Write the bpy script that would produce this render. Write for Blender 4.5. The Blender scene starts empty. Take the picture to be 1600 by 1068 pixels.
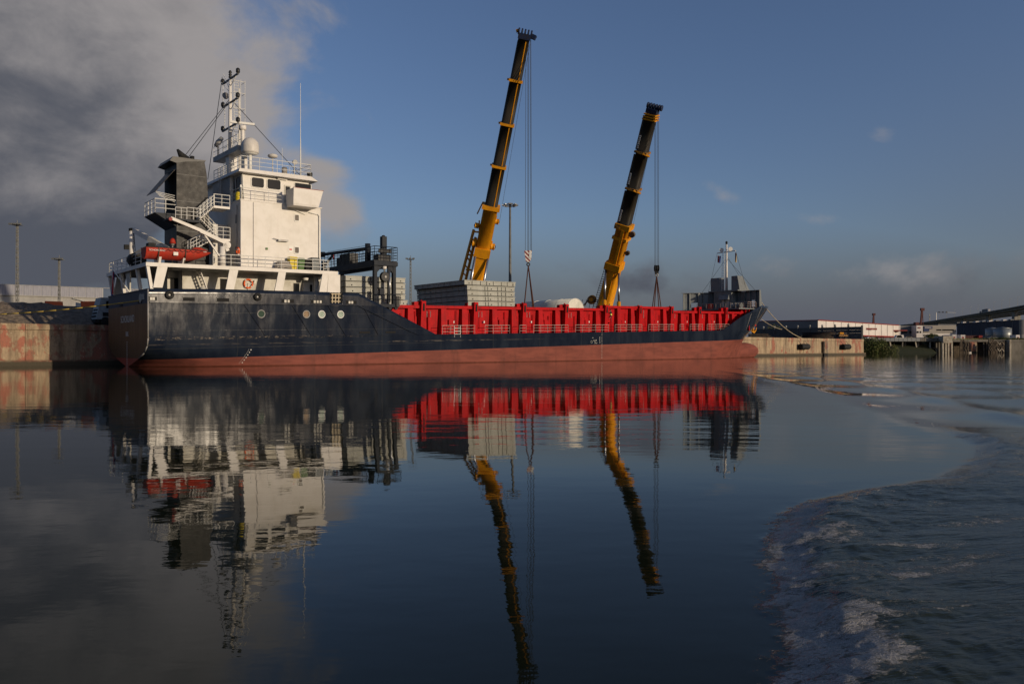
import bpy, math, random
import numpy as np
from mathutils import Vector, Matrix
random.seed(7)
rng = np.random.default_rng(5)
R = math.radians
scene = bpy.context.scene
C = scene.collection

# ---------------------------------------------------------------- camera
CAM_H = 1.7
FOC = 1167.0 / 1600.0          # focal length over sensor width
cd = bpy.data.cameras.new('camera'); cam = bpy.data.objects.new('camera', cd); C.objects.link(cam)
cd.sensor_width = 36; cd.lens = 36 * FOC; cd.shift_y = 10 / 1600
cd.clip_start = 0.2; cd.clip_end = 9000
cam.location = (0, 0, CAM_H); cam.rotation_euler = (R(90), 0, 0)
scene.camera = cam

# ---------------------------------------------------------------- light
SUN_AZ, SUN_EL = 122.5, 9.5       # degrees clockwise from +Y, above horizon
w = bpy.data.worlds.new('World'); scene.world = w; w.use_nodes = True
nt = w.node_tree; nt.nodes.clear()
class NB:
    """tiny node builder"""
    def __init__(s, nt): s.nt = nt
    def n(s, typ, **kw):
        o = s.nt.nodes.new(typ)
        for k, v in kw.items(): setattr(o, k, v)
        return o
    def put(s, sock, v):
        if isinstance(v, bpy.types.NodeSocket): s.nt.links.new(v, sock)
        elif v is not None: sock.default_value = v
    def m(s, op, a, b=None, c=None, clamp=False):
        o = s.n('ShaderNodeMath', operation=op); o.use_clamp = clamp
        s.put(o.inputs[0], a)
        if b is not None: s.put(o.inputs[1], b)
        if c is not None: s.put(o.inputs[2], c)
        return o.outputs[0]
    def mix(s, f, a, b, blend='MIX'):
        o = s.n('ShaderNodeMix', data_type='RGBA', blend_type=blend)
        s.put(o.inputs[0], f)
        for sock, v in ((o.inputs[6], a), (o.inputs[7], b)):
            s.put(sock, v if isinstance(v, bpy.types.NodeSocket) else (*v[:3], 1))
        return o.outputs[2]
    def step(s, v, lo, hi):
        o = s.n('ShaderNodeMapRange', interpolation_type='SMOOTHSTEP')
        s.put(o.inputs[0], v); o.inputs[1].default_value = lo; o.inputs[2].default_value = hi
        return o.outputs[0]
    def noise(s, vec, scale, detail=4, rough=.55, dist=0, dims='3D'):
        o = s.n('ShaderNodeTexNoise'); o.noise_dimensions = dims
        s.put(o.inputs['Vector'], vec); o.inputs['Scale'].default_value = scale
        o.inputs['Detail'].default_value = detail; o.inputs['Roughness'].default_value = rough
        o.inputs['Distortion'].default_value = dist
        return o.outputs[0]
    def scalev(s, vec, sc, loc=(0, 0, 0)):
        o = s.n('ShaderNodeMapping'); s.put(o.inputs[0], vec)
        o.inputs['Scale'].default_value = sc; o.inputs['Location'].default_value = loc
        return o.outputs[0]
B = NB(nt)
sky = B.n('ShaderNodeTexSky'); sky.sky_type = 'NISHITA'; sky.sun_disc = False
sky.sun_elevation = R(SUN_EL); sky.sun_rotation = R(SUN_AZ)
sky.air_density = 1.0; sky.dust_density = 1.4; sky.ozone_density = 2.5; sky.altitude = 0
tc = B.n('ShaderNodeTexCoord').outputs['Generated']
sx = B.n('ShaderNodeSeparateXYZ'); nt.links.new(tc, sx.inputs[0])
X_, Y_, Z_ = sx.outputs
az = B.m('ARCTAN2', X_, Y_); el = B.m('ARCSINE', B.m('ABSOLUTE', Z_))
def gauss(a0, e0, ra, re, wt, tilt=0.0):
    da = B.m('SUBTRACT', az, a0)
    de = B.m('SUBTRACT', B.m('SUBTRACT', el, e0), B.m('MULTIPLY', da, tilt))
    qa = B.m('POWER', B.m('ABSOLUTE', B.m('DIVIDE', da, ra)), 2.0)
    qe = B.m('POWER', B.m('ABSOLUTE', B.m('DIVIDE', de, re)), 2.0)
    return B.m('MULTIPLY', B.m('EXPONENT', B.m('MULTIPLY', B.m('ADD', qa, qe), -1)), wt)
gs = [gauss(-.58, .36, .25, .17, 1.15, .2), gauss(-.74, .16, .36, .16, 1.25), gauss(-.345, .30, .06, .06, .42),
      gauss(-.232, .180, .070, .040, .62, -.3), gauss(-.26, .235, .06, .014, .35, -.2), gauss(.11, .245, .07, .03, .28, .2), gauss(.16, .09, .16, .035, .42),
      gauss(.56, .06, .30, .035, .30), gauss(.42, .155, .05, .012, .35, -.2), gauss(.27, .20, .035, .016, .38, -.4), gauss(.46, .25, .03, .02, .30, .0), gauss(.50, .10, .20, .025, .30, .0), gauss(.25, .12, .12, .02, .18, .0), gauss(-.33, .15, .03, .04, .2), gauss(1.6, .35, .5, .2, .5), gauss(-1.9, .3, .6, .2, .8), gauss(2.9, .4, .5, .15, .4)]
tot = gs[0]
for g in gs[1:]: tot = B.m('ADD', tot, g)
cv = B.n('ShaderNodeCombineXYZ'); B.put(cv.inputs[0], B.m('MULTIPLY', az, 1.0)); B.put(cv.inputs[1], B.m('MULTIPLY', el, 1.35))
n1 = B.noise(cv.outputs[0], 6.5, 10, .58, .25); n2 = B.noise(B.scalev(cv.outputs[0], (1, 1, 1), (4.2, 1.7, 0)), 4.2, 5, .5)
dens = B.m('ADD', tot, B.m('MULTIPLY', B.m('SUBTRACT', n1, .5), 1.5))
alpha = B.step(dens, .28, .72)
# far banks near the horizon
low = B.m('MULTIPLY', B.step(el, .19, .015), B.m('MULTIPLY_ADD', n2, .5, .66, clamp=True))
low = B.m('MAXIMUM', low, B.m('MULTIPLY', B.step(el, .42, .05), B.m('MULTIPLY', B.step(az, .25, .75), .55)))
# cloud tone: warm where the low sun reaches it (upper, right), grey-blue below
tone = B.m('ADD', B.m('ADD', B.m('MULTIPLY', B.m('SUBTRACT', n2, .5), 1.5), B.m('MULTIPLY', B.m('ADD', az, .62), .95)), B.m('MULTIPLY_ADD', el, 1.5, .02))
tone = B.m('ADD', B.m('ADD', tone, gauss(-.21, .19, .10, .07, .75)), gauss(-.37, .285, .08, .07, .55))
tone = B.m('ADD', tone, B.m('MULTIPLY', B.m('SUBTRACT', B.noise(B.scalev(cv.outputs[0], (1, 1.1, 1), (1, 7, 0)), 10.0, 9, .6, .25), .5), 1.25))
tone = B.m('SUBTRACT', tone, B.m('MULTIPLY', B.step(el, .20, .05), .85))
tone = B.step(tone, .0, 1.05)
SKYK = 0.10
CLK = 1.0 / SKYK
ccol = B.mix(tone, [v * CLK for v in (.086, .094, .118)], [v * CLK for v in (.32, .30, .30)])
skyc = B.mix(1.0, sky.outputs[0], (1.06, 1.00, 1.16), 'MULTIPLY')
c1 = B.mix(low, skyc, [v * CLK for v in (.100, .108, .140)])
c2 = B.mix(alpha, c1, ccol)
bg = B.n('ShaderNodeBackground'); B.put(bg.inputs[0], c2); bg.inputs[1].default_value = SKYK
out = B.n('ShaderNodeOutputWorld'); nt.links.new(bg.outputs[0], out.inputs[0])

sd = bpy.data.lights.new('sun', 'SUN'); sun = bpy.data.objects.new('sun', sd); C.objects.link(sun)
sd.energy = 3.3; sd.angle = R(.5); sd.color = (1.0, .82, .60)
sdir = Vector((math.sin(R(SUN_AZ)) * math.cos(R(SUN_EL)), math.cos(R(SUN_AZ)) * math.cos(R(SUN_EL)), math.sin(R(SUN_EL))))
sun.rotation_euler = sdir.to_track_quat('Z', 'Y').to_euler(); sun.location = (60, -60, 60)
scene.view_settings.view_transform = 'Standard'; scene.view_settings.look = 'None'
scene.view_settings.exposure = 0.0; scene.view_settings.gamma = 1; scene.view_settings.use_curve_mapping = False
scene.render.engine = 'CYCLES'
scene.cycles.max_bounces = 8; scene.cycles.glossy_bounces = 4; scene.cycles.diffuse_bounces = 3
scene.cycles.use_denoising = True
scene.cycles.sample_clamp_indirect = 4

# ---------------------------------------------------------------- materials
def mat(name, col, rough=.5, col2=None, nscale=1.0, lo=.4, hi=.65, stretch=(1, 1, 1), metal=0.0, spec=.2, bump=0.0, bscale=8.0,
        bstretch=(1, 1, 1), grime=None, gamt=.4, rvar=0.0, detail=6, coat=0):
    m = bpy.data.materials.new(name); m.use_nodes = True
    t = m.node_tree; t.nodes.clear(); b = NB(t)
    o = b.n('ShaderNodeOutputMaterial'); p = b.n('ShaderNodeBsdfPrincipled'); t.links.new(p.outputs[0], o.inputs[0])
    tcn = b.n('ShaderNodeTexCoord').outputs['Object']
    c = (*col, 1)
    if col2 is not None:
        f = b.step(b.noise(b.scalev(tcn, stretch), nscale, detail, .62), lo, hi)
        c = b.mix(f, col, col2)
    if grime is not None:
        g1 = b.noise(b.scalev(tcn, (1.6, 1.6, .16)), 1.3, 7, .65)
        g = b.m('MULTIPLY', b.step(g1, .48, .78), gamt)
        c = b.mix(g, c, grime)
    b.put(p.inputs['Base Color'], c)
    p.inputs['Roughness'].default_value = rough; p.inputs['Metallic'].default_value = metal
    p.inputs['Specular IOR Level'].default_value = spec; p.inputs['Coat Weight'].default_value = coat
    if rvar:
        b.put(p.inputs['Roughness'], b.m('MULTIPLY_ADD', b.noise(tcn, 1.7, 5), rvar, rough - rvar * .5, clamp=True))
    if bump:
        bn = b.n('ShaderNodeBump'); bn.inputs['Strength'].default_value = 1; bn.inputs['Distance'].default_value = bump
        b.put(bn.inputs['Height'], b.noise(b.scalev(tcn, bstretch), bscale, 5, .6)); t.links.new(bn.outputs[0], p.inputs['Normal'])
    return m
M = {}
M['white'] = mat('white_paint', (.66, .63, .58), .5, (.60, .57, .515), .9, grime=(.36, .28, .20), gamt=.13, bump=.002, bscale=1.2)
M['white_rail'] = mat('white_rail_paint', (.68, .67, .62), .5, (.45, .38, .30), 3.0, .62, .8)
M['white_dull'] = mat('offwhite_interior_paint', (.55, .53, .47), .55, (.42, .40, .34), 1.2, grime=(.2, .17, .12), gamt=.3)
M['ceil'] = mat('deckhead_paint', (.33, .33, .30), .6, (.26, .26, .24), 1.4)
M['radome'] = mat('radome_plastic', (.56, .53, .48), .4, (.50, .47, .42), 1.0)
M['funnel'] = mat('funnel_grey_paint', (.012, .012, .013), .4, (.024, .022, .021), .9, .38, .7, bump=.03, bscale=.8, spec=.10, grime=(.045, .038, .033), gamt=.5, rvar=.25)
M['black'] = mat('black_paint', (.014, .015, .017), .4, (.03, .03, .03), 2)
M['dark'] = mat('dark_interior', (.012, .012, .012), .8)
M['navy'] = mat('gantry_navy_paint', (.012, .016, .024), .5, (.02, .024, .030), 1.5, spec=.12)
M['deckblue'] = mat('deck_paint', (.05, .055, .06), .7, (.09, .07, .05), 1.0)
M['glass'] = mat('dark_window_glass', (.008, .009, .010), .08, spec=.22)
M['glass_grey'] = mat('curtained_window_glass', (.13, .11, .09), .15, (.07, .06, .055), 3)
M['port_green'] = mat('porthole_glass', (.33, .40, .33), .12, (.24, .30, .25), 4)
M['port_dark'] = mat('porthole_dark_glass', (.02, .05, .035), .12)
M['port_tan'] = mat('porthole_curtain', (.25, .17, .10), .2, (.12, .08, .05), 5)
M['rubber'] = mat('black_rubber', (.014, .014, .014), .75, (.03, .03, .028), 3)
M['red'] = mat('coaming_red_paint', (.41, .0032, .006), .5, (.32, .0035, .006), 1.1, grime=(.11, .010, .008), gamt=.75, bump=.006, bscale=1.5, spec=.1)
M['orange'] = mat('lifeboat_orange', (.38, .030, .015), .6, (.30, .034, .020), 1.6, grime=(.35, .10, .06), gamt=.4)
M['ring'] = mat('lifebuoy_orange', (.72, .11, .02), .5)
M['yellow'] = mat('crane_yellow_paint', (.68, .285, .008), .45, (.58, .235, .010), 1.2, grime=(.28, .13, .02), gamt=.3, bump=.003, bscale=2)
M['boomdark'] = mat('crane_boom_dark_grey', (.020, .017, .012), .6, (.030, .024, .016), .6, stretch=(1, 1, .2), grime=(.02, .018, .014), gamt=.5)
M['steel'] = mat('polished_steel_rod', (.35, .36, .38), .28, metal=.9)
M['wire'] = mat('wire_rope', (.05, .055, .065), .6)
M['blue'] = mat('sheave_blue', (.012, .022, .06), .5, (.02, .02, .03), 3)
M['sling'] = mat('sling_web', (.075, .030, .018), .8)
M['hatch'] = mat('hatch_cover_grey', (.36, .36, .315), .55, (.30, .30, .26), 1.0, grime=(.17, .14, .10), gamt=.35, bump=.006, bscale=1.2)
M['hatchdark'] = mat('hatch_cover_seam', (.03, .03, .03), .8)
M['bowgrey'] = mat('forecastle_grey_paint', (.175, .19, .19), .5, (.14, .15, .15), 1.0, grime=(.08, .07, .06), gamt=.3)
M['vault'] = mat('white_vault_coat', (.62, .60, .52), .5, (.50, .50, .42), .8, grime=(.25, .25, .18), gamt=.4)
M['rail_pink'] = mat('deck_rail_galvanised', (.42, .36, .33), .5, (.32, .22, .18), 3)
M['rope_y'] = mat('mooring_rope_yellow', (.42, .30, .06), .8)
M['rope_w'] = mat('mooring_rope_pale', (.45, .38, .26), .8)
M['bin_y'] = mat('bin_yellow', (.62, .48, .03), .45)
M['bin_g'] = mat('bin_green', (.06, .13, .03), .45)
M['tarp'] = mat('tarpaulin_grey', (.33, .30, .26), .8, (.22, .2, .17), 2, bump=.05, bscale=3)
M['galv'] = mat('galvanised_steel', (.30, .30, .29), .5, (.24, .22, .20), 1.5, metal=.2)
M['lattice'] = mat('lattice_steel', (.15, .15, .14), .6, (.11, .11, .10), 1)
M['mastgrey'] = mat('mast_grey', (.34, .34, .32), .55, (.27, .26, .24), 1)
M['gravel'] = mat('gravel_pile', (.22, .175, .13), .95, (.13, .105, .08), 2.2, .35, .65, bump=.35, bscale=2.6, detail=10)
M['asphalt'] = mat('quay_asphalt', (.06, .06, .058), .9, (.10, .095, .085), .4)
M['girder'] = mat('bridge_girder_concrete', (.34, .33, .30), .8, (.28, .27, .25), .3, grime=(.16, .15, .13), gamt=.3)
M['barrier'] = mat('noise_barrier_panel', (.30, .30, .33), .4, (.22, .22, .25), .7, stretch=(3, 3, .3))
M['grey_wall'] = mat('fence_panel_grey', (.085, .088, .088), .7, (.07, .07, .07), .8, grime=(.05, .045, .04), gamt=.4)
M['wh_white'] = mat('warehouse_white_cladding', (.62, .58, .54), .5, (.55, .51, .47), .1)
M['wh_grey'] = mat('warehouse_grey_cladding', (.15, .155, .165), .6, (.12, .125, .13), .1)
M['wh_blue'] = mat('warehouse_blue_grey_cladding', (.055, .062, .082), .6, (.045, .05, .068), .05)
M['tan'] = mat('office_tan_cladding', (.30, .27, .23), .6, (.26, .235, .2), .1)
M['redtrim'] = mat('red_trim', (.22, .025, .02), .5)
M['pier'] = mat('pier_concrete', (.17, .155, .13), .85, (.10, .09, .075), .6, stretch=(1, 1, .4), grime=(.04, .038, .03), gamt=.7)
M['pierpale'] = mat('pier_pale_concrete', (.42, .38, .30), .85, (.25, .21, .16), 1.5, grime=(.1, .08, .06), gamt=.5)
M['timber'] = mat('weathered_timber', (.12, .095, .07), .9, (.045, .036, .028), 1.5)
M['grass'] = mat('bank_grass', (.028, .038, .014), .95, (.055, .050, .024), 1.2, bump=.15, bscale=3)
M['leaf'] = mat('leaf_green', (.085, .105, .030), .8, (.05, .07, .018), 1.0)
M['leaf2'] = mat('leaf_olive', (.13, .125, .045), .8, (.08, .09, .03), 1.0)
M['bark'] = mat('bark', (.07, .055, .04), .95)
M['container_red'] = mat('container_red', (.28, .015, .012), .55, (.20, .014, .012), .6)
M['container_dark'] = mat('container_maroon', (.06, .014, .012), .6)
M['container_grey'] = mat('container_grey', (.20, .21, .21), .6)
M['tank'] = mat('tank_steel', (.25, .27, .27), .42, (.19, .20, .20), .5, stretch=(1, 1, .2), metal=.45)
M['viaduct'] = mat('viaduct_concrete', (.27, .255, .225), .8, (.22, .21, .185), .05)
M['orange_mesh'] = mat('orange_barrier', (.66, .13, .04), .6)
M['truckgrey'] = mat('truck_pale_grey', (.33, .36, .37), .5, (.25, .27, .28), 2)
M['hivis'] = mat('hi_vis_yellow', (.62, .68, .12), .7)
M['jacket'] = mat('dark_jacket', (.015, .018, .022), .8)
M['trouser'] = mat('red_work_trousers', (.30, .03, .04), .8)
M['skin'] = mat('skin', (.42, .25, .17), .6)
M['redp'] = mat('red_gear', (.5, .03, .02), .5)
M['pipes'] = mat('dark_steel_pipes', (.016, .015, .014), .7, (.05, .03, .02), 2)
M['crane_maroon'] = mat('far_crane_maroon', (.085, .022, .020), .6)
M['sign_blue'] = mat('sign_blue', (.02, .035, .10), .5)
M['lamp_sunglint'] = mat('floodlight_sun_glint', (.85, .83, .76), .3)  # plain white paints the sun caught in the floodlights

def emis_dummy(): pass
def special(name):
    m = bpy.data.materials.new(name); m.use_nodes = True
    t = m.node_tree; t.nodes.clear(); b = NB(t)
    o = b.n('ShaderNodeOutputMaterial'); p = b.n('ShaderNodeBsdfPrincipled'); t.links.new(p.outputs[0], o.inputs[0])
    c = b.n('ShaderNodeTexCoord').outputs['Object']
    s = b.n('ShaderNodeSeparateXYZ'); t.links.new(c, s.inputs[0])
    return m, t, b, p, c, s.outputs
K = 0.024                       # the ship floats trimmed by the stern: height gained per metre forward
# hull side: navy topsides, red boot-topping, worn paint
m, t, b, p, c, (hx, hy, hz) = special('hull_paint')
zl = b.m('SUBTRACT', hz, b.m('MULTIPLY', hx, K))
wob = b.m('MULTIPLY', b.m('SUBTRACT', b.noise(c, .8, 3), .5), .03)
isred = b.step(b.m('SUBTRACT', b.m('ADD', zl, wob), b.m('MULTIPLY', hx, .0022)), .66 + .012, .66 - .012)
nA = b.noise(b.scalev(c, (1, 1, .35)), .55, 7, .6)
nB = b.noise(b.scalev(c, (.9, .9, .10)), 1.1, 8, .7)
nC = b.noise(c, 5.0, 6, .7)
navy = b.mix(b.step(nA, .35, .7), (.0075, .0115, .022), (.016, .022, .034))
navy = b.mix(b.m('MULTIPLY', b.step(nB, .56, .8), .55), navy, (.030, .030, .030))
# rubbed strip along the side, painted sun glints aft, scuffs of rust
strip = b.m('MULTIPLY', b.step(b.m('ABSOLUTE', b.m('SUBTRACT', zl, b.m('MULTIPLY_ADD', hx, -.004, 1.98))), .10, .03), b.step(b.noise(b.scalev(c, (.35, 1, 3)), 1.6, 5, .7), .46, .60))
navy = b.mix(b.m('MULTIPLY', strip, b.m('MULTIPLY', b.step(hx, 56, 20), b.m('MULTIPLY_ADD', b.step(hx, 18, 34), .5, .22))), navy, (.20, .17, .13))
glint_strip = b.m('MULTIPLY', b.step(b.m('ABSOLUTE', b.m('SUBTRACT', b.m('ADD', zl, b.m('MULTIPLY', nC, .35)), 2.72)), .20, .02), b.step(b.noise(b.scalev(c, (.7, 1, 2.0)), 2.6, 8, .8), .50, .64))
navy = b.mix(b.m('MULTIPLY', b.m('MULTIPLY', glint_strip, .8), b.step(hx, 26, 9)), navy, (.30, .25, .18))
rust = b.m('MULTIPLY', b.step(b.noise(b.scalev(c, (1, 1, .3)), 2.4, 8, .75), .66, .76), .7)
navy = b.mix(rust, navy, (.10, .065, .035))
# weld seams
def seam(coord, period, width):
    fr = b.m('ABSOLUTE', b.m('SUBTRACT', b.m('FRACT', b.m('DIVIDE', coord, period)), .5))
    return b.step(fr, .5 - width / period, .5 - width * .3 / period)
sm = b.m('MAXIMUM', seam(hx, 7.9, .035), b.m('MULTIPLY', seam(zl, 1.62, .03), b.step(hx, 32, 30)))
navy = b.mix(b.m('MULTIPLY', sm, .45), navy, (.055, .055, .05))
redc = b.mix(b.step(b.noise(b.scalev(c, (.25, 1, 1.2)), 1.1, 8, .65), .35, .66), (.215, .068, .050), (.150, .050, .039))
redc = b.mix(b.m('MULTIPLY', b.step(b.noise(b.scalev(c, (.55, 1, .12)), 1.0, 8, .7), .50, .74), .75), redc, (.085, .038, .030))
redc = b.mix(b.m('MULTIPLY', b.step(b.noise(b.scalev(c, (.12, 1, 2.6)), 1.3, 6, .7), .55, .72), .55), redc, (.105, .042, .032))
redc = b.mix(b.m('MULTIPLY', b.step(nC, .63, .72), .5), redc, (.36, .14, .09))
# slime line just above the water
zw = b.m('ADD', hz, b.m('MULTIPLY', b.m('SUBTRACT', b.noise(c, 2.5, 4), .5), .12))
redc = b.mix(b.m('MULTIPLY', b.step(zw, .16, .02), .8), redc, (.07, .022, .012))
b.put(p.inputs['Base Color'], b.mix(isred, navy, redc))
b.put(p.inputs['Roughness'], b.m('ADD', b.m('MULTIPLY_ADD', b.noise(b.scalev(c, (1, 1, .4)), 1.0, 6, .7), .22, .06), b.m('MULTIPLY', isred, .4)))
pat = b.step(b.noise(b.scalev(c, (1, 1, .22), (3, 1, 2)), .8, 6, .7), .42, .62)
gl = b.m('ADD', b.m('MULTIPLY', b.step(zl, 5.70, 5.76), .15), b.m('MULTIPLY', b.step(zl, 2.3, 2.9), b.m('MULTIPLY_ADD', pat, .10, .0)))
b.put(p.inputs['Specular IOR Level'], b.m('ADD', gl, .03))
bn = b.n('ShaderNodeBump'); bn.inputs['Strength'].default_value = 1; bn.inputs['Distance'].default_value = 1.0
hgt = b.m('ADD', b.m('MULTIPLY', b.noise(b.scalev(c, (1, 1, .5)), .55, 2, .5), .050), b.m('MULTIPLY', b.noise(b.scalev(c, (1, 1, .4)), 2.4, 3, .5), .0030))
hgt = b.m('ADD', hgt, b.m('MULTIPLY', sm, -.006))
b.put(bn.inputs['Height'], hgt); t.links.new(bn.outputs[0], p.inputs['Normal'])
M['hull'] = m
# transom: weathered brown with blue band at the top
m, t, b, p, c, (hx, hy, hz) = special('transom_paint')
isb = b.step(hz, 5.66, 5.70); isr = b.step(hz, .80, .77)
br = b.mix(b.step(b.noise(b.scalev(c, (1, 1.6, .08)), 1.4, 8, .7), .35, .68), (.135, .064, .026), (.20, .105, .045))
br = b.mix(b.step(hz, 3.4, 1.2), br, (.085, .052, .028))
cc = b.mix(isb, br, (.018, .026, .055)); cc = b.mix(isr, cc, (.30, .055, .04))
b.put(p.inputs['Base Color'], cc); p.inputs['Roughness'].default_value = .5; p.inputs['Specular IOR Level'].default_value = .15
bn = b.n('ShaderNodeBump'); bn.inputs['Strength'].default_value = 1; bn.inputs['Distance'].default_value = .02
b.put(bn.inputs['Height'], b.noise(c, 1.2, 3)); t.links.new(bn.outputs[0], p.inputs['Normal'])
M['transom'] = m
# quay wall: stained concrete, patches of old red paint
m, t, b, p, c, (hx, hy, hz) = special('quay_concrete')
n_1 = b.noise(b.scalev(c, (1, 1, .5)), .55, 8, .7); n_2 = b.noise(b.scalev(c, (1.3, 1, .14)), 1.0, 8, .72)
n_3 = b.noise(c, 3.2, 7, .7); n_4 = b.noise(b.scalev(c, (.6, 1, .35), (7, 3, 1)), .50, 8, .68)
cc = b.mix(b.step(n_1, .38, .62), (.40, .305, .19), (.30, .22, .14))
redn = b.m('ADD', n_4, b.m('MULTIPLY', b.step(hx, 74, 62), .055))
cc = b.mix(b.m('MULTIPLY', b.step(redn, .515, .56), .85), cc, (.30, .085, .055))
cc = b.mix(b.m('MULTIPLY', b.step(n_2, .42, .66), .85), cc, (.13, .095, .06))
cc = b.mix(b.m('MULTIPLY', b.step(b.noise(b.scalev(c, (.8, 1, .4), (9, 1, 4)), .9, 9, .75), .55, .70), .7), cc, (.07, .05, .035))
cc = b.mix(b.m('MULTIPLY', b.step(n_3, .60, .68), .8), cc, (.52, .44, .31))
cc = b.mix(b.m('MULTIPLY', b.step(b.noise(c, 6, 6, .7), .58, .66), .7), cc, (.09, .06, .04))
cc = b.mix(b.step(b.m('ADD', hz, b.m('MULTIPLY', n_3, .3)), .85, .45), cc, (.055, .045, .028))
b.put(p.inputs['Base Color'], cc); p.inputs['Roughness'].default_value = .9
bn = b.n('ShaderNodeBump'); bn.inputs['Strength'].default_value = 1; bn.inputs['Distance'].default_value = .10
b.put(bn.inputs['Height'], b.noise(c, 2.2, 8, .7)); t.links.new(bn.outputs[0], p.inputs['Normal'])
M['quay'] = m
# water with foam carried as a vertex attribute
m, t, b, p, c, (hx, hy, hz) = special('harbour_water')
at = b.n('ShaderNodeAttribute'); at.attribute_name = 'foam'; at.attribute_type = 'GEOMETRY'
tb = b.n('ShaderNodeAttribute'); tb.attribute_name = 'churn'; tb.attribute_type = 'GEOMETRY'
fo = at.outputs['Fac']; ch = tb.outputs['Fac']
mr = b.n('ShaderNodeMapping'); b.put(mr.inputs[0], c); mr.inputs['Rotation'].default_value = (0, 0, -math.atan2(.34, .94)); cr = mr.outputs[0]
fn = b.noise(b.scalev(cr, (.75, 1.3, 1)), 11.0, 9, .74, .6); fn2 = b.noise(b.scalev(cr, (.6, 1.5, 1), (5, 2, 0)), 34.0, 5, .65)
vor = b.n('ShaderNodeTexVoronoi'); vor.feature = 'DISTANCE_TO_EDGE'; vw = b.n('ShaderNodeVectorMath', operation='ADD'); b.put(vw.inputs[0], b.scalev(cr, (.8, 1.3, 1)))
ns = b.n('ShaderNodeTexNoise'); b.put(ns.inputs['Vector'], c); ns.inputs['Scale'].default_value = 7; ns.inputs['Detail'].default_value = 5
vs = b.n('ShaderNodeVectorMath', operation='SCALE'); b.put(vs.inputs[0], ns.outputs['Color']); vs.inputs['Scale'].default_value = .22; b.put(vw.inputs[1], vs.outputs[0])
b.put(vor.inputs['Vector'], vw.outputs[0]); vor.inputs['Scale'].default_value = 30
vor.inputs['Randomness'].default_value = 1
web = b.step(vor.outputs['Distance'], .14, .01)
fm = b.step(b.m('ADD', fo, b.m('ADD', b.m('MULTIPLY_ADD', fn, 2.6, -1.3), b.m('MULTIPLY_ADD', fn2, 1.4, -.7))), .50, .95)
fm = b.m('MULTIPLY', fm, b.m('MULTIPLY_ADD', web, .38, .50))
fm = b.m('MULTIPLY', fm, b.step(fo, .04, .25))
body = b.mix(ch, (.0105, .0130, .0065), (.015, .019, .010))
b.put(p.inputs['Base Color'], b.mix(b.m('MULTIPLY', fm, .70), body, (.44, .42, .41)))
b.put(p.inputs['Roughness'], b.m('MULTIPLY_ADD', fm, .5, .015)); p.inputs['IOR'].default_value = 1.25
dist = b.m('SQRT', b.m('ADD', b.m('POWER', hx, 2.0), b.m('POWER', hy, 2.0)))
calm = b.m('ADD', b.m('MULTIPLY', b.step(hx, 5, 60), b.step(dist, 15, 90)), b.m('MULTIPLY_ADD', ch, 2.0, 1.0))
r1 = b.noise(b.scalev(c, (.75, 1.5, 1)), .9, 4, .5); r2 = b.noise(b.scalev(c, (1, 1.3, 1), (3, 9, 0)), 4.0, 4, .55)
r3 = b.noise(b.scalev(c, (.8, 1.2, 1), (30, 9, 0)), .13, 2, .5)
H = b.m('ADD', b.m('MULTIPLY', r1, .0045), b.m('MULTIPLY', r2, .0005))
H = b.m('ADD', b.m('MULTIPLY', H, calm), b.m('MULTIPLY', r3, .012))
H = b.m('ADD', H, b.m('MULTIPLY', b.noise(b.scalev(cr, (.45, 2.2, 1)), 8, 5, .6, .3), b.m('MULTIPLY', ch, .016)))
H = b.m('ADD', H, b.m('MULTIPLY', fm, .006))
bn = b.n('ShaderNodeBump'); bn.inputs['Strength'].default_value = 1; bn.inputs['Distance'].default_value = 1
b.put(bn.inputs['Height'], H); t.links.new(bn.outputs[0], p.inputs['Normal'])
M['water'] = m
# red and white hazard stripes
m, t, b, p, c, (hx, hy, hz) = special('hazard_stripes')
st = b.m('GREATER_THAN', b.m('FRACT', b.m('MULTIPLY', b.m('ADD', b.m('ADD', hx, hy), hz), 1.7)), .5)
b.put(p.inputs['Base Color'], b.mix(st, (.7, .66, .58), (.22, .02, .02))); p.inputs['Roughness'].default_value = .5
M['hazard'] = m
m, t, b, p, c, (hx, hy, hz) = special('hazard_stripes_dark')
st = b.m('GREATER_THAN', b.m('FRACT', b.m('MULTIPLY', b.m('ADD', b.m('ADD', hx, hy), hz), 2.0)), .5)
b.put(p.inputs['Base Color'], b.mix(st, (.55, .25, .03), (.02, .02, .02))); p.inputs['Roughness'].default_value = .5
M['hazard_dark'] = m
# tricolour flag cloth (by height along the cloth)
m, t, b, p, c, (hx, hy, hz) = special('tricolour_cloth')
at = b.n('ShaderNodeAttribute'); at.attribute_name = 'band'; at.attribute_type = 'GEOMETRY'
cc = b.mix(b.m('GREATER_THAN', at.outputs['Fac'], .333), (.45, .02, .02), (.6, .58, .55))
cc = b.mix(b.m('GREATER_THAN', at.outputs['Fac'], .667), cc, (.02, .04, .2))
b.put(p.inputs['Base Color'], cc); p.inputs['Roughness'].default_value = .8
M['flag'] = m
m, t, b, p, c, (hx, hy, hz) = special('red_yellow_cloth')
at = b.n('ShaderNodeAttribute'); at.attribute_name = 'band'; at.attribute_type = 'GEOMETRY'
cc = b.mix(b.m('GREATER_THAN', at.outputs['Fac'], .5), (.30, .03, .03), (.42, .28, .05))
b.put(p.inputs['Base Color'], cc); p.inputs['Roughness'].default_value = .8
M['flag2'] = m

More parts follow.
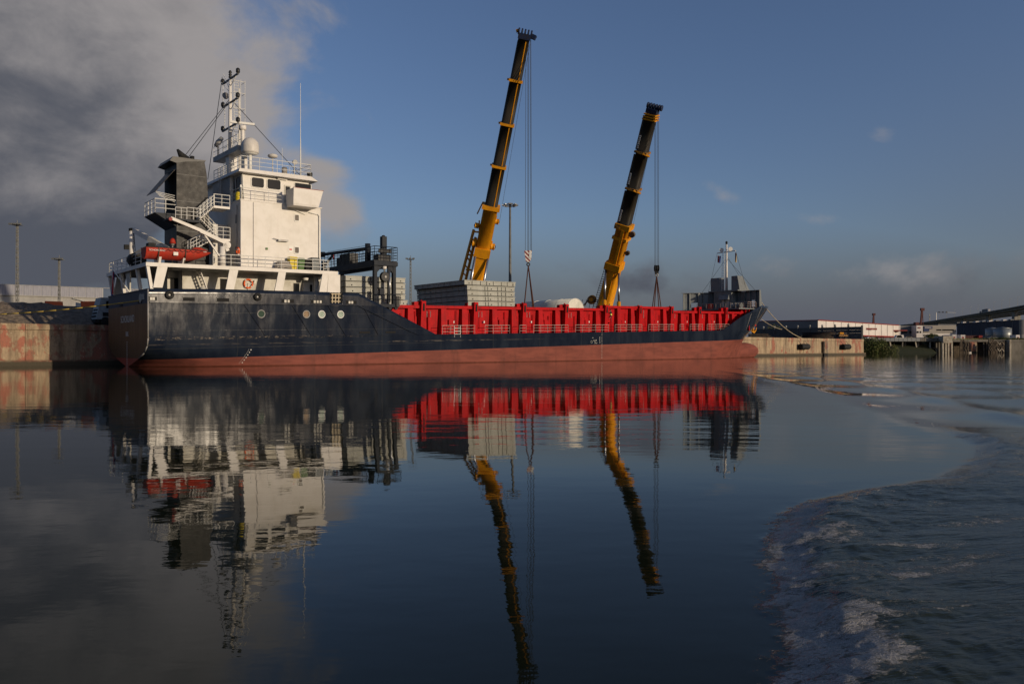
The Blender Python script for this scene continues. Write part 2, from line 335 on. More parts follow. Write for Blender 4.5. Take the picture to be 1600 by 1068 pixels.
# ---------------------------------------------------------------- frames
OX, OY, CS, SN = -31.86, 65.45, .748, .663   # near waterline corner of the stern and heading of the ship
norm = math.hypot(CS, SN); CS /= norm; SN /= norm
HEAD = math.atan2(SN, CS)
FP = 1167.0; YH = 544.0
def A(px, b):                     # distance along the ship of a surveyed point at offset b from its near side
    t = (px - 800) / FP
    return (t * (OY + CS * b) - OX + SN * b) / (CS - SN * t)
def Dp(a, b): return OY + SN * a + CS * b
def ZW(px, py, b): return CAM_H + (YH - py) * Dp(A(px, b), b) / FP
def S(px, py, b):                 # (a, b, level height) in the ship's frame
    a = A(px, b); return (a, b, ZW(px, py, b) - K * a)
def Q(px, py, b): return (A(px, b), b, ZW(px, py, b))
def W3(px, py, D): return ((px - 800) / FP * D, D, CAM_H + (YH - py) / FP * D)
ORG = {}
def frame_of(o):
    while o.parent: o = o.parent
    return o.get('_fr', 'W'), ORG.get(o.name, (0, 0, 0))

class MB:
    def __init__(s): s.v = []; s.f = []; s.mi = []; s.cur = 0; s.sm = set()
    def face(s, ids, smooth=False):
        if smooth: s.sm.add(len(s.f))
        s.f.append(tuple(ids)); s.mi.append(s.cur)
    def box(s, x0, y0, z0, x1, y1, z1):
        n = len(s.v)
        s.v += [(x0, y0, z0), (x1, y0, z0), (x1, y1, z0), (x0, y1, z0), (x0, y0, z1), (x1, y0, z1), (x1, y1, z1), (x0, y1, z1)]
        for q in ((0, 3, 2, 1), (4, 5, 6, 7), (0, 1, 5, 4), (1, 2, 6, 5), (2, 3, 7, 6), (3, 0, 4, 7)): s.face([n + i for i in q])
        return s
    def hexa(s, pts):             # 8 corners, bottom ring then top ring
        n = len(s.v); s.v += [tuple(p) for p in pts]
        for q in ((0, 3, 2, 1), (4, 5, 6, 7), (0, 1, 5, 4), (1, 2, 6, 5), (2, 3, 7, 6), (3, 0, 4, 7)): s.face([n + i for i in q])
        return s
    def beam(s, p0, p1, wd, ht=None, up=(0, 0, 1), wd2=None, ht2=None):
        ht = wd if ht is None else ht; wd2 = wd if wd2 is None else wd2; ht2 = ht if ht2 is None else ht2
        p0 = Vector(p0); p1 = Vector(p1); d = (p1 - p0).normalized(); u = Vector(up)
        if abs(d.dot(u)) > .98: u = Vector((1, 0, 0))
        sd_ = d.cross(u).normalized(); u = sd_.cross(d).normalized()
        r = []
        for p_, a_, b_ in ((p0, wd / 2, ht / 2), (p1, wd2 / 2, ht2 / 2)):
            r += [p_ - sd_ * a_ - u * b_, p_ + sd_ * a_ - u * b_, p_ + sd_ * a_ + u * b_, p_ - sd_ * a_ + u * b_]
        return s.hexa(r)
    def tube(s, p0, p1, r0, r1=None, n=6, caps=True):
        r1 = r0 if r1 is None else r1
        p0 = Vector(p0); p1 = Vector(p1); d = (p1 - p0)
        if d.length < 1e-6: return s
        d.normalize(); u = Vector((0, 0, 1)) if abs(d.z) < .9 else Vector((1, 0, 0))
        a_ = d.cross(u).normalized(); b_ = d.cross(a_).normalized(); k = len(s.v)
        for p_, r_ in ((p0, r0), (p1, r1)):
            for i in range(n):
                t_ = 2 * math.pi * i / n
                s.v.append(tuple(p_ + a_ * math.cos(t_) * r_ + b_ * math.sin(t_) * r_))
        for i in range(n): s.face((k + i, k + (i + 1) % n, k + n + (i + 1) % n, k + n + i), n > 5)
        if caps: s.face([k + i for i in range(n)][::-1]); s.face([k + n + i for i in range(n)])
        return s
    def path(s, pts, r, n=5):
        for i in range(len(pts) - 1): s.tube(pts[i], pts[i + 1], r, n=n)
        return s
    def prism(s, poly, off):      # planar polygon (3D points) swept by vector off
        k = len(s.v); n = len(poly); off = Vector(off)
        s.v += [tuple(p_) for p_ in poly] + [tuple(Vector(p_) + off) for p_ in poly]
        s.face(range(k + n - 1, k - 1, -1)); s.face(range(k + n, k + 2 * n))
        for i in range(n): s.face((k + i, k + (i + 1) % n, k + n + (i + 1) % n, k + n + i))
        return s
    def lathe(s, c0, axis, prof, n=16, caps=True):   # prof = [(along, radius)]
        c0 = Vector(c0); d = Vector(axis).normalized(); u = Vector((0, 0, 1)) if abs(d.z) < .9 else Vector((1, 0, 0))
        a_ = d.cross(u).normalized(); b_ = d.cross(a_).normalized(); k = len(s.v)
        for h_, r_ in prof:
            for i in range(n):
                t_ = 2 * math.pi * i / n
                s.v.append(tuple(c0 + d * h_ + a_ * math.cos(t_) * r_ + b_ * math.sin(t_) * r_))
        for j in range(len(prof) - 1):
            for i in range(n):
                s.face((k + j * n + i, k + j * n + (i + 1) % n, k + (j + 1) * n + (i + 1) % n, k + (j + 1) * n + i), True)
        if caps:
            s.face([k + i for i in range(n)][::-1]); e = k + (len(prof) - 1) * n; s.face([e + i for i in range(n)])
        return s
    def torus(s, c0, axis, R0, r0, n=24, m_=8):
        c0 = Vector(c0); d = Vector(axis).normalized(); u = Vector((0, 0, 1)) if abs(d.z) < .9 else Vector((1, 0, 0))
        a_ = d.cross(u).normalized(); b_ = d.cross(a_).normalized(); k = len(s.v)
        for i in range(n):
            t_ = 2 * math.pi * i / n; e = a_ * math.cos(t_) + b_ * math.sin(t_)
            for j in range(m_):
                q_ = 2 * math.pi * j / m_
                s.v.append(tuple(c0 + e * (R0 + r0 * math.cos(q_)) + d * r0 * math.sin(q_)))
        for i in range(n):
            for j in range(m_):
                s.face((k + i * m_ + j, k + ((i + 1) % n) * m_ + j, k + ((i + 1) % n) * m_ + (j + 1) % m_, k + i * m_ + (j + 1) % m_), True)
        return s
    def rail(s, pts, h=1.05, step=1.4, bars=3, r=.028, posts=True):
        for i in range(len(pts) - 1):
            p0 = Vector(pts[i]); p1 = Vector(pts[i + 1]); L = (p1 - p0).length; n = max(1, round(L / step))
            for j in range(n + 1):
                q = p0.lerp(p1, j / n)
                if posts: s.tube(q, q + Vector((0, 0, h)), r, n=4)
            for k_ in range(bars):
                z = Vector((0, 0, h * (1 - k_ / bars)))
                s.tube(p0 + z, p1 + z, r * (1.15 if k_ == 0 else .8), n=4)
        return s
    def build(s, name, mats, parent=None, sheer=None):
        me = bpy.data.meshes.new(name)
        fr, org = ('W', (0, 0, 0)) if parent is None else frame_of(parent)
        if sheer is not None: fr = sheer
        vs = np.array(s.v, dtype=float).reshape(-1, 3)
        if fr == 'S': vs[:, 2] += K * vs[:, 0]
        vs -= np.array(org)
        me.from_pydata([tuple(v_) for v_ in vs], [], s.f)
        if not isinstance(mats, (list, tuple)): mats = [mats]
        for m_ in mats: me.materials.append(M[m_] if isinstance(m_, str) else m_)
        if len(mats) > 1: me.polygons.foreach_set('material_index', s.mi)
        if s.sm:
            a_ = [i in s.sm for i in range(len(s.f))]; me.polygons.foreach_set('use_smooth', a_)
        me.update()
        o = bpy.data.objects.new(name, me); C.objects.link(o)
        if parent is not None: o.parent = parent
        return o
def thing(name, label, cat, fr='W', loc=(0, 0, 0), group=None, kind=None):
    """an Empty at the base of a thing; loc in its frame (S ship, Q quay, W world)"""
    o = bpy.data.objects.new(name, None); C.objects.link(o); o['_fr'] = fr
    l = list(loc)
    if fr == 'S': l[2] += K * l[0]
    ORG[o.name] = tuple(l)
    if fr in 'SQ':
        o.location = (OX + CS * l[0] - SN * l[1], OY + SN * l[0] + CS * l[1], l[2]); o.rotation_euler = (0, 0, HEAD)
    else: o.location = l
    o.empty_display_size = .2
    if kind: o['kind'] = kind
    else: o['label'] = label; o['category'] = cat
    if group: o['group'] = group
    return o
def copy_tree(o, parent=None):
    c_ = o.copy(); C.objects.link(c_); c_.parent = parent
    for ch_ in list(o.children): copy_tree(ch_, c_)
    return c_
def setl(o, label, group=None):
    o['label'] = label
    if group: o['group'] = group
def text_mesh(txt, size, ext=.004):
    cu = bpy.data.curves.new('t', 'FONT'); cu.body = txt; cu.size = size; cu.align_x = 'CENTER'; cu.extrude = ext
    o = bpy.data.objects.new('t', cu); C.objects.link(o)
    dg = bpy.context.evaluated_depsgraph_get(); me = bpy.data.meshes.new_from_object(o.evaluated_get(dg))
    bpy.data.objects.remove(o); bpy.data.curves.remove(cu)
    return me
def text_part(txt, size, org3, xa, ya, mname, parent, name='lettering', sx=1.0):
    """letters laid on a plane: org3 centre of baseline, xa/ya plane axes, in the frame of parent"""
    me = text_mesh(txt, size); mb = MB(); xa = Vector(xa); ya = Vector(ya); za = xa.cross(ya)
    for v in me.vertices: mb.v.append(tuple(Vector(org3) + xa * v.co.x * sx + ya * v.co.y + za * v.co.z))
    for f in me.polygons: mb.face(f.vertices)
    bpy.data.meshes.remove(me)
    return mb.build(name, mname, parent)
def ladder(mb, p0, p1, wid=.4, side=(1, 0, 0), r=.02, step=.3):
    p0 = Vector(p0); p1 = Vector(p1); sd_ = Vector(side) * wid / 2
    mb.tube(p0 - sd_, p1 - sd_, r, n=4); mb.tube(p0 + sd_, p1 + sd_, r, n=4)
    n = int((p1 - p0).length / step)
    for i in range(1, n): q = p0.lerp(p1, i / n); mb.tube(q - sd_, q + sd_, r * .8, n=4)

# ---------------------------------------------------------------- water
def vnoise(x, y, seed=0):
    r_ = np.random.default_rng(seed); T = r_.random((256, 256))
    xi = np.floor(x).astype(int); yi = np.floor(y).astype(int); fx = x - xi; fy = y - yi
    fx = fx * fx * (3 - 2 * fx); fy = fy * fy * (3 - 2 * fy)
    g = lambda i, j: T[(xi + i) % 256, (yi + j) % 256]
    return (g(0, 0) * (1 - fx) + g(1, 0) * fx) * (1 - fy) + (g(0, 1) * (1 - fx) + g(1, 1) * fx) * fy
def fbm(x, y, o=4, seed=0, gain=.5):
    s_ = 0; a_ = 1; t_ = 0
    for i in range(o): s_ = s_ + a_ * vnoise(x * 2 ** i + 17 * i, y * 2 ** i + 5 * i, seed + i); t_ += a_; a_ *= gain
    return s_ / t_
def build_water():
    ang = np.concatenate([np.arange(-180, -42, 6), np.linspace(-42, 0, 110, endpoint=False), np.linspace(0, 42, 620), np.arange(48, 180, 6)])
    ang = np.radians(ang); na = len(ang)
    r = [1.2]
    while r[-1] < 22: r.append(r[-1] * 1.0048)
    while r[-1] < 90: r.append(r[-1] * 1.010)
    while r[-1] < 6000: r.append(r[-1] * 1.15)
    r = np.array(r); nr = len(r)
    TH, RR = np.meshgrid(ang, r); X = RR * np.sin(TH); Y = RR * np.cos(TH)
    yc = [0, 2.5, 3.8, 4.8, 6.5, 7.4, 8.06, 8.86, 9.4, 10.4, 11.6, 13.0, 14.1, 17.1, 20, 27, 35, 45, 70, 120]
    xc = [.6, 1.0, 1.33, 1.70, 2.25, 2.65, 3.25, 4.4, 5.25, 6.2, 7.15, 8.05, 8.45, 9.2, 10.2, 12.2, 13.8, 15.2, 18, 24]
    XC = np.interp(Y, yc, xc); slope = np.gradient(np.array(xc), np.array(yc)); SL = np.interp(Y, yc, slope)
    u = (X - XC) / np.sqrt(1 + SL ** 2)
    edge = (fbm(X * 2.2, Y * 2.2, 4, 3, .65) - .5) * .42 * (Y < 12)
    ue = u + edge * np.clip((10 - Y) / 4, .0, 1)
    near = 1 / (1 + np.exp((Y - 14.6) / .5)) * (Y > 0)
    al = X * .94 + Y * .34; ac = -X * .34 + Y * .94     # along / across the streaks
    h = np.zeros_like(X)
    inside = 1 / (1 + np.exp(-(ue - .10) / .05)) * near
    brk = np.clip((9.2 - Y) / 1.5, 0, 1)                # where the crest is breaking
    h += near * (.070 + .03 * np.clip((Y - 7) / 3, 0, 1)) * np.exp(-((ue - .45) / np.where(ue < .45, .25, .60)) ** 2)
    h -= near * .030 * np.exp(-((ue - 1.9) / .8) ** 2)
    h += near * .030 * np.exp(-((ue - 3.4) / .9) ** 2)
    h += .085 * np.exp(-((X - 1.5) / 4.5) ** 2 - ((Y - 9.5) / 4.0) ** 2)
    h += inside * (.050 * (fbm(al * .45, ac * 1.1, 2, 11) - .5) + .034 * (fbm(al * 1.1, ac * 4.2, 2, 21) - .5) + .0085 * (fbm(al * 3.2, ac * 15, 2, 31) - .5))
    h += inside * brk * np.exp(-((ue - .5) / .6) ** 2) * (.050 * (fbm(al * 2.2, ac * 3.4, 3, 41, .45) - .5) + .016 * (fbm(X * 9, Y * 9, 2, 51) - .5))
    # smooth waves spreading outside
    far = np.clip((Y - 10) / 8, 0, 1) * np.exp(-np.clip(Y - 30, 0, None) / 28)
    ph = 2 * math.pi * (u + .9 * fbm(X * .10, Y * .07, 2, 61)) / 3.1
    wv = np.exp(1.5 * (np.cos(ph) - 1)) - .35
    h += far * .060 * wv * np.exp(-((u - 2.4) / 4.0) ** 2)
    h += far * .030 * np.sin(2 * math.pi * (.45 * X + Y * .95) / 6.3 + 3 * fbm(X * .08, Y * .08, 2, 71)) * np.clip((u + 1) / 5, 0, 1) * np.exp(-np.clip(u - 14, 0, None) / 10)
    h += np.clip((u - 1) / 4, 0, 1) * np.clip((Y - 13.5) / 3, 0, 1) * np.exp(-np.clip(Y - 40, 0, None) / 25) * (.030 * (fbm(X * .45, Y * .6, 2, 81) - .5) + .006 * (fbm(X * 2.2, Y * 4.5, 2, 83) - .5))
    # foam: a torn line along the breaking edge, then thin trails dragged back along the streaks
    torn = fbm(X * 2.0, Y * 2.0, 4, 91)
    foam = near * brk * np.exp(-((ue - .14) / .16) ** 2) * (.80 + .9 * torn)
    foam += near * brk * np.exp(-((ue - .45) / .38) ** 2) * (2.2 * (torn - .27))
    tr = fbm(al * .7, ac * 3.6, 4, 101)
    foam += inside * np.exp(-np.clip(ue - .6, 0, None) / 2.6) * 3.2 * np.clip(tr - .56, 0, 1) * (.5 + .5 * brk)
    foam += inside * 4.0 * np.clip(fbm(al * 1.3, ac * 6.5, 4, 107) - .655, 0, 1)
    foam += .55 * near * (1 - brk) * np.exp(-((ue - .05) / .06) ** 2) * torn
    foam += .85 * np.exp(-((X - 8.55) / .35) ** 2 - ((Y - 14.2) / .40) ** 2) * fbm(X * 4, Y * 4, 3, 131)
    foam = np.clip(foam, 0, 1)
    churn = np.clip(inside, 0, 1) + np.clip((u - .5) / 5, 0, 1) * .35 * np.clip((Y - 12) / 6, 0, 1) * np.exp(-np.clip(Y - 60, 0, None) / 40)
    churn = np.clip(churn, 0, 1)
    V = np.stack([X, Y, h], -1).reshape(-1, 3)
    V = np.vstack([V, [[0, 0, 0]]])
    i = np.arange(nr - 1)[:, None] * na + np.arange(na)[None, :]; j = np.arange(nr - 1)[:, None] * na + (np.arange(na)[None, :] + 1) % na
    Fq = np.stack([i, j, j + na, i + na], -1).reshape(-1, 4)
    me = bpy.data.meshes.new('water')
    nF = len(Fq) + na
    me.vertices.add(len(V)); me.vertices.foreach_set('co', V.ravel())
    tri = np.stack([np.full(na, len(V) - 1), np.arange(na), (np.arange(na) + 1) % na], -1)
    me.loops.add(len(Fq) * 4 + na * 3); me.loops.foreach_set('vertex_index', np.concatenate([Fq.ravel(), tri.ravel()]).astype(np.int32))
    me.polygons.add(nF)
    me.polygons.foreach_set('loop_start', np.concatenate([np.arange(len(Fq)) * 4, len(Fq) * 4 + np.arange(na) * 3]).astype(np.int32))
    me.polygons.foreach_set('use_smooth', np.ones(nF, bool))
    for nm, arr in (('foam', foam), ('churn', churn)):
        at_ = me.attributes.new(nm, 'FLOAT', 'POINT'); at_.data.foreach_set('value', np.concatenate([arr.ravel(), [0]]).astype(np.float32))
    me.update(calc_edges=True); me.validate()
    me.materials.append(M['water'])
    o = bpy.data.objects.new('water', me); C.objects.link(o); o['kind'] = 'structure'
build_water()

# ---------------------------------------------------------------- the quay (frame Q: along a, away from the ship b)
QB, QZ, QA0, QA1 = 16.2, 4.08, -64.0, 181.5
qs = thing('quay', '', '', 'Q', (QA0, QB, 0), kind='structure')
MB().box(QA0, QB + .10, -3, QA1, QB + 60, QZ - .02).build('quay_body', 'quay', qs)
MB().box(QA0, QB - .55, -3, QA1, QB + .09, .52).build('water_ledge', 'quay', qs)
MB().box(QA0 - 2, QB + 1.1, QZ - .02, QA1 - .3, QB + 59.9, QZ - .016).build('quay_surface', 'asphalt', qs)
pan = None; random.seed(3)
PL = (QA1 - QA0) / 30
def jit_panel():
    mb = MB(); nx, nz = 8, 5; L = PL - .05; z0, z1 = .521, 3.50
    k = len(mb.v)
    for iz in range(nz + 1):
        for ix in range(nx + 1):
            mb.v.append((QA0 + ix / nx * L, QB - .04 * random.random() * (0 < ix < nx and 0 < iz < nz), z0 + (z1 - z0) * iz / nz))
    for iz in range(nz):
        for ix in range(nx): a_ = iz * (nx + 1) + ix; mb.face((k + a_, k + a_ + 1, k + a_ + nx + 2, k + a_ + nx + 1))
    mb.box(QA0, QB + .002, z0 + .001, QA0 + L, QB + .095, z1 - .001)
    return mb
cop = None
NP = int((QA1 - QA0) / PL)
for i in range(NP + 1):
    if i == NP: continue
    if i == 0:
        pan = jit_panel().build('wall_panel', 'quay', qs)
        mb = MB(); mb.hexa([(QA0, QB - .10, 3.54), (QA0 + PL - .04, QB - .10, 3.54), (QA0 + PL - .04, QB + 1.08, 3.54), (QA0, QB + 1.08, 3.54),
                            (QA0, QB - .04, QZ + .03), (QA0 + PL - .04, QB - .05, QZ + .05), (QA0 + PL - .04, QB + 1.08, QZ + .03), (QA0, QB + 1.08, QZ + .04)])
        cop = mb.build('coping_block', 'quay', qs); continue
    for src in (pan, cop):
        # each cast with its own mesh position so the stains differ along the wall
        me = src.data.copy(); o = src.copy(); o.data = me
        me.transform(Matrix.Translation((i * PL, 0, 0))); C.objects.link(o); o.parent = qs
def on_quay(name, label, cat, a, b, group=None): return thing(name, label, cat, 'Q', (a, b, QZ), group=group)
# fenders on the wall past the bow
for px, lab in ((1253, 'black rubber fender on the quay wall, the one nearer the ship bow'), (1318, 'black rubber fender on the quay wall, near the wall end by the bush')):
    a = A(px, QB); f = thing('quay_fender', lab, 'fender', 'Q', (a, QB - .6, 1.6), group='cylinder fenders on the quay wall')
    MB().lathe((a - 2.2, QB - .75, 2.1), (1, 0, 0), [(0, .62), (.12, .68), (3.6, .68), (3.75, .60)], 20).build('rubber_cylinder', 'rubber', f)
    for cx_ in (a - 1.9, a + 1.2): MB().path([(cx_, QB - .7, 2.75), (cx_, QB - .13, 3.5)], .05).build('chain', 'wire', f)
f = thing('quay_ladder', 'steel ladder let into the quay wall between the two fenders', 'ladder', 'Q', (A(1292, QB), QB - .1, .5))
mb = MB(); ladder(mb, (A(1292, QB), QB - .14, .55), (A(1292, QB), QB - .14, 3.5), .6, r=.045); mb.build('ladder_rails', 'galv', f)
f = thing('pile_guard', 'dark vertical timber rubbing pile on quay wall between fenders', 'rubbing pile', 'Q', (A(1284.5, QB), QB - .3, -1))
MB().box(A(1284.5, QB) - .35, QB - .60, -1, A(1284.5, QB) + .35, QB - .12, 3.4).build('timber_post', 'timber', f)
MB().box(A(1284.5, QB) - .9, QB - 1.0, -1, A(1284.5, QB) + .9, QB - .61, .5).build('timber_foot', 'rubber', f)

# gravel heap on the quay behind the stern
def gravel():
    na_, nb_ = 120, 44; a0, a1, b0, b1 = -62, 20, 19.4, 34
    th = thing('gravel_heap', 'long heap of grey gravel on the quay beside the stern', 'gravel heap', 'Q', (-20, 25, QZ))
    mb = MB()
    pxs = [-200, 0, 60, 100, 150, 175, 300, 420]; tops = [ZW(max(p, -150), y, 25.5) for p, y in zip(pxs, (474, 474.3, 474.6, 478, 479.5, 480.5, 484, 492))]
    axs = [A(p, 25.5) for p in pxs]
    aa = np.linspace(a0, a1, na_); bb = np.linspace(b0, b1, nb_); AA, BB = np.meshgrid(aa, bb, indexing='ij')
    top = np.interp(AA, axs, tops) - QZ
    prof = np.clip((BB - 19.6) / 5.6, 0, 1) * np.clip((33.6 - BB) / 6, 0, 1); prof = np.minimum(prof * 1.12, 1)
    Hh = QZ + top * prof + (fbm(AA * .5, BB * .5, 4, 7) - .5) * .7 * prof + (fbm(AA * 3.1, BB * 3.1, 3, 9) - .5) * .16
    Hh = np.where(prof <= 0, QZ - .3, Hh)
    mb.v = [tuple(v_) for v_ in np.stack([AA, BB, Hh], -1).reshape(-1, 3)]
    for i in range(na_ - 1):
        for j in range(nb_ - 1): q = i * nb_ + j; mb.face((q, q + nb_, q + nb_ + 1, q + 1), True)
    mb.build('gravel_slope', 'gravel', th)
    # loose stones big enough to see
    st = MB(); random.seed(12)
    for _ in range(900):
        i = random.randrange(8, na_ - 30); j = random.randrange(2, 18); x, y, z = mb.v[i * nb_ + j]; r_ = random.uniform(.05, .14)
        n0 = len(st.v)
        for dx, dy, dz in ((1, 0, 0), (-.4, .9, .1), (-.6, -.8, 0), (.1, .1, .9)): st.v.append((x + dx * r_ + random.uniform(-.2, .2), y + dy * r_, z + dz * r_ * .8 - .02))
        for q in ((0, 1, 3), (1, 2, 3), (2, 0, 3), (0, 2, 1)): st.face([n0 + k for k in q])
    o = st.build('loose_stones', 'gravel', th); o['kind'] = 'stuff'
gravel()
# orange and white plastic barriers along the crest of the heap
def barrier_obj(px, py, L, label, col, b=26.6, tilt=0):
    a, _, z = Q(px, py, b)
    t_ = thing('plastic_barrier', label, 'barrier', 'Q', (a, b, z - .45), group='plastic barriers behind the gravel heap')
    mb = MB(); y0 = b - .2
    mb.prism([(a - L / 2, y0 - .12, z - .5), (a + L / 2, y0 - .12, z - .5 + tilt), (a + L / 2 * .94, y0 + .02, z + .42 + tilt), (a - L / 2 * .94, y0 + .02, z + .42)], (0, .34, 0))
    mb.build('barrier_body', col, t_)
    MB().box(a - L / 2 * .8, y0 - .3, z - .62, a - L / 2 * .5, y0 + .4, z - .44).box(a + L / 2 * .5, y0 - .3, z - .62, a + L / 2 * .8, y0 + .4, z - .44).build('barrier_foot', 'rubber', t_)
barrier_obj(84, 476.5, 1.8, 'short orange barrier on the heap below the second light mast', 'orange_mesh')
barrier_obj(131, 478.5, 1.7, 'white barrier tipped between two orange ones on the heap', 'white_dull', tilt=-.25)
barrier_obj(140, 477, 1.9, 'orange barrier right beside the white one on the heap', 'orange_mesh', tilt=.1)
t_ = thing('orange_netting', 'low orange netting strip strung along the crest of gravel heap', 'netting', 'Q', (A(105, 27.5), 27.5, 7))
pts = [Q(p, y, 27.3) for p, y in ((60, 477.5), (80, 478), (100, 479), (125, 480.5), (150, 479.8), (172, 480.5))]
mb = MB()
for p0, p1 in zip(pts, pts[1:]): mb.hexa([(p0[0], p0[1], p0[2] - .55), (p1[0], p1[1], p1[2] - .55), (p1[0], p1[1] + .03, p1[2] - .55), (p0[0], p0[1] + .03, p0[2] - .55), (p0[0], p0[1], p0[2]), (p1[0], p1[1], p1[2]), (p1[0], p1[1] + .03, p1[2]), (p0[0], p0[1] + .03, p0[2])])
mb.build('net_strip', 'orange_mesh', t_)
# grey lorry standing behind the stern
a = A(166, 19.5); t_ = on_quay('parked_lorry', 'pale grey lorry cab just showing behind the port side of stern', 'lorry', a, 19.4)
x0, x1 = a - 1.0, a + 6.5; z0 = QZ
MB().hexa([(x0, 19.3, z0 + .75), (x0 + 2.2, 19.3, z0 + .75), (x0 + 2.2, 21.7, z0 + .75), (x0, 21.7, z0 + .75), (x0 + .45, 19.35, z0 + 3.1), (x0 + 2.2, 19.35, z0 + 3.1), (x0 + 2.2, 21.65, z0 + 3.1), (x0 + .45, 21.65, z0 + 3.1)]).build('cab', 'truckgrey', t_)
MB().box(x0 - .1, 19.25, z0 + .35, x0 + .3, 21.75, z0 + .74).box(x0 + .6, 19.22, z0 + 1.1, x0 + 1.5, 19.28, z0 + 1.5).build('bumper', 'rubber', t_)
MB().box(x0 + .95, 19.32, z0 + 1.95, x0 + 1.9, 19.36, z0 + 2.75).build('side_window', 'glass', t_)
MB().box(x0 + 2.4, 19.3, z0 + 1.0, x1, 21.7, z0 + 2.6).build('load_bed', 'truckgrey', t_)
for xx in (x0 + .9, x0 + 4, x0 + 5.3):
    for yy in (19.25, 21.4): MB().lathe((xx, yy, z0 + .5), (0, 1, 0), [(0, .44), (.04, .5), (.3, .5), (.34, .44)], 16).build('wheel', 'rubber', t_)
for k in range(4): MB().box(x0 - .02 + .1 * k, 19.5 + .1, z0 + 1.0 + .35 * k, x0 + .02 + .1 * k, 21.4, z0 + 1.15 + .35 * k).build('grille_slat', 'dark', t_)

# ---------------------------------------------------------------- light masts
def lattice_mast(px, D, pytop, label, z0=QZ, head='cross', wd=.46, grp='light masts behind the quay'):
    x, y, zt = W3(px, pytop, D); t_ = thing('light_mast', label, 'light mast', 'W', (x, y, z0), group=grp)
    mb = MB(); w0, w1 = wd, wd * .55
    if head != 'ring':
        cs_ = [(-1, -1), (1, -1), (1, 1), (-1, 1)]
        for sx_, sy_ in cs_: mb.tube((x + sx_ * w0 / 2, y + sy_ * w0 / 2, z0), (x + sx_ * w1 / 2, y + sy_ * w1 / 2, zt), .06, n=4)
        n = int((zt - z0) / .8)
        for i in range(n):
            f0, f1 = i / n, (i + 1) / n; a0 = w0 + (w1 - w0) * f0; a1 = w0 + (w1 - w0) * f1
            for q in range(4):
                c0, c1 = cs_[q], cs_[(q + 1) % 4]
                if i % 2: c0, c1 = c1, c0
                mb.tube((x + c0[0] * a0 / 2, y + c0[1] * a0 / 2, z0 + (zt - z0) * f0), (x + c1[0] * a1 / 2, y + c1[1] * a1 / 2, z0 + (zt - z0) * f1), .04, n=4)
        mb.build('lattice_tower', 'lattice', t_)
        hd = MB().box(x - .8, y - .5, zt, x + .8, y + .5, zt + .1)
        hd.build('head_platform', 'lattice', t_)
        for q in (-.85, -.05, .8):
            MB().hexa([(x + q - .28, y - .9, zt - .0), (x + q + .28, y - .9, zt - .0), (x + q + .28, y - .6, zt - .0), (x + q - .28, y - .6, zt - .0), (x + q - .28, y - .8, zt + .32), (x + q + .28, y - .8, zt + .32), (x + q + .28, y - .35, zt + .4), (x + q - .28, y - .35, zt + .4)]).build('floodlight', 'lattice', t_)
        MB().tube((x, y, zt), (x, y, zt + 1.0), .06, n=4).build('lightning_rod', 'lattice', t_)
    else:
        mb.tube((x, y, z0), (x, y, zt), .38, .20, n=10); mb.build('mast_pole', 'lattice', t_)
        MB().torus((x, y, zt + .15), (0, 0, 1), 1.15, .09, 20, 6).torus((x, y, zt + .5), (0, 0, 1), .5, .07, 14, 5).tube((x - 1.1, y, zt + .1), (x + 1.1, y, zt + .1), .06).tube((x, y - 1.1, zt + .1), (x, y + 1.1, zt + .1), .06).build('lamp_ring', 'lattice', t_)
        for q in range(8):
            c_, s_ = math.cos(q * math.pi / 4), math.sin(q * math.pi / 4)
            MB().beam((x + c_ * 1.0, y + s_ * 1.0, zt + .02), (x + c_ * 1.62, y + s_ * 1.62, zt + .22), .55, .22).build('floodlight', 'galv' if q not in (4, 5) else 'lamp_sunglint', t_)
lattice_mast(27, 142, 352, 'tall lattice floodlight mast, leftmost of all the masts')
lattice_mast(92.5, 153, 406, 'shorter lattice mast in front of the pale road bridge', wd=.42)
lattice_mast(641.5, 185, 405.5, 'small lattice mast between the two stacks of hatch covers', wd=.5)
lattice_mast(797, 150, 322, 'tall smooth pole with a ring of floodlights beside the crane', head='ring')

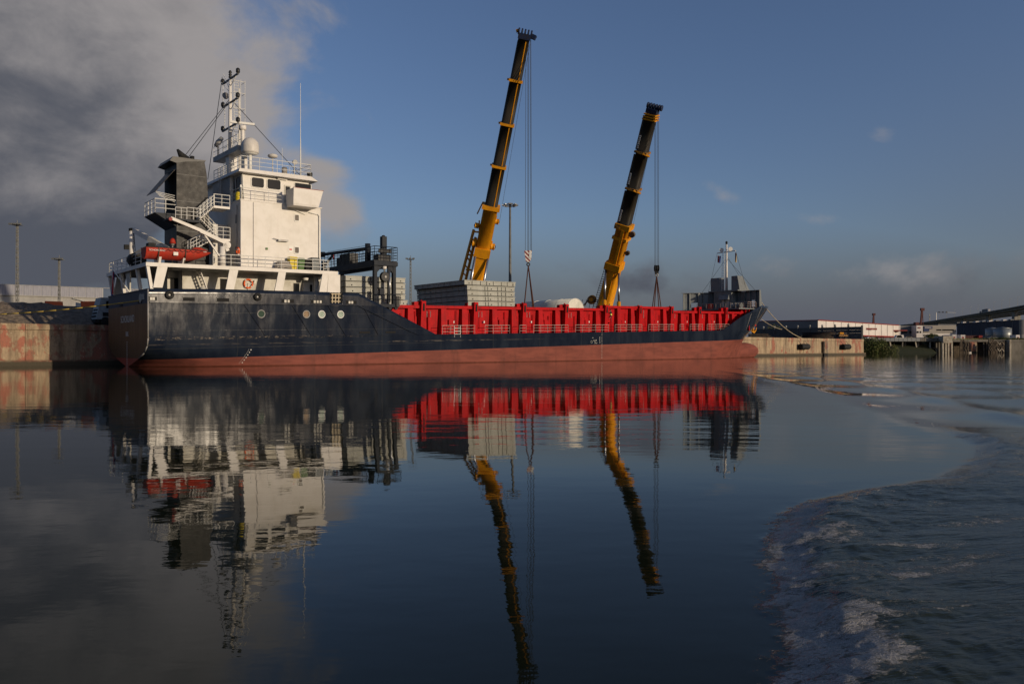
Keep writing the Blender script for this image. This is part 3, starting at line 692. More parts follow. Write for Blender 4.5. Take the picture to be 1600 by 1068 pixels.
# ---------------------------------------------------------------- road bridge at the left
def left_bridge():
    t_ = thing('road_bridge', 'pale concrete road bridge with grey noise barriers, behind the gravel heap', 'bridge', 'W', (-120, 196, QZ))
    P = Vector((-150.0, 178.1, 0)); Dd = Vector((21.5, 13, 0)).normalized(); Nn = Vector((Dd.y, -Dd.x, 0)); L = 92
    up = Vector((0, 0, 1)); z0, z1, z2 = 12.9, 15.15, 17.9
    e = P + Dd * L
    def slab(f0, f1, za, zb, off, dep):
        a_ = P + Dd * f0 + Nn * off; b_ = P + Dd * f1 + Nn * off; c_ = b_ - Nn * dep; d_ = a_ - Nn * dep
        return MB().hexa([a_ + up * za, b_ + up * za, c_ + up * za, d_ + up * za, a_ + up * zb, b_ + up * zb, c_ + up * zb, d_ + up * zb])
    slab(0, 46.6, z0, z1, 0, 11).build('girder', 'girder', t_); slab(46.7, L, z0, z1, 0, 11).build('girder', 'girder', t_)
    slab(0, L, z1, z1 + .25, .35, 11.7).build('deck_edge', 'girder', t_)
    # one noise barrier panel: ribbed sheet
    mb = MB(); W = 1.93; n = 8
    for k in range(n):
        x0_, x1_ = k * W / n, (k + 1) * W / n; o_ = .07 if k % 2 else 0
        a_ = P + Nn * (.1 + o_) + Dd * x0_; b_ = P + Nn * (.1 + o_) + Dd * x1_
        mb.hexa([a_ + up * (z1 + .26), b_ + up * (z1 + .26), b_ - Nn * (.1 + o_) + up * (z1 + .26), a_ - Nn * (.1 + o_) + up * (z1 + .26), a_ + up * z2, b_ + up * z2, b_ - Nn * (.1 + o_) + up * z2, a_ - Nn * (.1 + o_) + up * z2])
    first = mb.build('noise_barrier_panel', 'barrier', t_)
    po = (P + Nn * .05 + Dd * 1.965); pm = MB().beam(po + up * (z1 + .26), po + up * (z2 + .08), .07, .3, up=Dd).build('barrier_post', 'mastgrey', t_)
    for i in range(1, 46):
        if i == 23: continue
        for src in (first, pm):
            c_ = src.copy(); C.objects.link(c_); c_.parent = t_; c_.location = Dd * (2.0 * i)
    slab(0, L, z2 + .02, z2 + .14, .2, .3).build('barrier_cap', 'galv', t_)
    for f_ in (8, 30, 47, 70, 88):
        q = P + Dd * f_ - Nn * 5.5; MB().tube(q + up * 3, q + up * 12.9, .9, n=14).build('bridge_pier', 'girder', t_)
    q = P + Dd * 47 + Nn * .4; MB().beam(q + up * 12.9, q + Dd * -8 + up * 15, .25, .25).build('drain_pipe', 'mastgrey', t_)
left_bridge()
o = MB().box(-420, 262, 2.0, 100, 2500, 4.0).build('hinterland', 'grass'); o['kind'] = 'structure'

# ---------------------------------------------------------------- right bank
# land behind the pier
mb = MB(); mb.box(126, 292, 1, 900, 2500, 4.9)
mb.hexa([(84, 252, -1), (150, 262, -1), (168, 292, -1), (80, 310, -1), (92, 268, 3.2), (136, 278, 3.0), (160, 291.9, 4.85), (80, 310, 4.9)])
mb.box(60, 300, 1, 125.9, 420, 4.85)
mb.hexa([(126, 283, -1), (330, 283, -1), (330, 294, -1), (126, 294, -1), (126, 291, 4.7), (330, 291, 4.7), (330, 294, 4.88), (126, 294, 4.88)])
o = mb.build('grass_bank', 'grass'); o['kind'] = 'structure'
# grass tufts on the bank edge
gt = MB(); random.seed(5)
for _ in range(5000):
    x = random.uniform(118, 215); y = random.uniform(286, 300); z = 4.5
    hgt_ = random.uniform(.3, 1.3); dx = random.uniform(-.4, .4); wd = random.uniform(.12, .4); k = len(gt.v)
    gt.v += [(x - wd, y, z), (x + wd, y + .1, z), (x + dx, y, z + hgt_)]; gt.face((k, k + 1, k + 2))
o = gt.build('bank_grass_tufts', 'leaf2'); o['kind'] = 'stuff'
# concrete fence on the end of the quay
def fence():
    x0, y0, _ = W3(1347, 512, 200); x1, y1, _ = W3(1176, 514, 229)
    t_ = thing('panel_fence', 'grey concrete panel fence standing along the end of the quay', 'fence', 'W', (x0, y0, QZ))
    P0 = Vector((x1, y1, 0)); P1 = Vector((x0, y0, 0)); n = 9; zt = 7.75
    d = (P1 - P0) / n; dn = d.normalized(); nn = Vector((dn.y, -dn.x, 0))
    for i in range(n):
        a_ = P0 + d * i + dn * .22; b_ = P0 + d * (i + 1) - dn * .22
        for k in range(4):
            za, zb = QZ + k * .87, QZ + k * .87 + .85
            MB().hexa([(a_.x, a_.y, za), (b_.x, b_.y, za), (b_.x - nn.x * .12, b_.y - nn.y * .12, za), (a_.x - nn.x * .12, a_.y - nn.y * .12, za), (a_.x, a_.y, zb), (b_.x, b_.y, zb), (b_.x - nn.x * .12, b_.y - nn.y * .12, zb), (a_.x - nn.x * .12, a_.y - nn.y * .12, zb)]).build('fence_panel', 'grey_wall', t_)
    for i in range(n + 1):
        a_ = P0 + d * i; MB().beam((a_.x, a_.y, QZ), (a_.x, a_.y, zt + .1), .4, .4).build('fence_post', 'grey_wall', t_)
        if i not in (0, n): MB().lathe((a_.x, a_.y, zt + .1), (0, 0, 1), [(0, .16), (.1, .26), (.4, .26), (.5, .12)], 10).build('post_lamp', 'mastgrey', t_)
fence()
# end wall of the quay facing right is lit: give it a thin edge column
# stack of dark steel on the quay by the bow
def pipe_stack():
    t_ = thing('steel_stack', 'dark stack of steel bars on the quay in front of the grey fence', 'steel stack', 'W', (86, 205, QZ))
    x0, y0, _ = W3(1246, 525, 196); x1, y1, _ = W3(1306, 525, 193)
    random.seed(9)
    for r_ in range(5):
        for k in range(5 - r_ // 2):
            MB().tube((x0 + random.uniform(-1, 1) + (0 if r_ < 3 else 2.5), y0 + k * .45, QZ + .22 + r_ * .36), (x1 - random.uniform(0, 1.5), y1 + k * .45, QZ + .22 + r_ * .36), .17, n=7).build('steel_bar', 'pipes', t_)
    for f_ in (.1, .5, .9): MB().box(x0 + (x1 - x0) * f_ - .1, y1 - .3, QZ, x0 + (x1 - x0) * f_ + .1, y0 + 2.4, QZ + .05).build('bearer', 'timber', t_)
    t2 = thing('small_trailer', 'small yellow and dark trailer at the right end of the steel stack', 'trailer', 'W', (x1 + 1.5, y1, QZ))
    MB().box(x1 + .6, y1 - .6, QZ + .5, x1 + 3.0, y1 + 1.2, QZ + 1.3).build('trailer_bed', 'pipes', t2)
    MB().box(x1 + .55, y1 - .75, QZ + .75, x1 + 2.8, y1 - .62, QZ + 1.1).build('hazard_board', 'hazard_dark', t2)
    for xx in (x1 + 1, x1 + 2.3): MB().lathe((xx, y1 - .75, QZ + .32), (0, 1, 0), [(0, .3), (.05, .34), (.25, .34), (.3, .3)], 12).build('wheel', 'rubber', t2)
    MB().box(x1 + .9, y1 - .4, QZ + 1.31, x1 + 1.9, y1 + .6, QZ + 1.75).build('trailer_box', 'yellow', t2)
    x0, y0, _ = W3(1172, 525, 176)
    t3 = thing('rusty_beams', 'low pile of dark rusty beams on the quay just ahead of the bow', 'beam pile', 'W', (x0, y0, QZ))
    for r_ in range(3):
        for k in range(3): MB().beam((x0, y0 + k * .6, QZ + .2 + r_ * .36), (x0 + 5.5 - r_ * .6, y0 + k * .6 + .2, QZ + .2 + r_ * .36), .35, .3).build('steel_beam', 'pipes', t3)
pipe_stack()

def wbox(name, px0, px1, py0, py1, D, dep, mt, parent, z0=None, rot=0):
    x0, _, zt = W3(px0, py0, D); x1, _, zb = W3(px1, py1, D)
    return MB().box(x0, D, zb if z0 is None else z0, x1, D + dep, zt).build(name, mt, parent)
# large warehouse: dark flank to the left, sunlit front running away to the right
def warehouse():
    t_ = thing('warehouse', 'long white warehouse with a red roof line and grey flank behind fence', 'warehouse', 'W', (131, 320, 4.8))
    c = Vector(W3(1278, 500.6, 320)); l = Vector(W3(1180, 502.8, 334)); r_ = Vector(W3(1404, 506.3, 390)); zt = c.z
    z0 = 4.0
    def wall(p0, p1, za, zb, nm, mt, th=1.0):
        d = (p1 - p0); d.z = 0; d.normalize(); n_ = Vector((-d.y, d.x, 0)) * th
        return MB().hexa([(p0.x, p0.y, za), (p1.x, p1.y, za), (p1.x + n_.x, p1.y + n_.y, za), (p0.x + n_.x, p0.y + n_.y, za), (p0.x, p0.y, zb), (p1.x, p1.y, zb), (p1.x + n_.x, p1.y + n_.y, zb), (p0.x + n_.x, p0.y + n_.y, zb)]).build(nm, mt, t_)
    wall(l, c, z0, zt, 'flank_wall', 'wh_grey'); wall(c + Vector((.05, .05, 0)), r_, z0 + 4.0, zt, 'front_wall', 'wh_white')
    far = l + (r_ - c)
    mb = MB(); mb.hexa([(c.x, c.y + .5, zt - .6), (r_.x, r_.y + .5, zt - .6), (far.x, far.y + 40, zt - .6), (l.x, l.y + .5, zt - .6), (c.x, c.y + .5, zt - .3), (r_.x, r_.y + .5, zt - .3), (far.x, far.y + 40, zt - .3), (l.x, l.y + .5, zt - .3)]); mb.build('roof', 'wh_grey', t_)
    off = Vector((.25, -.15, 0)); wall(c + off, r_ + off, zt + .01, zt + .40, 'roof_trim', 'redtrim', .4); wall(l, c, zt + .01, zt + .35, 'roof_trim', 'redtrim', .4)
    off = Vector((1.5, -1.2, 0)); wall(c + off * .8, r_ + off, z0 + 3.35, z0 + 3.95, 'canopy', 'redtrim', 2.0)
    # ground floor behind the canopy: alternating bays
    d = (r_ - c); n = 22
    for i in range(n):
        p0 = c + d * (i / n) + Vector((.4, .4, 0)); p1 = c + d * ((i + .8) / n) + Vector((.4, .4, 0))
        wall(p0, p1, z0, z0 + 3.3, 'loading_bay', 'dark' if i % 3 else 'tan', .5)
    for i in range(1, 12):
        p0 = c + d * (i / 12) + Vector((.06, -.06, 0)); MB().box(p0.x - .1, p0.y - .15, z0 + 4.05, p0.x + .1, p0.y, zt - .1).build('downpipe', 'wh_white', t_)
    mb = MB(); q = c + d * .55; 
    for k in range(7): mb.box(q.x + k * 1.0, q.y - .35 + k * .55, zt - 3.0, q.x + k * 1.0 + .6, q.y - .2 + k * .55, zt - 2.1)
    mb.build('sign_lettering', 'redtrim', t_)
warehouse()
def annex():
    D = 392
    t_ = thing('showroom', 'low white showroom with red canopies at the end of white warehouse', 'building', 'W', W3(1420, 527, D))
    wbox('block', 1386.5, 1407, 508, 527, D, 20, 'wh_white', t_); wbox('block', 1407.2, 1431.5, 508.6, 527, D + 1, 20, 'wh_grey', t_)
    wbox('corner_block', 1432, 1441.8, 508.3, 527, D - 4, 20, 'wh_white', t_)
    wbox('canopy', 1394.5, 1418, 515.3, 516.8, D - 8, 7, 'redtrim', t_)
    for a_, b_ in ((1409, 1412), (1412.6, 1415), (1415.4, 1417.5), (1421, 1423), (1423.4, 1425.4), (1426, 1428.3)): wbox('window', a_, b_, 517.3, 520.2, D + .8, .3, 'glass', t_)
    for a_, b_ in ((1433.3, 1435.6), (1437.8, 1439.6)): wbox('window', a_, b_, 517.2, 520, D - 4.2, .3, 'glass', t_)
    wbox('sign', 1435, 1438.5, 511, 512.5, D - 4.3, .25, 'redtrim', t_)
    t_ = thing('office_building', 'tan and white office building with a blue sign beside the showroom', 'office', 'W', W3(1468, 527, D + 20))
    D2 = D + 20
    wbox('upper_wall', 1442.3, 1494, 508, 519.6, D2, 25, 'tan', t_); wbox('ground_wall', 1442.3, 1494, 519.8, 528, D2 + .6, 24, 'wh_white', t_)
    wbox('sign_board', 1443.5, 1457, 509.5, 513.5, D2 - .4, .3, 'sign_blue', t_); wbox('sign_board', 1443.5, 1452, 513.6, 517.6, D2 - .4, .3, 'sign_blue', t_)
    for k in range(6): wbox('sign_letter', 1445.2 + k * 1.75, 1446.3 + k * 1.75, 511, 512.3, D2 - .6, .15, 'wh_white', t_)
    wbox('window_strip', 1464, 1471, 514.3, 516.2, D2 - .2, .3, 'glass', t_); wbox('window_strip', 1473, 1490.5, 514.3, 516.2, D2 - .2, .3, 'glass', t_)
    wbox('grey_gable', 1466, 1494, 506.3, 507.9, D2 + 1, 20, 'wh_grey', t_); wbox('entrance', 1443.5, 1455, 522.6, 524.6, D2 + .3, .4, 'dark', t_)  # upper gable strip in plain grey cladding
annex()
def blue_shed():
    t_ = thing('storage_hall', 'very large dark blue grey storage hall below the viaduct', 'warehouse', 'W', W3(1540, 530, 420))
    l = Vector(W3(1495, 507, 450)); r_ = Vector(W3(1596.5, 499.2, 395)); e = Vector(W3(1625, 501, 430)); z0 = 4
    for (p, q, za, zb, nm, mt) in ((l, r_, z0 + 5.0, None, 'upper_cladding', 'wh_blue'), (l, r_, z0, z0 + 4.95, 'lower_cladding', 'wh_grey'), (r_, e, z0, None, 'end_wall', 'tan')):  # paler tan on the end wall paints in its sunlit side
        zb0, zb1 = (p.z, q.z) if zb is None else (zb, zb)
        d = q - p; d.z = 0; d.normalize(); n_ = Vector((-d.y, d.x, 0)) * 1.2
        if nm == 'end_wall': zb0 = zb1 = r_.z
        else: zb0 = zb1 = (r_.z if zb is None else zb)
        MB().hexa([(p.x, p.y, za), (q.x - d.x * .05, q.y - d.y * .05, za), (q.x + n_.x, q.y + n_.y, za), (p.x + n_.x, p.y + n_.y, za), (p.x, p.y, zb0), (q.x - d.x * .05, q.y - d.y * .05, zb1), (q.x + n_.x, q.y + n_.y, zb1), (p.x + n_.x, p.y + n_.y, zb0)]).build(nm, mt, t_)
    d = r_ - l
    MB().hexa([(l.x, l.y + 1, r_.z - 1), (r_.x, r_.y + 1, r_.z - 1), (e.x, e.y + 30, r_.z - 1), (l.x, l.y + 60, r_.z - 1), (l.x, l.y + 1, r_.z - .4), (r_.x, r_.y + 1, r_.z - .4), (e.x, e.y + 30, r_.z - .4), (l.x, l.y + 60, r_.z - .4)]).build('roof', 'wh_grey', t_)
    for i in range(9):
        q = l + d * ((i + .6) / 9.5); MB().box(q.x - .9, q.y + 2, r_.z - .3, q.x + .9, q.y + 4, r_.z + .55).build('roof_vent', 'wh_white' if i % 2 else 'wh_grey', t_)
    for i in range(1, 8):
        q = l + d * (i / 8.0); MB().box(q.x - .15, q.y - .25, z0 + 5, q.x + .15, q.y - .05, r_.z - .2).build('cladding_joint', 'wh_grey', t_)
blue_shed()
def tanks():
    D = 330
    for (c_, r_, yt, lab) in ((1574.5, 12.5, 512.3, 'round steel storage tank, the sunlit one in front of blue hall'), (1556, 9.5, 512.8, 'round dark storage tank half behind the sunlit one')):
        x, y, zt = W3(c_, yt, D + (0 if c_ > 1560 else 8)); rr = r_ / FP * D
        t_ = thing('storage_tank', lab, 'tank', 'W', (x, y + rr, 4.9), group='storage tanks by the blue hall')
        MB().lathe((x, y + rr, 4.9), (0, 0, 1), [(0, rr), (zt - 4.9, rr)], 40).build('tank_shell', 'tank', t_)
        for q in (.33, .66, .985): MB().lathe((x, y + rr, 4.9 + (zt - 4.9) * q), (0, 0, 1), [(0, rr + .05), (.12, rr + .05)], 40).build('tank_band', 'tank', t_)
        MB().lathe((x, y + rr, zt + .01), (0, 0, 1), [(0, rr + .02), (.5, .3)], 40).build('tank_roof', 'tank', t_)
    t_ = thing('site_cabin', 'small white site cabin just right of the round tanks', 'cabin', 'W', W3(1590, 531, D - 8))
    wbox('cabin_body', 1587.5, 1593.5, 523, 531, D - 8, 4, 'wh_white', t_, z0=4.9); wbox('cabin_door', 1590.5, 1592.2, 526, 531, D - 8.2, .15, 'redtrim', t_, z0=4.9)
tanks()
def cont(px0, px1, py0, D, L, mt, label, endmat=None, mark=False):
    x0, _, zt = W3(px0, py0, D); x1 = W3(px1, py0, D)[0]
    t_ = thing('shipping_container', label, 'container', 'W', ((x0 + x1) / 2, D, 4.9), group='containers on the right bank')
    MB().box(x0, D, 4.95, x1, D + L, zt).build('container_body', mt, t_)
    n = max(3, int((x1 - x0) / .7))
    for k in range(n): q = x0 + (x1 - x0) * (k + .5) / n; MB().box(q - .1, D - .07, 5.1, q + .1, D - .005, zt - .15).build('corrugation', mt, t_)
    MB().box(x0 - .03, D - .1, zt - .14, x1 + .03, D + .1, zt + .02).build('frame_rail', mt, t_); MB().box(x0 - .03, D - .1, 4.93, x1 + .03, D + .1, 5.1).build('frame_rail', mt, t_)
    if mark: MB().box(x0 + .5, D - .12, zt - 1.4, x1 - .5, D - .08, zt - .75).build('container_marking', 'redtrim', t_)
cont(1487.7, 1494.3, 522.8, 300, 6, 'wh_white', 'white container end with a red mark, left of the two', mark=True)
cont(1501, 1508, 523, 300, 6, 'wh_white', 'white container end with a red mark, beside the maroon container', mark=True)
cont(1508.4, 1529, 524, 302, 3, 'container_dark', 'long maroon container on the bank beside the white one')
cont(1529.3, 1535, 524, 301, 3, 'container_red', 'bright red container at the right end of the maroon one')
cont(1478, 1487.5, 523.5, 312, 3, 'container_grey', 'grey container behind the pale pier head')
cont(1494.6, 1500.8, 523.6, 312, 3, 'container_grey', 'grey container standing between the two white container ends')
# cars and vans parked on the bank
def car(px, py, D, col, label, L=4.3, van=False):
    x, y, z = W3(px, py, D); z = 5.0; Hc = 2.1 if van else 1.45
    t_ = thing('parked_car', label, 'car', 'W', (x, y, z), group='vehicles on the right bank')
    prof = [(0, .35), (0, .85), (.9, .95), (1.5, Hc), (3.2 if not van else 4.1, Hc), (4.0 if not van else 4.25, .95), (L, .85), (L, .35)]
    MB().prism([(x + a_, y, z + b_) for a_, b_ in prof], (0, 1.7, 0)).build('car_body', col, t_)
    MB().prism([(x + 1.15, y - .02, z + .98), (x + 1.6, y - .02, z + Hc - .1), (x + 3.1, y - .02, z + Hc - .1), (x + 3.7, y - .02, z + .98)], (0, .015, 0)).build('side_window', 'glass', t_)
    for xx in (x + .85, x + 3.35): MB().lathe((xx, y - .05, z + .33), (0, 1, 0), [(0, .28), (.03, .33), (.2, .33), (.22, .28)], 12).build('wheel', 'rubber', t_)
car(1352, 524, 300, 'wh_white', 'white car parked on the bank under the canopy, leftmost', van=False)
car(1369, 524.5, 300, 'redtrim', 'dark red car parked on the bank under the red canopy')
car(1396, 524.5, 300, 'wh_white', 'white van parked on the bank between car and showroom', van=True)
car(1411, 525, 302, 'tan', 'beige car parked in front of the showroom windows')
car(1444, 525, 300, 'wh_white', 'white car in front of the tan office building')
car(1543, 524.5, 298, 'wh_grey', 'silver car on the bank left of the round tanks')

# old pier with raking piles
def pier():
    D = 276
    t_ = thing('old_pier', 'old concrete pier on raking piles reaching along the bank', 'pier', 'W', W3(1410, 551, D))
    def X(px): return W3(px, 0, D)[0]
    zt, zb = 5.55, 4.2
    MB().box(X(1362), D + .3, zb, X(1466), D + 12, zt - .15).build('pier_deck', 'pier', t_)
    n = 15
    for i in range(n):
        a_, b_ = X(1364 + i * 6.75), X(1364 + (i + 1) * 6.75) - .12
        MB().box(a_, D - .05, zb + .12, b_, D + .28, zt).build('parapet_block', 'container_grey' if i < 11 else 'pier', t_)
    random.seed(4)
    for i, px in enumerate((1392, 1398, 1407, 1412, 1420, 1425.5, 1432, 1441, 1447, 1455, 1460, 1464)):
        rk = (-.9, .4, 0, .3, 0, -.3)[i % 6]
        MB().beam((X(px), D + .8 + (i % 3) * 2, zb), (X(px) - rk * 1.2, D + .8 + (i % 3) * 2, -1.5), .42, .42).build('pile', 'pierpale' if i in (0, 6, 7, 9) else 'pier', t_)
    for i in range(10): MB().beam((X(1378 + i * 9), D + 9, zb), (X(1378 + i * 9), D + 9, -1.5), .5, .5).build('rear_pile', 'timber', t_)
    MB().box(X(1388), D + 1.5, 1.6, X(1466), D + 1.8, 2.0).build('bracing_beam', 'timber', t_)
    # pale pier head
    t_ = thing('pier_head', 'pale concrete block on four white piles at the pier end', 'pier head', 'W', W3(1473, 551, D - 2))
    MB().box(X(1466.5), D - 3, 4.35, X(1480.5), D + 3, 6.25).build('cap_block', 'pierpale', t_)
    for k, px in enumerate((1466, 1470.5, 1474.5, 1479.8)):
        MB().beam((X(px + .6), D - 2.6, 4.35), (X(px), D - 2.9, -1), .55, .55).build('pile', 'pierpale', t_)
        MB().beam((X(px + .6), D + 1.6, 4.35), (X(px + 1.5), D + 1.9, -1), .5, .5).build('rear_pile', 'pier', t_)
    MB().box(X(1466.6), D - 3.1, 3.7, X(1480.2), D - 2.3, 4.3).build('head_beam', 'pierpale', t_)
    # quay bays farther right
    t_ = thing('bank_wall', 'brown concrete bank wall in separate bays right of the pier head', 'wall', 'W', W3(1540, 551, D + 2))
    MB().box(X(1480.6), D + 3, 4.15, X(1640), D + 14, 5.0).build('wall_top', 'pier', t_)
    for a_, b_ in ((1481, 1486), (1486.4, 1495.5), (1511.5, 1521), (1522, 1533.5), (1561, 1563), (1563.5, 1576), (1584, 1600), (1601, 1620)):
        MB().box(X(a_), D + 2.6 + .4 * (a_ % 2), -1.5, X(b_), D + 4.5, 4.1).build('wall_bay', 'pier' if a_ not in (1486.4, 1522, 1563.5) else 'quay', t_)
    MB().box(X(1480), D + 8, -1.5, X(1640), D + 9, 4.1).build('rear_wall', 'timber', t_)
    MB().box(X(1581), D + 1.2, -1.5, X(1583.6), D + 4, 4.9).build('wall_post', 'pierpale', t_)
    for (p0, p1, lab, sd_) in ((1496.5, 1502.5, 'crossed timber dolphin standing just right of the pier head', 1), (1534, 1545, 'dark tangled timber dolphin below the silver car', 2), (1546.5, 1557, 'tall cross braced timber dolphin left of the tanks', 3)):
        t_ = thing('timber_dolphin', lab, 'dolphin', 'W', W3((p0 + p1) / 2, 551, D - 4), group='timber dolphins at the bank'); random.seed(sd_)
        xs = [X(p0 + (p1 - p0) * k / 3) for k in range(4)]
        for k, x_ in enumerate(xs):
            for dy in (-4, -1.5): MB().beam((x_, D + dy, -1.5), (x_ + random.uniform(-.25, .25), D + dy + .2, 4.4 + random.uniform(-.8, .9)), .36, .36).build('dolphin_pile', 'timber', t_)
        for k in range(3):
            for lv in range(3):
                z0 = .6 + lv * 1.25; MB().beam((xs[k], D - 4.25, z0 if (k + lv) % 2 else z0 + 1.1), (xs[k + 1], D - 4.25, z0 + 1.1 if (k + lv) % 2 else z0), .18, .24).build('cross_brace', 'pierpale' if sd_ == 3 and lv != 1 else 'timber', t_)
        MB().box(xs[0] - .2, D - 4.5, 3.7, xs[3] + .2, D - 4.25, 4.05).build('top_waling', 'timber', t_)
    t_ = thing('small_workboat', 'low pale open boat moored between the bank wall bays', 'boat', 'W', W3(1506, 551, D - 1))
    x_ = X(1506); hb = MB(); pr = [(-1.9, 0), (-1.6, .5), (0, .62), (1.5, .6), (2.0, .35)]
    for i in range(4):
        (a0, w0), (a1, w1) = pr[i], pr[i + 1]
        hb.hexa([(x_ + a0, D - 1 - w0 * .7, -.1), (x_ + a1, D - 1 - w1 * .7, -.1), (x_ + a1, D - 1 + w1 * .7, -.1), (x_ + a0, D - 1 + w0 * .7, -.1), (x_ + a0, D - 1 - w0, .42), (x_ + a1, D - 1 - w1, .42), (x_ + a1, D - 1 + w1, .42), (x_ + a0, D - 1 + w0, .42)])
    hb.build('boat_hull', 'wh_white', t_)
pier()
# the willow-like bush behind the quay end and shrubs on the bank
def bush(x, y, z, rx, ry, rz, n, mts, label, seed, name='bush', leaf=.22):
    random.seed(seed)
    t_ = thing(name, label, 'bush', 'W', (x, y, z))
    st = MB()
    for k in range(9):
        a_ = random.uniform(0, 6.28); e = Vector((x + math.cos(a_) * rx * .6, y + math.sin(a_) * ry * .6, z + rz * random.uniform(.6, 1.0)))
        st.tube((x + math.cos(a_) * .3, y + math.sin(a_) * .3, z), e, .09, .03, n=5)
    st.build('stem', 'bark', t_)
    mb = MB()
    cl = [(random.uniform(-1, 1), random.uniform(-1, 1), random.uniform(.05, .95)) for _ in range(34)]
    for _ in range(n):
        c_ = random.choice(cl); q = Vector((random.gauss(0, 1), random.gauss(0, 1), random.gauss(0, 1))) * .17
        u_ = Vector((c_[0] + q.x, c_[1] + q.y, c_[2] + q.z * 1.1)); rr = (u_.x ** 2 + u_.y ** 2)
        if rr + max(u_.z, 0) ** 2 * .9 > 1.15: continue
        px_ = Vector((x + u_.x * rx, y + u_.y * ry, z + max(u_.z, .0) * rz)); k = len(mb.v)
        a1 = Vector((random.gauss(0, 1), random.gauss(0, 1), random.gauss(0, 1))).normalized() * leaf; a2 = Vector((random.gauss(0, 1), random.gauss(0, 1), random.gauss(0, 1))).normalized() * leaf * .6
        mb.v += [tuple(px_ - a1), tuple(px_ + a2), tuple(px_ + a1), tuple(px_ - a2)]; mb.cur = random.choice((0, 0, 1)) if len(mts) > 1 else 0
        mb.face((k, k + 1, k + 2, k + 3))
    mb.build('foliage', mts, t_)
x, y, _ = W3(1366, 550, 252); bush(x - 1, y, -.3, 6.2, 4, 6.0, 9000, ['leaf', 'leaf2'], 'big olive green bush leaning over the water beside the quay end', 1, leaf=.26)
x, y, _ = W3(1383, 550, 252); bush(x, y, -.3, 4.6, 3, 3.6, 4000, ['leaf2', 'leaf'], 'lower dull green bush at the waterline between big bush and pier', 2, leaf=.24)
x, y, _ = W3(1456, 528, 292); bush(x, y, 4.6, 3.4, 2, 2.6, 3500, ['leaf', 'leaf2'], 'dark green shrub on the bank in front of tan office', 3, leaf=.26)
x, y, _ = W3(1209, 513, 236); bush(x, y, 6.0, 2.4, 1.2, 3.2, 1400, ['leaf2', 'leaf'], 'thin shrub top showing above the grey fence', 4, leaf=.2)
for k, (p, wd, lab) in enumerate(((1552, 6, 'ragged weeds at the foot of round tanks, left clump'), (1570, 4, 'ragged weeds at the foot of round tanks, middle clump'), (1592, 5, 'ragged weeds below the small site cabin'))):
    x, y, _ = W3(p, 531, 286); bush(x, y, 4.8, wd * .8, 1.5, 1.0, 1600, ['leaf', 'leaf2'], lab, 10 + k, name='weed_clump', leaf=.2)

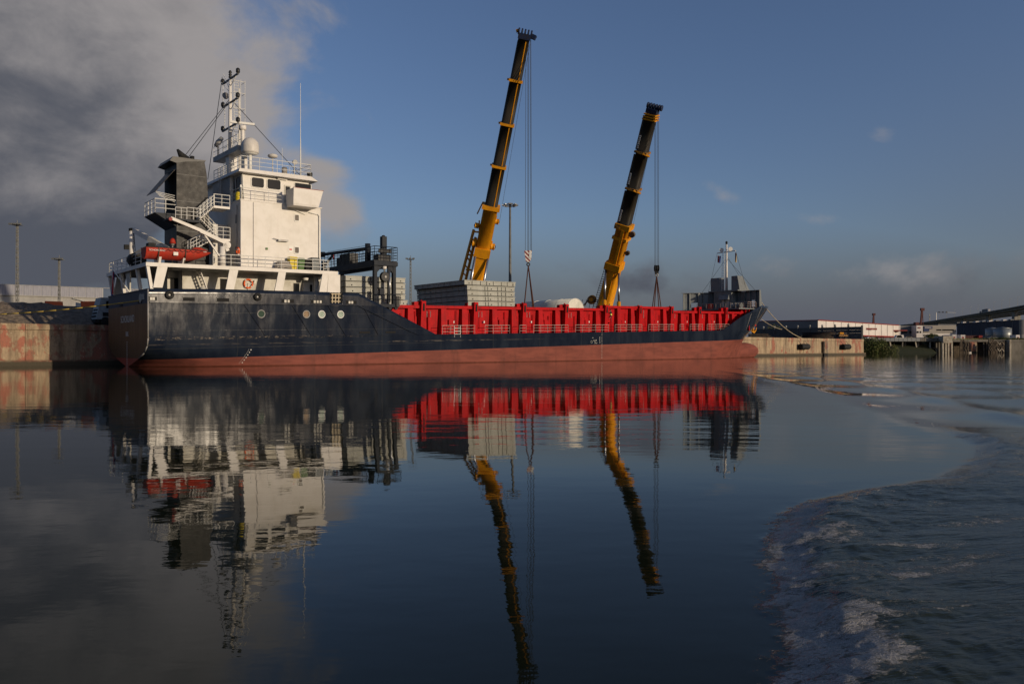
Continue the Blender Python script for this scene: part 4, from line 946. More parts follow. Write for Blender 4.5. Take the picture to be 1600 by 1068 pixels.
# viaduct far to the right
def viaduct():
    t_ = thing('viaduct', 'high concrete motorway viaduct climbing out of frame at the right', 'viaduct', 'W', W3(1500, 507, 1000))
    P0 = Vector(W3(1398, 508.2, 1500)); P1 = Vector(W3(1700, 465, 690))
    # straight in plan; rises then levels
    n = 26; pts = []
    for i in range(n + 1):
        px = 1400 + 300 * i / n; f_ = (px - 800) / FP
        # intersection of sight line with the road axis
        d = P1 - P0; s_ = (f_ * P0.y - P0.x) / (d.x - f_ * d.y); q = P0 + d * s_
        py = float(np.interp(px, [1400, 1430, 1460, 1500, 1540, 1570, 1600, 1700], [507.8, 505, 500.3, 493.5, 487, 481.8, 476, 459])); q.z = CAM_H + (YH - py) / FP * q.y
        pts.append(q)
    d2 = (P1 - P0); d2.z = 0; d2.normalize(); nn = Vector((d2.y, -d2.x, 0))
    if nn.y > 0: nn = -nn
    def strip(za, zb, off, wd, nm, mt, back=0):
        for i in range(n):
            a_, b_ = pts[i] + nn * off, pts[i + 1] + nn * off; c_, e_ = b_ - nn * wd, a_ - nn * wd
            mb.hexa([a_ + Vector((0, 0, za)), b_ + Vector((0, 0, za)), c_ + Vector((0, 0, za)), e_ + Vector((0, 0, za)), a_ + Vector((0, 0, zb)), b_ + Vector((0, 0, zb)), c_ + Vector((0, 0, zb)), e_ + Vector((0, 0, zb))])
        mb.build(nm, mt, t_)
    mb = MB(); strip(-1.2, 0, 16, 16, 'parapet_and_deck', 'viaduct')
    mb = MB(); strip(-3.5, -1.25, 13.5, 11, 'box_girder', 'viaduct')
    mb = MB(); strip(-1.2, 0, 50, 16, 'rear_deck', 'viaduct')
    mb = MB(); strip(-3.8, -1.25, 47.5, 11, 'rear_box_girder', 'viaduct')
    for px in (1412, 1458, 1496, 1533.5, 1573.5, 1618):
        i = (px - 1400) / 300 * n; q = pts[int(i)].lerp(pts[min(int(i) + 1, n)], i % 1)
        for off, nm in ((8, 'viaduct_pier'), (42, 'rear_viaduct_pier')):
            p_ = q + nn * off; MB().box(p_.x - 1.9, p_.y - 2.5, 4, p_.x + 1.9, p_.y + 2.5, q.z - 3.4).build(nm, 'viaduct', t_)
    random.seed(8)
    ORDS = 'first second third fourth fifth sixth seventh eighth ninth tenth eleventh twelfth thirteenth fourteenth fifteenth sixteenth'.split()
    for k in range(16):
        px = 1404 + k * 12.3; i = (px - 1400) / 300 * n
        if i >= n: break
        q = pts[int(i)].lerp(pts[int(i) + 1], i % 1) + nn * 1.0
        l_ = thing('viaduct_lamp', 'thin lamp post on the viaduct, %s from the left' % ORDS[k], 'lamp post', 'W', tuple(q), group='lamp posts on the viaduct')
        MB().tube(q, q + Vector((0, 0, 10.5)), .17, .1, n=5).tube(q + Vector((0, 0, 10.5)), q + Vector((1.8, 0, 11)), .1, n=4).build('lamp_pole', 'mastgrey', l_)
        MB().box(q.x + 1.5, q.y - .2, q.z + 10.9, q.x + 2.4, q.y + .2, q.z + 11.1).build('lamp_head', 'mastgrey', l_)
    # sign gantry
    i = (1463 - 1400) / 300 * n; q = pts[int(i)].lerp(pts[int(i) + 1], i % 1); i2 = (1489 - 1400) / 300 * n; q2 = pts[int(i2)].lerp(pts[int(i2) + 1], i2 % 1)
    g = thing('sign_gantry', 'white portal sign gantry over the viaduct carriageway', 'sign gantry', 'W', tuple(q))
    zt = q.z + 12.5; r2 = q + nn * -14 + Vector((22, -10, 0))
    MB().box(q.x - .5, q.y - .5, q.z, q.x + .5, q.y + .5, zt).build('gantry_post', 'white_rail', g); MB().box(q.x - 4.5, q.y + 11.5, q.z - 1, q.x - 3.5, q.y + 12.5, zt - 2).build('gantry_post', 'mastgrey', g)
    MB().beam((q.x, q.y, zt), (q.x + 27, q.y - 8, zt - 1.0), .5, .7).build('gantry_beam', 'white_rail', g)
    for k in range(3): MB().box(q.x + 2.5 + k * 5, q.y - 2.0 - k * 1.4, zt - .9, q.x + 5.2 + k * 5, q.y - 1.6 - k * 1.4, zt + .8).build('sign_panel', 'rubber', g)
    # lorry on the viaduct
    i = (1532 - 1400) / 300 * n; q = pts[int(i)].lerp(pts[int(i) + 1], i % 1); d3 = (pts[int(i) + 1] - pts[int(i)]).normalized()
    g = thing('articulated_lorry', 'pale grey lorry driving along the top of the viaduct', 'lorry', 'W', tuple(q)); up = Vector((0, 0, 1))
    MB().beam(q + nn * 3 + up * 2.1, q + nn * 3 + d3 * 20 + up * 2.1, 2.5, 3.9).build('lorry_trailer', 'wh_grey', g)
    MB().beam(q + nn * 3 + d3 * 20.6 + up * 1.9, q + nn * 3 + d3 * 25 + up * 1.9, 2.4, 3.0).build('lorry_cab', 'wh_white', g)
    MB().beam(q + nn * 3 + d3 * -11 + up * 1.2, q + nn * 3 + d3 * -4 + up * 1.2, 2.0, 1.8).build('lorry_drawbar_trailer', 'wh_grey', g)
    for k in (2, 4, 17, 22): MB().tube(q + nn * 1.8 + d3 * k + up * .1, q + nn * 2.2 + d3 * k + up * .1, .55, n=10).build('wheel', 'rubber', g)
viaduct()
for (px, pt, pb, lab, sg) in ((1363, 490, 507, 'dark red dockside crane far behind the white warehouse', 1), (1438, 482, 506, 'taller dark red dockside crane behind the viaduct start', 1.35)):
    D = 700; x, y, zt = W3(px, pt, D); zb = 5.0
    t_ = thing('dockside_crane', lab, 'crane', 'W', (x, y, zb), group='far dark red dockside cranes')
    hs = sg
    MB().beam((x - 1 * hs, y, zb), (x + 1.2 * hs, y, zt), .95 * hs, .95 * hs).build('jib', 'crane_maroon', t_)
    MB().beam((x + 2.2 * hs, y, zb), (x + 1.6 * hs, y, zt), .5, .5).build('stay_leg', 'crane_maroon', t_)
    MB().box(x - 4 * hs, y - 2, zt - 12 * hs, x - 1.5 * hs, y + 2, zt - 9.5 * hs).build('machinery_house', 'crane_maroon', t_)
    MB().beam((x - 5 * hs, y, zt - 13 * hs), (x - 9 * hs, y, zt - 17 * hs), .8, .8).build('back_stay', 'crane_maroon', t_)
    MB().box(x + .2 * hs, y - 1, zt - 1.5 * hs, x + 2.6 * hs, y + 1, zt + .4 * hs).build('jib_head', 'crane_maroon', t_)

# ================================================================ the ship
SHIP = thing('cargo_ship', 'navy blue and red cargo ship with white deckhouse moored alongside the quay', 'cargo ship', 'S', (0, 0, 0))
BM = 13.5; HB = BM / 2
def AEND(zz): return float(np.interp(zz, [-2, 0, 2.6, 3.76, 4.6, 5.75, 7, 8.3, 9.9], [105.6, 105.8, 106.0, 106.4, 107.4, 109.4, 110.7, 112.0, 113.7]))
def wst(a, z):
    """half breadth of the hull at station a and level height z"""
    # run at the stern: fine below, square above
    zz = z + K * a
    f0 = np.interp(zz, [-1.5, -.05, .4, .8, 1.3, 1.9, 2.6, 8], [.0, .03, .33, .60, .84, .965, 1, 1])
    f1 = np.interp(zz, [-1.5, 0, .8, 1.5, 8], [.55, .80, .93, 1, 1])
    t = min(max(a / 4.5, 0), 1); t2 = min(max((a - 4.5) / 8, 0), 1)
    f = f0 + (f1 - f0) * (t ** .6)
    f = f + (1 - f) * t2
    # bow: sharp at the waterline, blunt at the rail
    zl = zz
    aend = AEND(zl)
    ast = float(np.interp(zl, [-2, 0, 2.6, 3.76, 4.6, 5.75, 7, 8.3, 9.9], [84, 85, 89, 91, 92.5, 94, 95.5, 97, 98]))
    pw = float(np.interp(zl, [-2, 0, 2.6, 3.76, 4.6, 5.75, 7, 8.3, 9.9], [1.4, 1.4, 1.5, 1.7, 1.9, 2.0, 2.2, 2.4, 2.6]))
    if a > ast:
        q = min((a - ast) / (aend - ast), 1); f *= max(1 - q ** pw, 0) ** .82
    return f * HB
TOPA = [(-.3, 6.92), (0, 6.92), (6, 7.07), (17.45, 7.07), (17.5, 5.95), (18.9, 5.95), (18.95, 7.07), (20.8, 7.07), (30.9, 2.56), (90.9, 2.56)]
for px, py, bb in ((1150, 505.5, .05), (1162.4, 495, .15), (1174.7, 487.3, .3), (1183, 481.3, .5), (1189.3, 477.3, .7)):
    s_ = S(px, py, bb); TOPA.append((s_[0], s_[2]))
TOPA += [(105, TOPA[-1][1] - .05), (109, TOPA[-1][1] - .10), (114.6, TOPA[-1][1] - .15)]
def ztop(a): return float(np.interp(a, [p_[0] for p_ in TOPA], [p_[1] for p_ in TOPA]))
ZBOW = TOPA[-1][1]
stn = sorted(set([0, .3, .7, 1.2, 2, 3, 4, 5, 6.5, 8, 10, 12, 14, 16, 17.44, 17.46, 17.5, 18.89, 18.91, 18.95, 20, 20.8, 30.9] + list(np.arange(22, 84, 3.0)) + [84]))
BQ = [.04, .09, .14, .19, .24, .29, .34, .39, .44, .49, .54, .59, .64, .69, .74, .78, .82, .855, .885, .91, .93, .95, .965, .98, .99, .996, 1]
def hull_side():
    mb = MB(); cols = []
    NZ = 22
    for side in (0, 1):
        cols = []
        for a in stn + [84 + 29.7 * q_ for q_ in BQ]:
            zt = ztop(a); zb = -1.6 - K * a; ids = []
            lev = [zb, -K * a - .3] + list(np.linspace(-K * a, zt, NZ - 2))
            for z in lev:
                aa = a
                if a > 84: q_ = (a - 84) / 29.7; aa = 84 + (AEND(z + K * a) - 84) * q_
                ha = wst(aa, z) if a < 113.69 else 0
                b_ = HB - ha if side == 0 else HB + ha
                ids.append(len(mb.v)); mb.v.append((aa, b_, z))
            cols.append(ids)
        for c0, c1 in zip(cols, cols[1:]):
            for k in range(NZ - 1):
                q = (c0[k], c1[k], c1[k + 1], c0[k + 1]); mb.face(q if side == 0 else q[::-1], True)
        # inner skin of bulwark / sides, from just below the top
        cin = []
        for ids in cols:
            a = mb.v[ids[-1]][0]
            x, y, z = mb.v[ids[-1]]; iw = .14 if side == 0 else -.14
            if abs(y - HB) < .2: iw = 0
            zi = z - 1.15 if (a < 20.9 or a > 92) else z - .3
            if 20.9 < a < 31: zi = max(z - 3.2, 2.3)
            if a > 92: zi = max(2.3, z - 1.6)
            xl, yl = x, y + iw
            if a > 92:      # the inside follows the flare
                q_ = min((x - 84) / (AEND(z + K * x) - 84), 1); xl = 84 + (AEND(zi + K * x) - 84) * q_ - .05
                hl = max(wst(xl, zi) - .16, 0) if q_ < .999 else 0; yl = HB - hl if side == 0 else HB + hl
            k0 = len(mb.v); mb.v += [(x, y + iw, z), (xl, yl, zi)]; cin.append((ids[-1], k0, k0 + 1))
        for c0, c1 in zip(cin, cin[1:]):
            mb.face((c0[0], c1[0], c1[1], c0[1])); mb.face((c0[1], c1[1], c1[2], c0[2]))
    return mb
hull = hull_side().build('hull', 'hull', SHIP)
# transom
mb = MB(); lev = [-1.2, -.05, .2, .4, .6, .8, 1.05, 1.3, 1.6, 1.9, 2.3, 2.6, 4, 5.5, 6.92]
for z in lev: mb.v += [(0, HB - wst(0, z), z), (0, HB + wst(0, z), z)]
for k in range(len(lev) - 1): q = 2 * k; mb.face((q + 2, q + 3, q + 1, q))
mb.box(-.06, .02, 6.86, .12, BM - .02, 6.96)
tr = mb.build('transom', 'transom', SHIP)
text_part('SCHOKLAND', .92, (-.03, HB - .2, 4.15), (0, -1, 0), (0, 0, 1), 'white', tr, sx=.82)
text_part('URK', .62, (-.03, HB - .1, 2.85), (0, -1, 0), (0, 0, 1), 'white', tr, sx=.8)
mb = MB()
for k in range(12): mb.box(-.03, HB - .1 - .05 * (k % 2), .05 + k * .2, -.005, HB + .02, .13 + k * .2)
o = mb.build('draught_marks', 'white', tr); o['kind'] = 'stuff'
MB().lathe((-.04, 2.3, 6.2), (1, 0, 0), [(-.02, .42), (.02, .42)], 20).build('fairlead_plate', 'galv', tr)
MB().box(-.05, 2.0, 5.75, -.01, 3.0, 5.98).build('mooring_port', 'rubber', tr); MB().box(-.05, 8.3, 5.7, -.01, 9.2, 5.95).build('mooring_port', 'rubber', tr)
MB().box(-.05, 1.1, 6.05, -.01, 2.0, 6.55).build('name_plate', 'galv', tr)
# corner bead
MB().path([(-.03, .02, 6.9), (-.03, 0, 2.6), (-.03, .25, 1.9), (-.03, 1.1, 1.3), (-.03, 2.7, .8)], .06, 6).build('corner_bead', 'galv', tr)
# bulb at the forefoot
mb = MB(); prof = [(98, .5, 0.6), (102, 1.2, 1.3), (105.5, 1.3, 1.75), (107.5, 1.28, 1.75), (109.3, 1.15, 1.5), (110.7, .9, 1.15), (111.5, .55, .75), (111.9, .25, .35), (112.0, .05, .1)]
n = 18; k0 = 0
for a, hw, hh in prof:
    zc = 1.05 - K * a + .04 * (a - 107)
    for i in range(n):
        t_ = 2 * math.pi * i / n; mb.v.append((a, HB + math.cos(t_) * hw, zc + math.sin(t_) * hh))
for j in range(len(prof) - 1):
    for i in range(n): mb.face((j * n + i, (j + 1) * n + i, (j + 1) * n + (i + 1) % n, j * n + (i + 1) % n), True)
mb.face([(len(prof) - 1) * n + i for i in range(n)])
mb.build('bulbous_bow', 'hull', SHIP)
# knuckle / rubbing strakes
def strake(pts, r=.07, nm='rubbing_strake', mt='hull'):
    mb = MB()
    for p0, p1 in zip(pts, pts[1:]): mb.beam(p0, p1, r * 2, r * 1.6, up=(0, 1, 0))
    return mb.build(nm, mt, SHIP)
strake([(.1, -.05, 5.76), (17.4, -.05, 5.76), (20.7, -.05, 5.76), (27.4, -.05, 2.95), (28.5, -.05, 2.58)])
strake([(6, -.03, 2.56), (30, -.03, 2.56)], .04)
strake([(30.5, -.03, 2.50), (91, -.03, 2.50)], .035)
for p0, p1 in ((381, 415.5), (456, 486.5), (512, 540), (567, 591)):
    q0 = S(p0, 476, 0); q1 = S(p1, 526, 0)
    strake([(q0[0], -.03, 5.72), (q1[0], -.03, 2.62)], .045, 'hull_stiffener')
for px0, py0, px1, py1 in ((1174.5, 489, 1164, 517), (1188, 480, 1175, 513)):
    pass
def side_b(a, z): return HB - wst(a, z)
# portholes
for px, g in ((408, 'port_dark'), (478.5, 'port_tan'), (502.5, 'port_green'), (532, 'port_green')):
    a, _, z = S(px, 493, 0); z = 4.78
    pw_ = MB().torus((a, -.02, z), (0, 1, 0), .36, .055, 24, 6).build('porthole', 'white_rail' if g == 'port_green' else 'galv', SHIP)
    MB().lathe((a, -.015, z), (0, 1, 0), [(0, .34), (.01, .34)], 24).build('porthole_glass', g, pw_)
# mooring ports in the bulwark
for px0, px1, lit in ((231, 245, 1), (286, 304, 0), (339, 358, 0), (440, 459, 1), (486, 504, 2), (541, 557, 1)):
    a0, a1 = A(px0, 0), A(px1, 0); z0, z1 = 5.90, 6.22
    mp = MB().box(a0, -.025, z0, a1, -.004, z1).build('mooring_port', 'dark', SHIP)
    fr_ = MB(); 
    for (x0, x1, za, zb) in ((a0 - .05, a1 + .05, z1, z1 + .06), (a0 - .05, a1 + .05, z0 - .06, z0)): fr_.box(x0, -.06, za, x1, -.002, zb)
    fr_.build('port_rim', 'hull', mp)
    if lit:
        for k in range(2 if lit == 1 else 3): q = a0 + (a1 - a0) * (.22 + .26 * k); MB().box(q, -.035, z0 + .03, q + .22, -.026, z1 - .03).build('port_light_patch', 'white_dull', mp)  # pale plates paint the light seen inside the port
for px0, px1 in ((561.5, 578), (602.5, 618)):
    a0, a1 = A(px0, 0), A(px1, 0); MB().box(a0, -.03, 2.78, a1, -.004, 2.98).build('freeing_port', 'dark', SHIP)
for px, py in ((264.5, 461), (402, 463.5)):
    a, _, z = S(px, py, 0)
    fe = MB().torus((a, -.12, 6.42), (0, 1, 0), .24, .15, 22, 8).build('round_fairlead', 'rubber', SHIP)
    MB().lathe((a, -.05, 6.42), (0, 1, 0), [(-.04, .2), (.05, .2)], 16).build('fairlead_hub', 'galv', fe)
# draught marks and load line as raised plates
mb = MB(); a = A(389, 0)
for k in range(14): mb.box(a - .75 + k * .055, -.02 + .0, .05 + k * .10, a - .715 + k * .055, -.004, .085 + k * .10)
for k in range(6): mb.box(a - .50 + k * .13, -.02, .1 + k * .24, a - .41 + k * .13, -.004, .19 + k * .24)
# keep marks on the plating where the hull tucks in
mb.v = [(x, side_b(x, z) + y, z) for x, y, z in mb.v]
o = mb.build('stern_draught_marks', 'white', SHIP); o['kind'] = 'stuff'
mb = MB(); a = A(940, 0)
for k in range(19): mb.box(a, -.02, -1.2 + k * .2 + .1, a + .09, -.004, -1.2 + k * .2 + .155)
for k in range(8): mb.box(a - .45, -.02, 1.0 + k * .12, a - .36, -.004, 1.06 + k * .12)
o = mb.build('midship_draught_marks', 'white_dull', SHIP); o['kind'] = 'stuff'
a = A(925, 0)
mb = MB(); mb.torus((a - .1, -.015, 1.22), (0, 1, 0), .17, .022, 18, 4)
for x0, x1, z0, z1 in ((.65, 1.5, 1.45, 1.51), (.65, .71, 1.45, 1.85), (.3, .65, 1.62, 1.68), (1.1, 1.5, 1.70, 1.76), (1.3, 1.36, 1.45, 1.9), (.9, 1.7, .98, 1.06), (.9, .97, 1.06, 1.4), (.05, .45, 2.22, 2.3)): mb.box(a + x0 * .62 - .0, -.02, 1.2 + (z0 - 1.3) * .62, a + x1 * .62, -.004, 1.2 + (z1 - 1.3) * .62 - .005)
mb.build('load_line_mark', 'white_dull', SHIP)
# draft lines up the bow flare (light weld lines)
for (p0, p1) in (((1174, 489), (1165.5, 515)), ((1190, 479.5), (1176, 513.5))):
    pts = []
    for i in range(7):
        f_ = i / 6; px, py = p0[0] + (p1[0] - p0[0]) * f_, p0[1] + (p1[1] - p0[1]) * f_
        bb = .5
        for _ in range(30): a, _b, z = S(px, py, bb); bb = bb * .5 + .5 * side_b(a, z)
        pts.append((a, side_b(a, z) - .03, z))
    MB().path(pts, .035, 5).build('bow_seam', 'galv', SHIP)
# decks
def plate(a0, a1, b0, b1, z, mt='deckblue', nm='deck', th=.1):
    return MB().box(a0, b0, z - th, a1, b1, z).build(nm, mt, SHIP)
plate(.1, 22, .15, BM - .15, 5.75, nm='poop_deck'); plate(22.1, 92, .15, BM - .15, 2.46, nm='main_deck')
mb = MB(); aa = [95, 99, 102, 105, 108, 110, 111.5]
for x0, x1 in zip(aa, aa[1:]):
    w0, w1 = wst(x0, 6) - .2, wst(x1, 6) - .2
    mb.hexa([(x0, HB - w0, 6.2), (x1, HB - w1, 6.2), (x1, HB + w1, 6.2), (x0, HB + w0, 6.2), (x0, HB - w0, 6.4), (x1, HB - w1, 6.4), (x1, HB + w1, 6.4), (x0, HB + w0, 6.4)])
mb.build('forecastle_deck', 'bowgrey', SHIP)
MB().box(22.0, .2, 2.3, 22.15, BM - .2, 5.7).build('poop_front_bulkhead', 'navy', SHIP)

# ---------------------------------------------------------------- hatch coaming in red
BC = 1.75
COAM = MB().box(21.5, BC, 2.47, 99, BC + .12, 5.66).box(21.5, BM - BC - .12, 2.47, 99, BM - BC, 5.66).box(21.4, BC + .13, 2.47, 21.5, BM - BC, 5.66).build('hatch_coaming', 'red', SHIP)
def ctop(a): return 5.90 if a < 60 else 5.76
# top beam in runs, raised amidships
def top_beam(a0, a1, z, nm='coaming_top_rail'):
    MB().box(a0, BC - .50, z - .30, a1, BC + .35, z).box(a0, BC - .53, z + .01, a1, BC - .1, z + .05).build(nm, 'red', COAM)
    MB().box(a0, BM - BC - .35, z - .30, a1, BM - BC + .5, z).build(nm, 'red', COAM)
posts = [29.84, 37.59, 45.65, 53.45, 61.6, 69.25, 77.1, 84.62, 92.41, 98.6]
top_beam(22.3, 61.3, 5.90); top_beam(77.4, 98.4, 5.72)
top_beam(61.9, 77.0, 6.30)
MB().box(61.5, BC + .01, 5.661, 77.2, BC + .11, 6.0).build('raised_plate', 'red', COAM)
for i, a in enumerate(posts):
    zt = 6.42
    p_ = MB().hexa([(a - .34, BC - .62, 2.47), (a + .34, BC - .62, 2.47), (a + .34, BC - .03, 2.47), (a - .34, BC - .03, 2.47), (a - .30, BC - .85, zt), (a + .30, BC - .85, zt), (a + .30, BC + .2, zt), (a - .30, BC + .2, zt)]).build('container_post', 'red', COAM)
    MB().box(a - .10, BC - .88, 5.3, a + .10, BC - .84, 6.15).build('post_slot', 'dark', p_)
    MB().box(a - 1.0, BC - .35, 5.78, a - .31, BC + .2, 6.36).build('post_head_box', 'red', p_)
    MB().lathe((a, BC - .3, zt), (0, 0, 1), [(0, .12), (.12, .10), (.16, .03)], 8).build('lashing_socket', 'red', p_)
random.seed(21)
# buttress stays between posts, plus panel plates, pipes and small gear
stay = None
for i in range(-1, len(posts) - 1):
    a0 = posts[i] if i >= 0 else 22.0; a1 = posts[i + 1]; L = a1 - a0; raised = 61 < a0 < 77
    zt = 5.58 if a0 < 60 or raised else 5.40
    if raised: zt = 5.98
    for f_ in ((.40, .80) if L > 5 else (.5,)):
        a = a0 + L * f_
        MB().hexa([(a - .52, BC - .66, 2.47), (a + .52, BC - .66, 2.47), (a + .50, BC - .01, 2.47), (a - .50, BC - .01, 2.47), (a - .36, BC - .46, zt), (a + .36, BC - .46, zt), (a + .36, BC - .01, zt), (a - .36, BC - .01, zt)]).build('buttress_stay', 'red', COAM)
    for f_ in (.15, .56, .92):
        if random.random() < .85:
            a = a0 + L * f_ + random.uniform(-.15, .15); wd = random.uniform(.5, 1.0)
            MB().box(a - wd / 2, BC - .09, 3.0, a + wd / 2, BC - .005, random.uniform(4.4, 5.2)).build('doubler_plate', 'red', COAM)
    for k in range(3):
        a = a0 + L * random.choice((.12, .25, .62, .68, .9)) + random.uniform(-.2, .2); z0 = random.uniform(2.5, 3.6)
        MB().tube((a, BC - .18, z0), (a, BC - .18, random.uniform(4.6, 5.5)), random.uniform(.035, .06), n=6).build('vent_pipe', 'red', COAM)
    a = a0 + L * random.choice((.2, .6)); MB().box(a, BC - .28, 3.9, a + .16, BC - .02, 4.15).build('deck_light', 'white_rail', COAM)
    MB().box(a0 + L * .5 + .1, BC - .3, 3.6, a0 + L * .5 + .8, BC - .02, 4.3).build('junction_box', 'red', COAM)
    for k in range(2): MB().tube((a0 + .8 + k * .5, BC - .3, 5.3 if not raised else 5.8), (a0 + .8 + k * .5, BC - .3, 4.6), .04, n=5).build('lashing_rod', 'galv', COAM)
# side rails along the walkway
rails = [(31.9, 36.7), (38.3, 42.3), (44.0, 45.1), (46.4, 52.8), (54.2, 61.0), (62.4, 68.5), (70.0, 76.3), (77.9, 78.9), (80.6, 84.0), (85.3, 91.8), (93.1, 96.5)]
for i, (a0, a1) in enumerate(rails):
    bb = .12 if a0 < 90 else .5
    mb = MB(); mb.rail([(a0, bb, 2.50), (a1, bb, 2.50)], 1.08, 1.35, 3, .030); mb.build('side_rail', 'rail_pink', SHIP)
mb = MB(); ladder(mb, (34.0, .02, 2.2), (34.0, .02, 3.6), .9, r=.045); mb.build('pilot_gate', 'white_rail', SHIP)
# hold bottom and inside
MB().box(21.6, BC + .15, 1.2, 98.8, BM - BC - .15, 1.35).build('hold_floor', 'deckblue', SHIP)
MB().box(98.9, .6, 2.47, 99.05, BM - .6, 6.3).build('hold_front_bulkhead', 'red', SHIP)
# gangway opening gear
mb = MB(); a = A(518.5, .2)
for k in range(4): mb.beam((a + .1 + k * .36, .35, 5.8), (a + .15 + k * .36, .35, 7.05), .10, .10)
for k in range(3): mb.box(a, .28, 6.1 + k * .38, a + 1.3, .33, 6.2 + k * .38)
mb.build('folded_gangway', 'rope_w', SHIP)

# ---------------------------------------------------------------- boat deck and arcade
ZD = 9.25
BD = MB().box(-.2, .0, ZD - .34, 18.4, BM, ZD).build('boat_deck', 'white', SHIP)
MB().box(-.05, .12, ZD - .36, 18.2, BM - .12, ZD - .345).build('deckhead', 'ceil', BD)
# slanted side plates holding up the deck
def pillar(pt0, pt1, pb0, pb1, side=0):
    a0, a1 = A(pt0, 0), A(pt1, 0); c0, c1 = A(pb0, 0), A(pb1, 0); zt, zb = ZD - .345, 7.05
    y = .02 if side == 0 else BM - .16
    MB().hexa([(c0, y, zb), (c1, y, zb), (c1, y + .14, zb), (c0, y + .14, zb), (a0, y, zt), (a1, y, zt), (a1, y + .14, zt), (a0, y + .14, zt)]).build('side_plate_pillar', 'white', BD)
for side in (0, 1):
    for q in ((246, 262, 239.5, 254), (358.8, 372.6, 352.8, 365.5), (435.3, 447, 429.4, 442)): pillar(*q, side)
    pillar(504, 513.5, 499, 510.8, side); pillar(513.6, 531.6, 511.5, 531.7, side)
for b_ in (.15, 3.3, 8.7, 12.9):   # stern pillars, raked
    MB().hexa([(.2, b_, 6.9), (.46, b_, 6.9), (.46, b_ + .36, 6.9), (.2, b_ + .36, 6.9), (-.12, b_, ZD - .345), (.14, b_, ZD - .345), (.14, b_ + .36, ZD - .345), (-.12, b_ + .36, ZD - .345)]).build('stern_pillar', 'white', BD)
MB().prism([(.1, 6.2, ZD - .345), (.1, 7.8, ZD - .345), (.1, 6.6, 6.9), (.1, 6.3, 6.9)], (.12, 0, 0)).build('stern_bracket', 'white_dull', BD)
# inner walls at poop deck level
BI = 3.0
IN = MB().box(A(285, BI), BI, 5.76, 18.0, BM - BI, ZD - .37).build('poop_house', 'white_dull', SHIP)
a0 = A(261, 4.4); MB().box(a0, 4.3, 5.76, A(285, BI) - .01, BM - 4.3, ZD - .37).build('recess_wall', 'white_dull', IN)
MB().box(A(266, 4.3), 4.25, 5.8, A(281, 4.3), 4.295, 8.3).build('store_door', 'dark', IN)
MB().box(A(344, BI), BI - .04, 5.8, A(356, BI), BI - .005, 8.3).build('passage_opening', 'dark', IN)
MB().box(A(458.5, BI), BI - .05, 7.1, A(467.5, BI), BI - .005, 8.1).build('cabin_window', 'glass', IN)
d_ = MB().box(A(472, BI), BI - .25, 5.8, A(488, BI), BI - .005, 8.2).build('cabin_door', 'white', IN)
MB().box(A(482.5, BI), BI - .28, 7.2, A(486, BI), BI - .255, 8.0).build('door_window', 'glass', d_)
MB().lathe((A(476, 2.2), 2.0, 8.35), (0, 0, 1), [(0, .25), (.25, .3), (.3, .15)], 12).build('vent_head', 'white_rail', IN)
MB().tube((A(494, 1.6), 1.6, 5.8), (A(494, 1.6), 1.6, 8.8), .22, n=14).build('vent_trunk', 'white', IN)
for px in (276, 299, 343, 421, 495): q = A(px, 1.6); MB().box(q - .35, 1.5, ZD - .43, q + .35, 1.75, ZD - .365).build('strip_light', 'white', BD)
mb = MB(); p0 = Vector((A(311, 1.9), 1.7, 8.9)); p1 = Vector((A(330, 1.9), 1.7, 5.8))
mb.beam(p0, p1, .06, .28, up=(0, 1, 0)); mb.beam(p0 + Vector((0, .8, 0)), p1 + Vector((0, .8, 0)), .06, .28, up=(0, 1, 0))
st_ = mb.build('inner_stair', 'white', SHIP)
for k in range(11): q = p0.lerp(p1, (k + .5) / 11); MB().box(q.x - .13, 1.74, q.z - .03, q.x + .13, 2.46, q.z + .02).build('stair_tread', 'white', st_)
MB().lathe((A(317, .9), .9, 5.76), (0, 0, 1), [(0, .5), (.7, .5), (.8, .35), (1.5, .25), (1.55, .05)], 16).build('mooring_winch', 'white_dull', SHIP)
for px in (300, 395, 470): q = A(px, .8); bo = MB().lathe((q, .8, 5.76), (0, 0, 1), [(0, .16), (.6, .16), (.64, .22), (.7, .2)], 12).lathe((q + .6, .8, 5.76), (0, 0, 1), [(0, .16), (.6, .16), (.64, .22), (.7, .2)], 12).build('bollard_pair', 'black', SHIP)
# rails on the boat deck
def rail_part(nm, pts, **k):
    mb = MB(); mb.rail(pts, **k); return mb.build(nm, 'white_rail', SHIP)
rail_part('stern_rail', [(.1, 2.6, ZD), (.05, .15 + 4, ZD), (.05, BM - .1, ZD), (3.5, BM - .1, ZD)], h=1.08, step=1.5, r=.032)
rail_part('boat_deck_rail', [(A(333, .1), .1, ZD), (A(512, .1), .1, ZD)], h=1.08, step=1.75, r=.030)
rail_part('boat_deck_rail', [(3.5, BM - .1, ZD), (18, BM - .1, ZD)], h=1.08, step=1.75, r=.030)
q = A(509, .3); mb = MB(); ladder(mb, (q, .2, ZD - 2), (q, .2, ZD + 1.15), .6, r=.03); mb.build('deck_ladder', 'white_rail', SHIP)

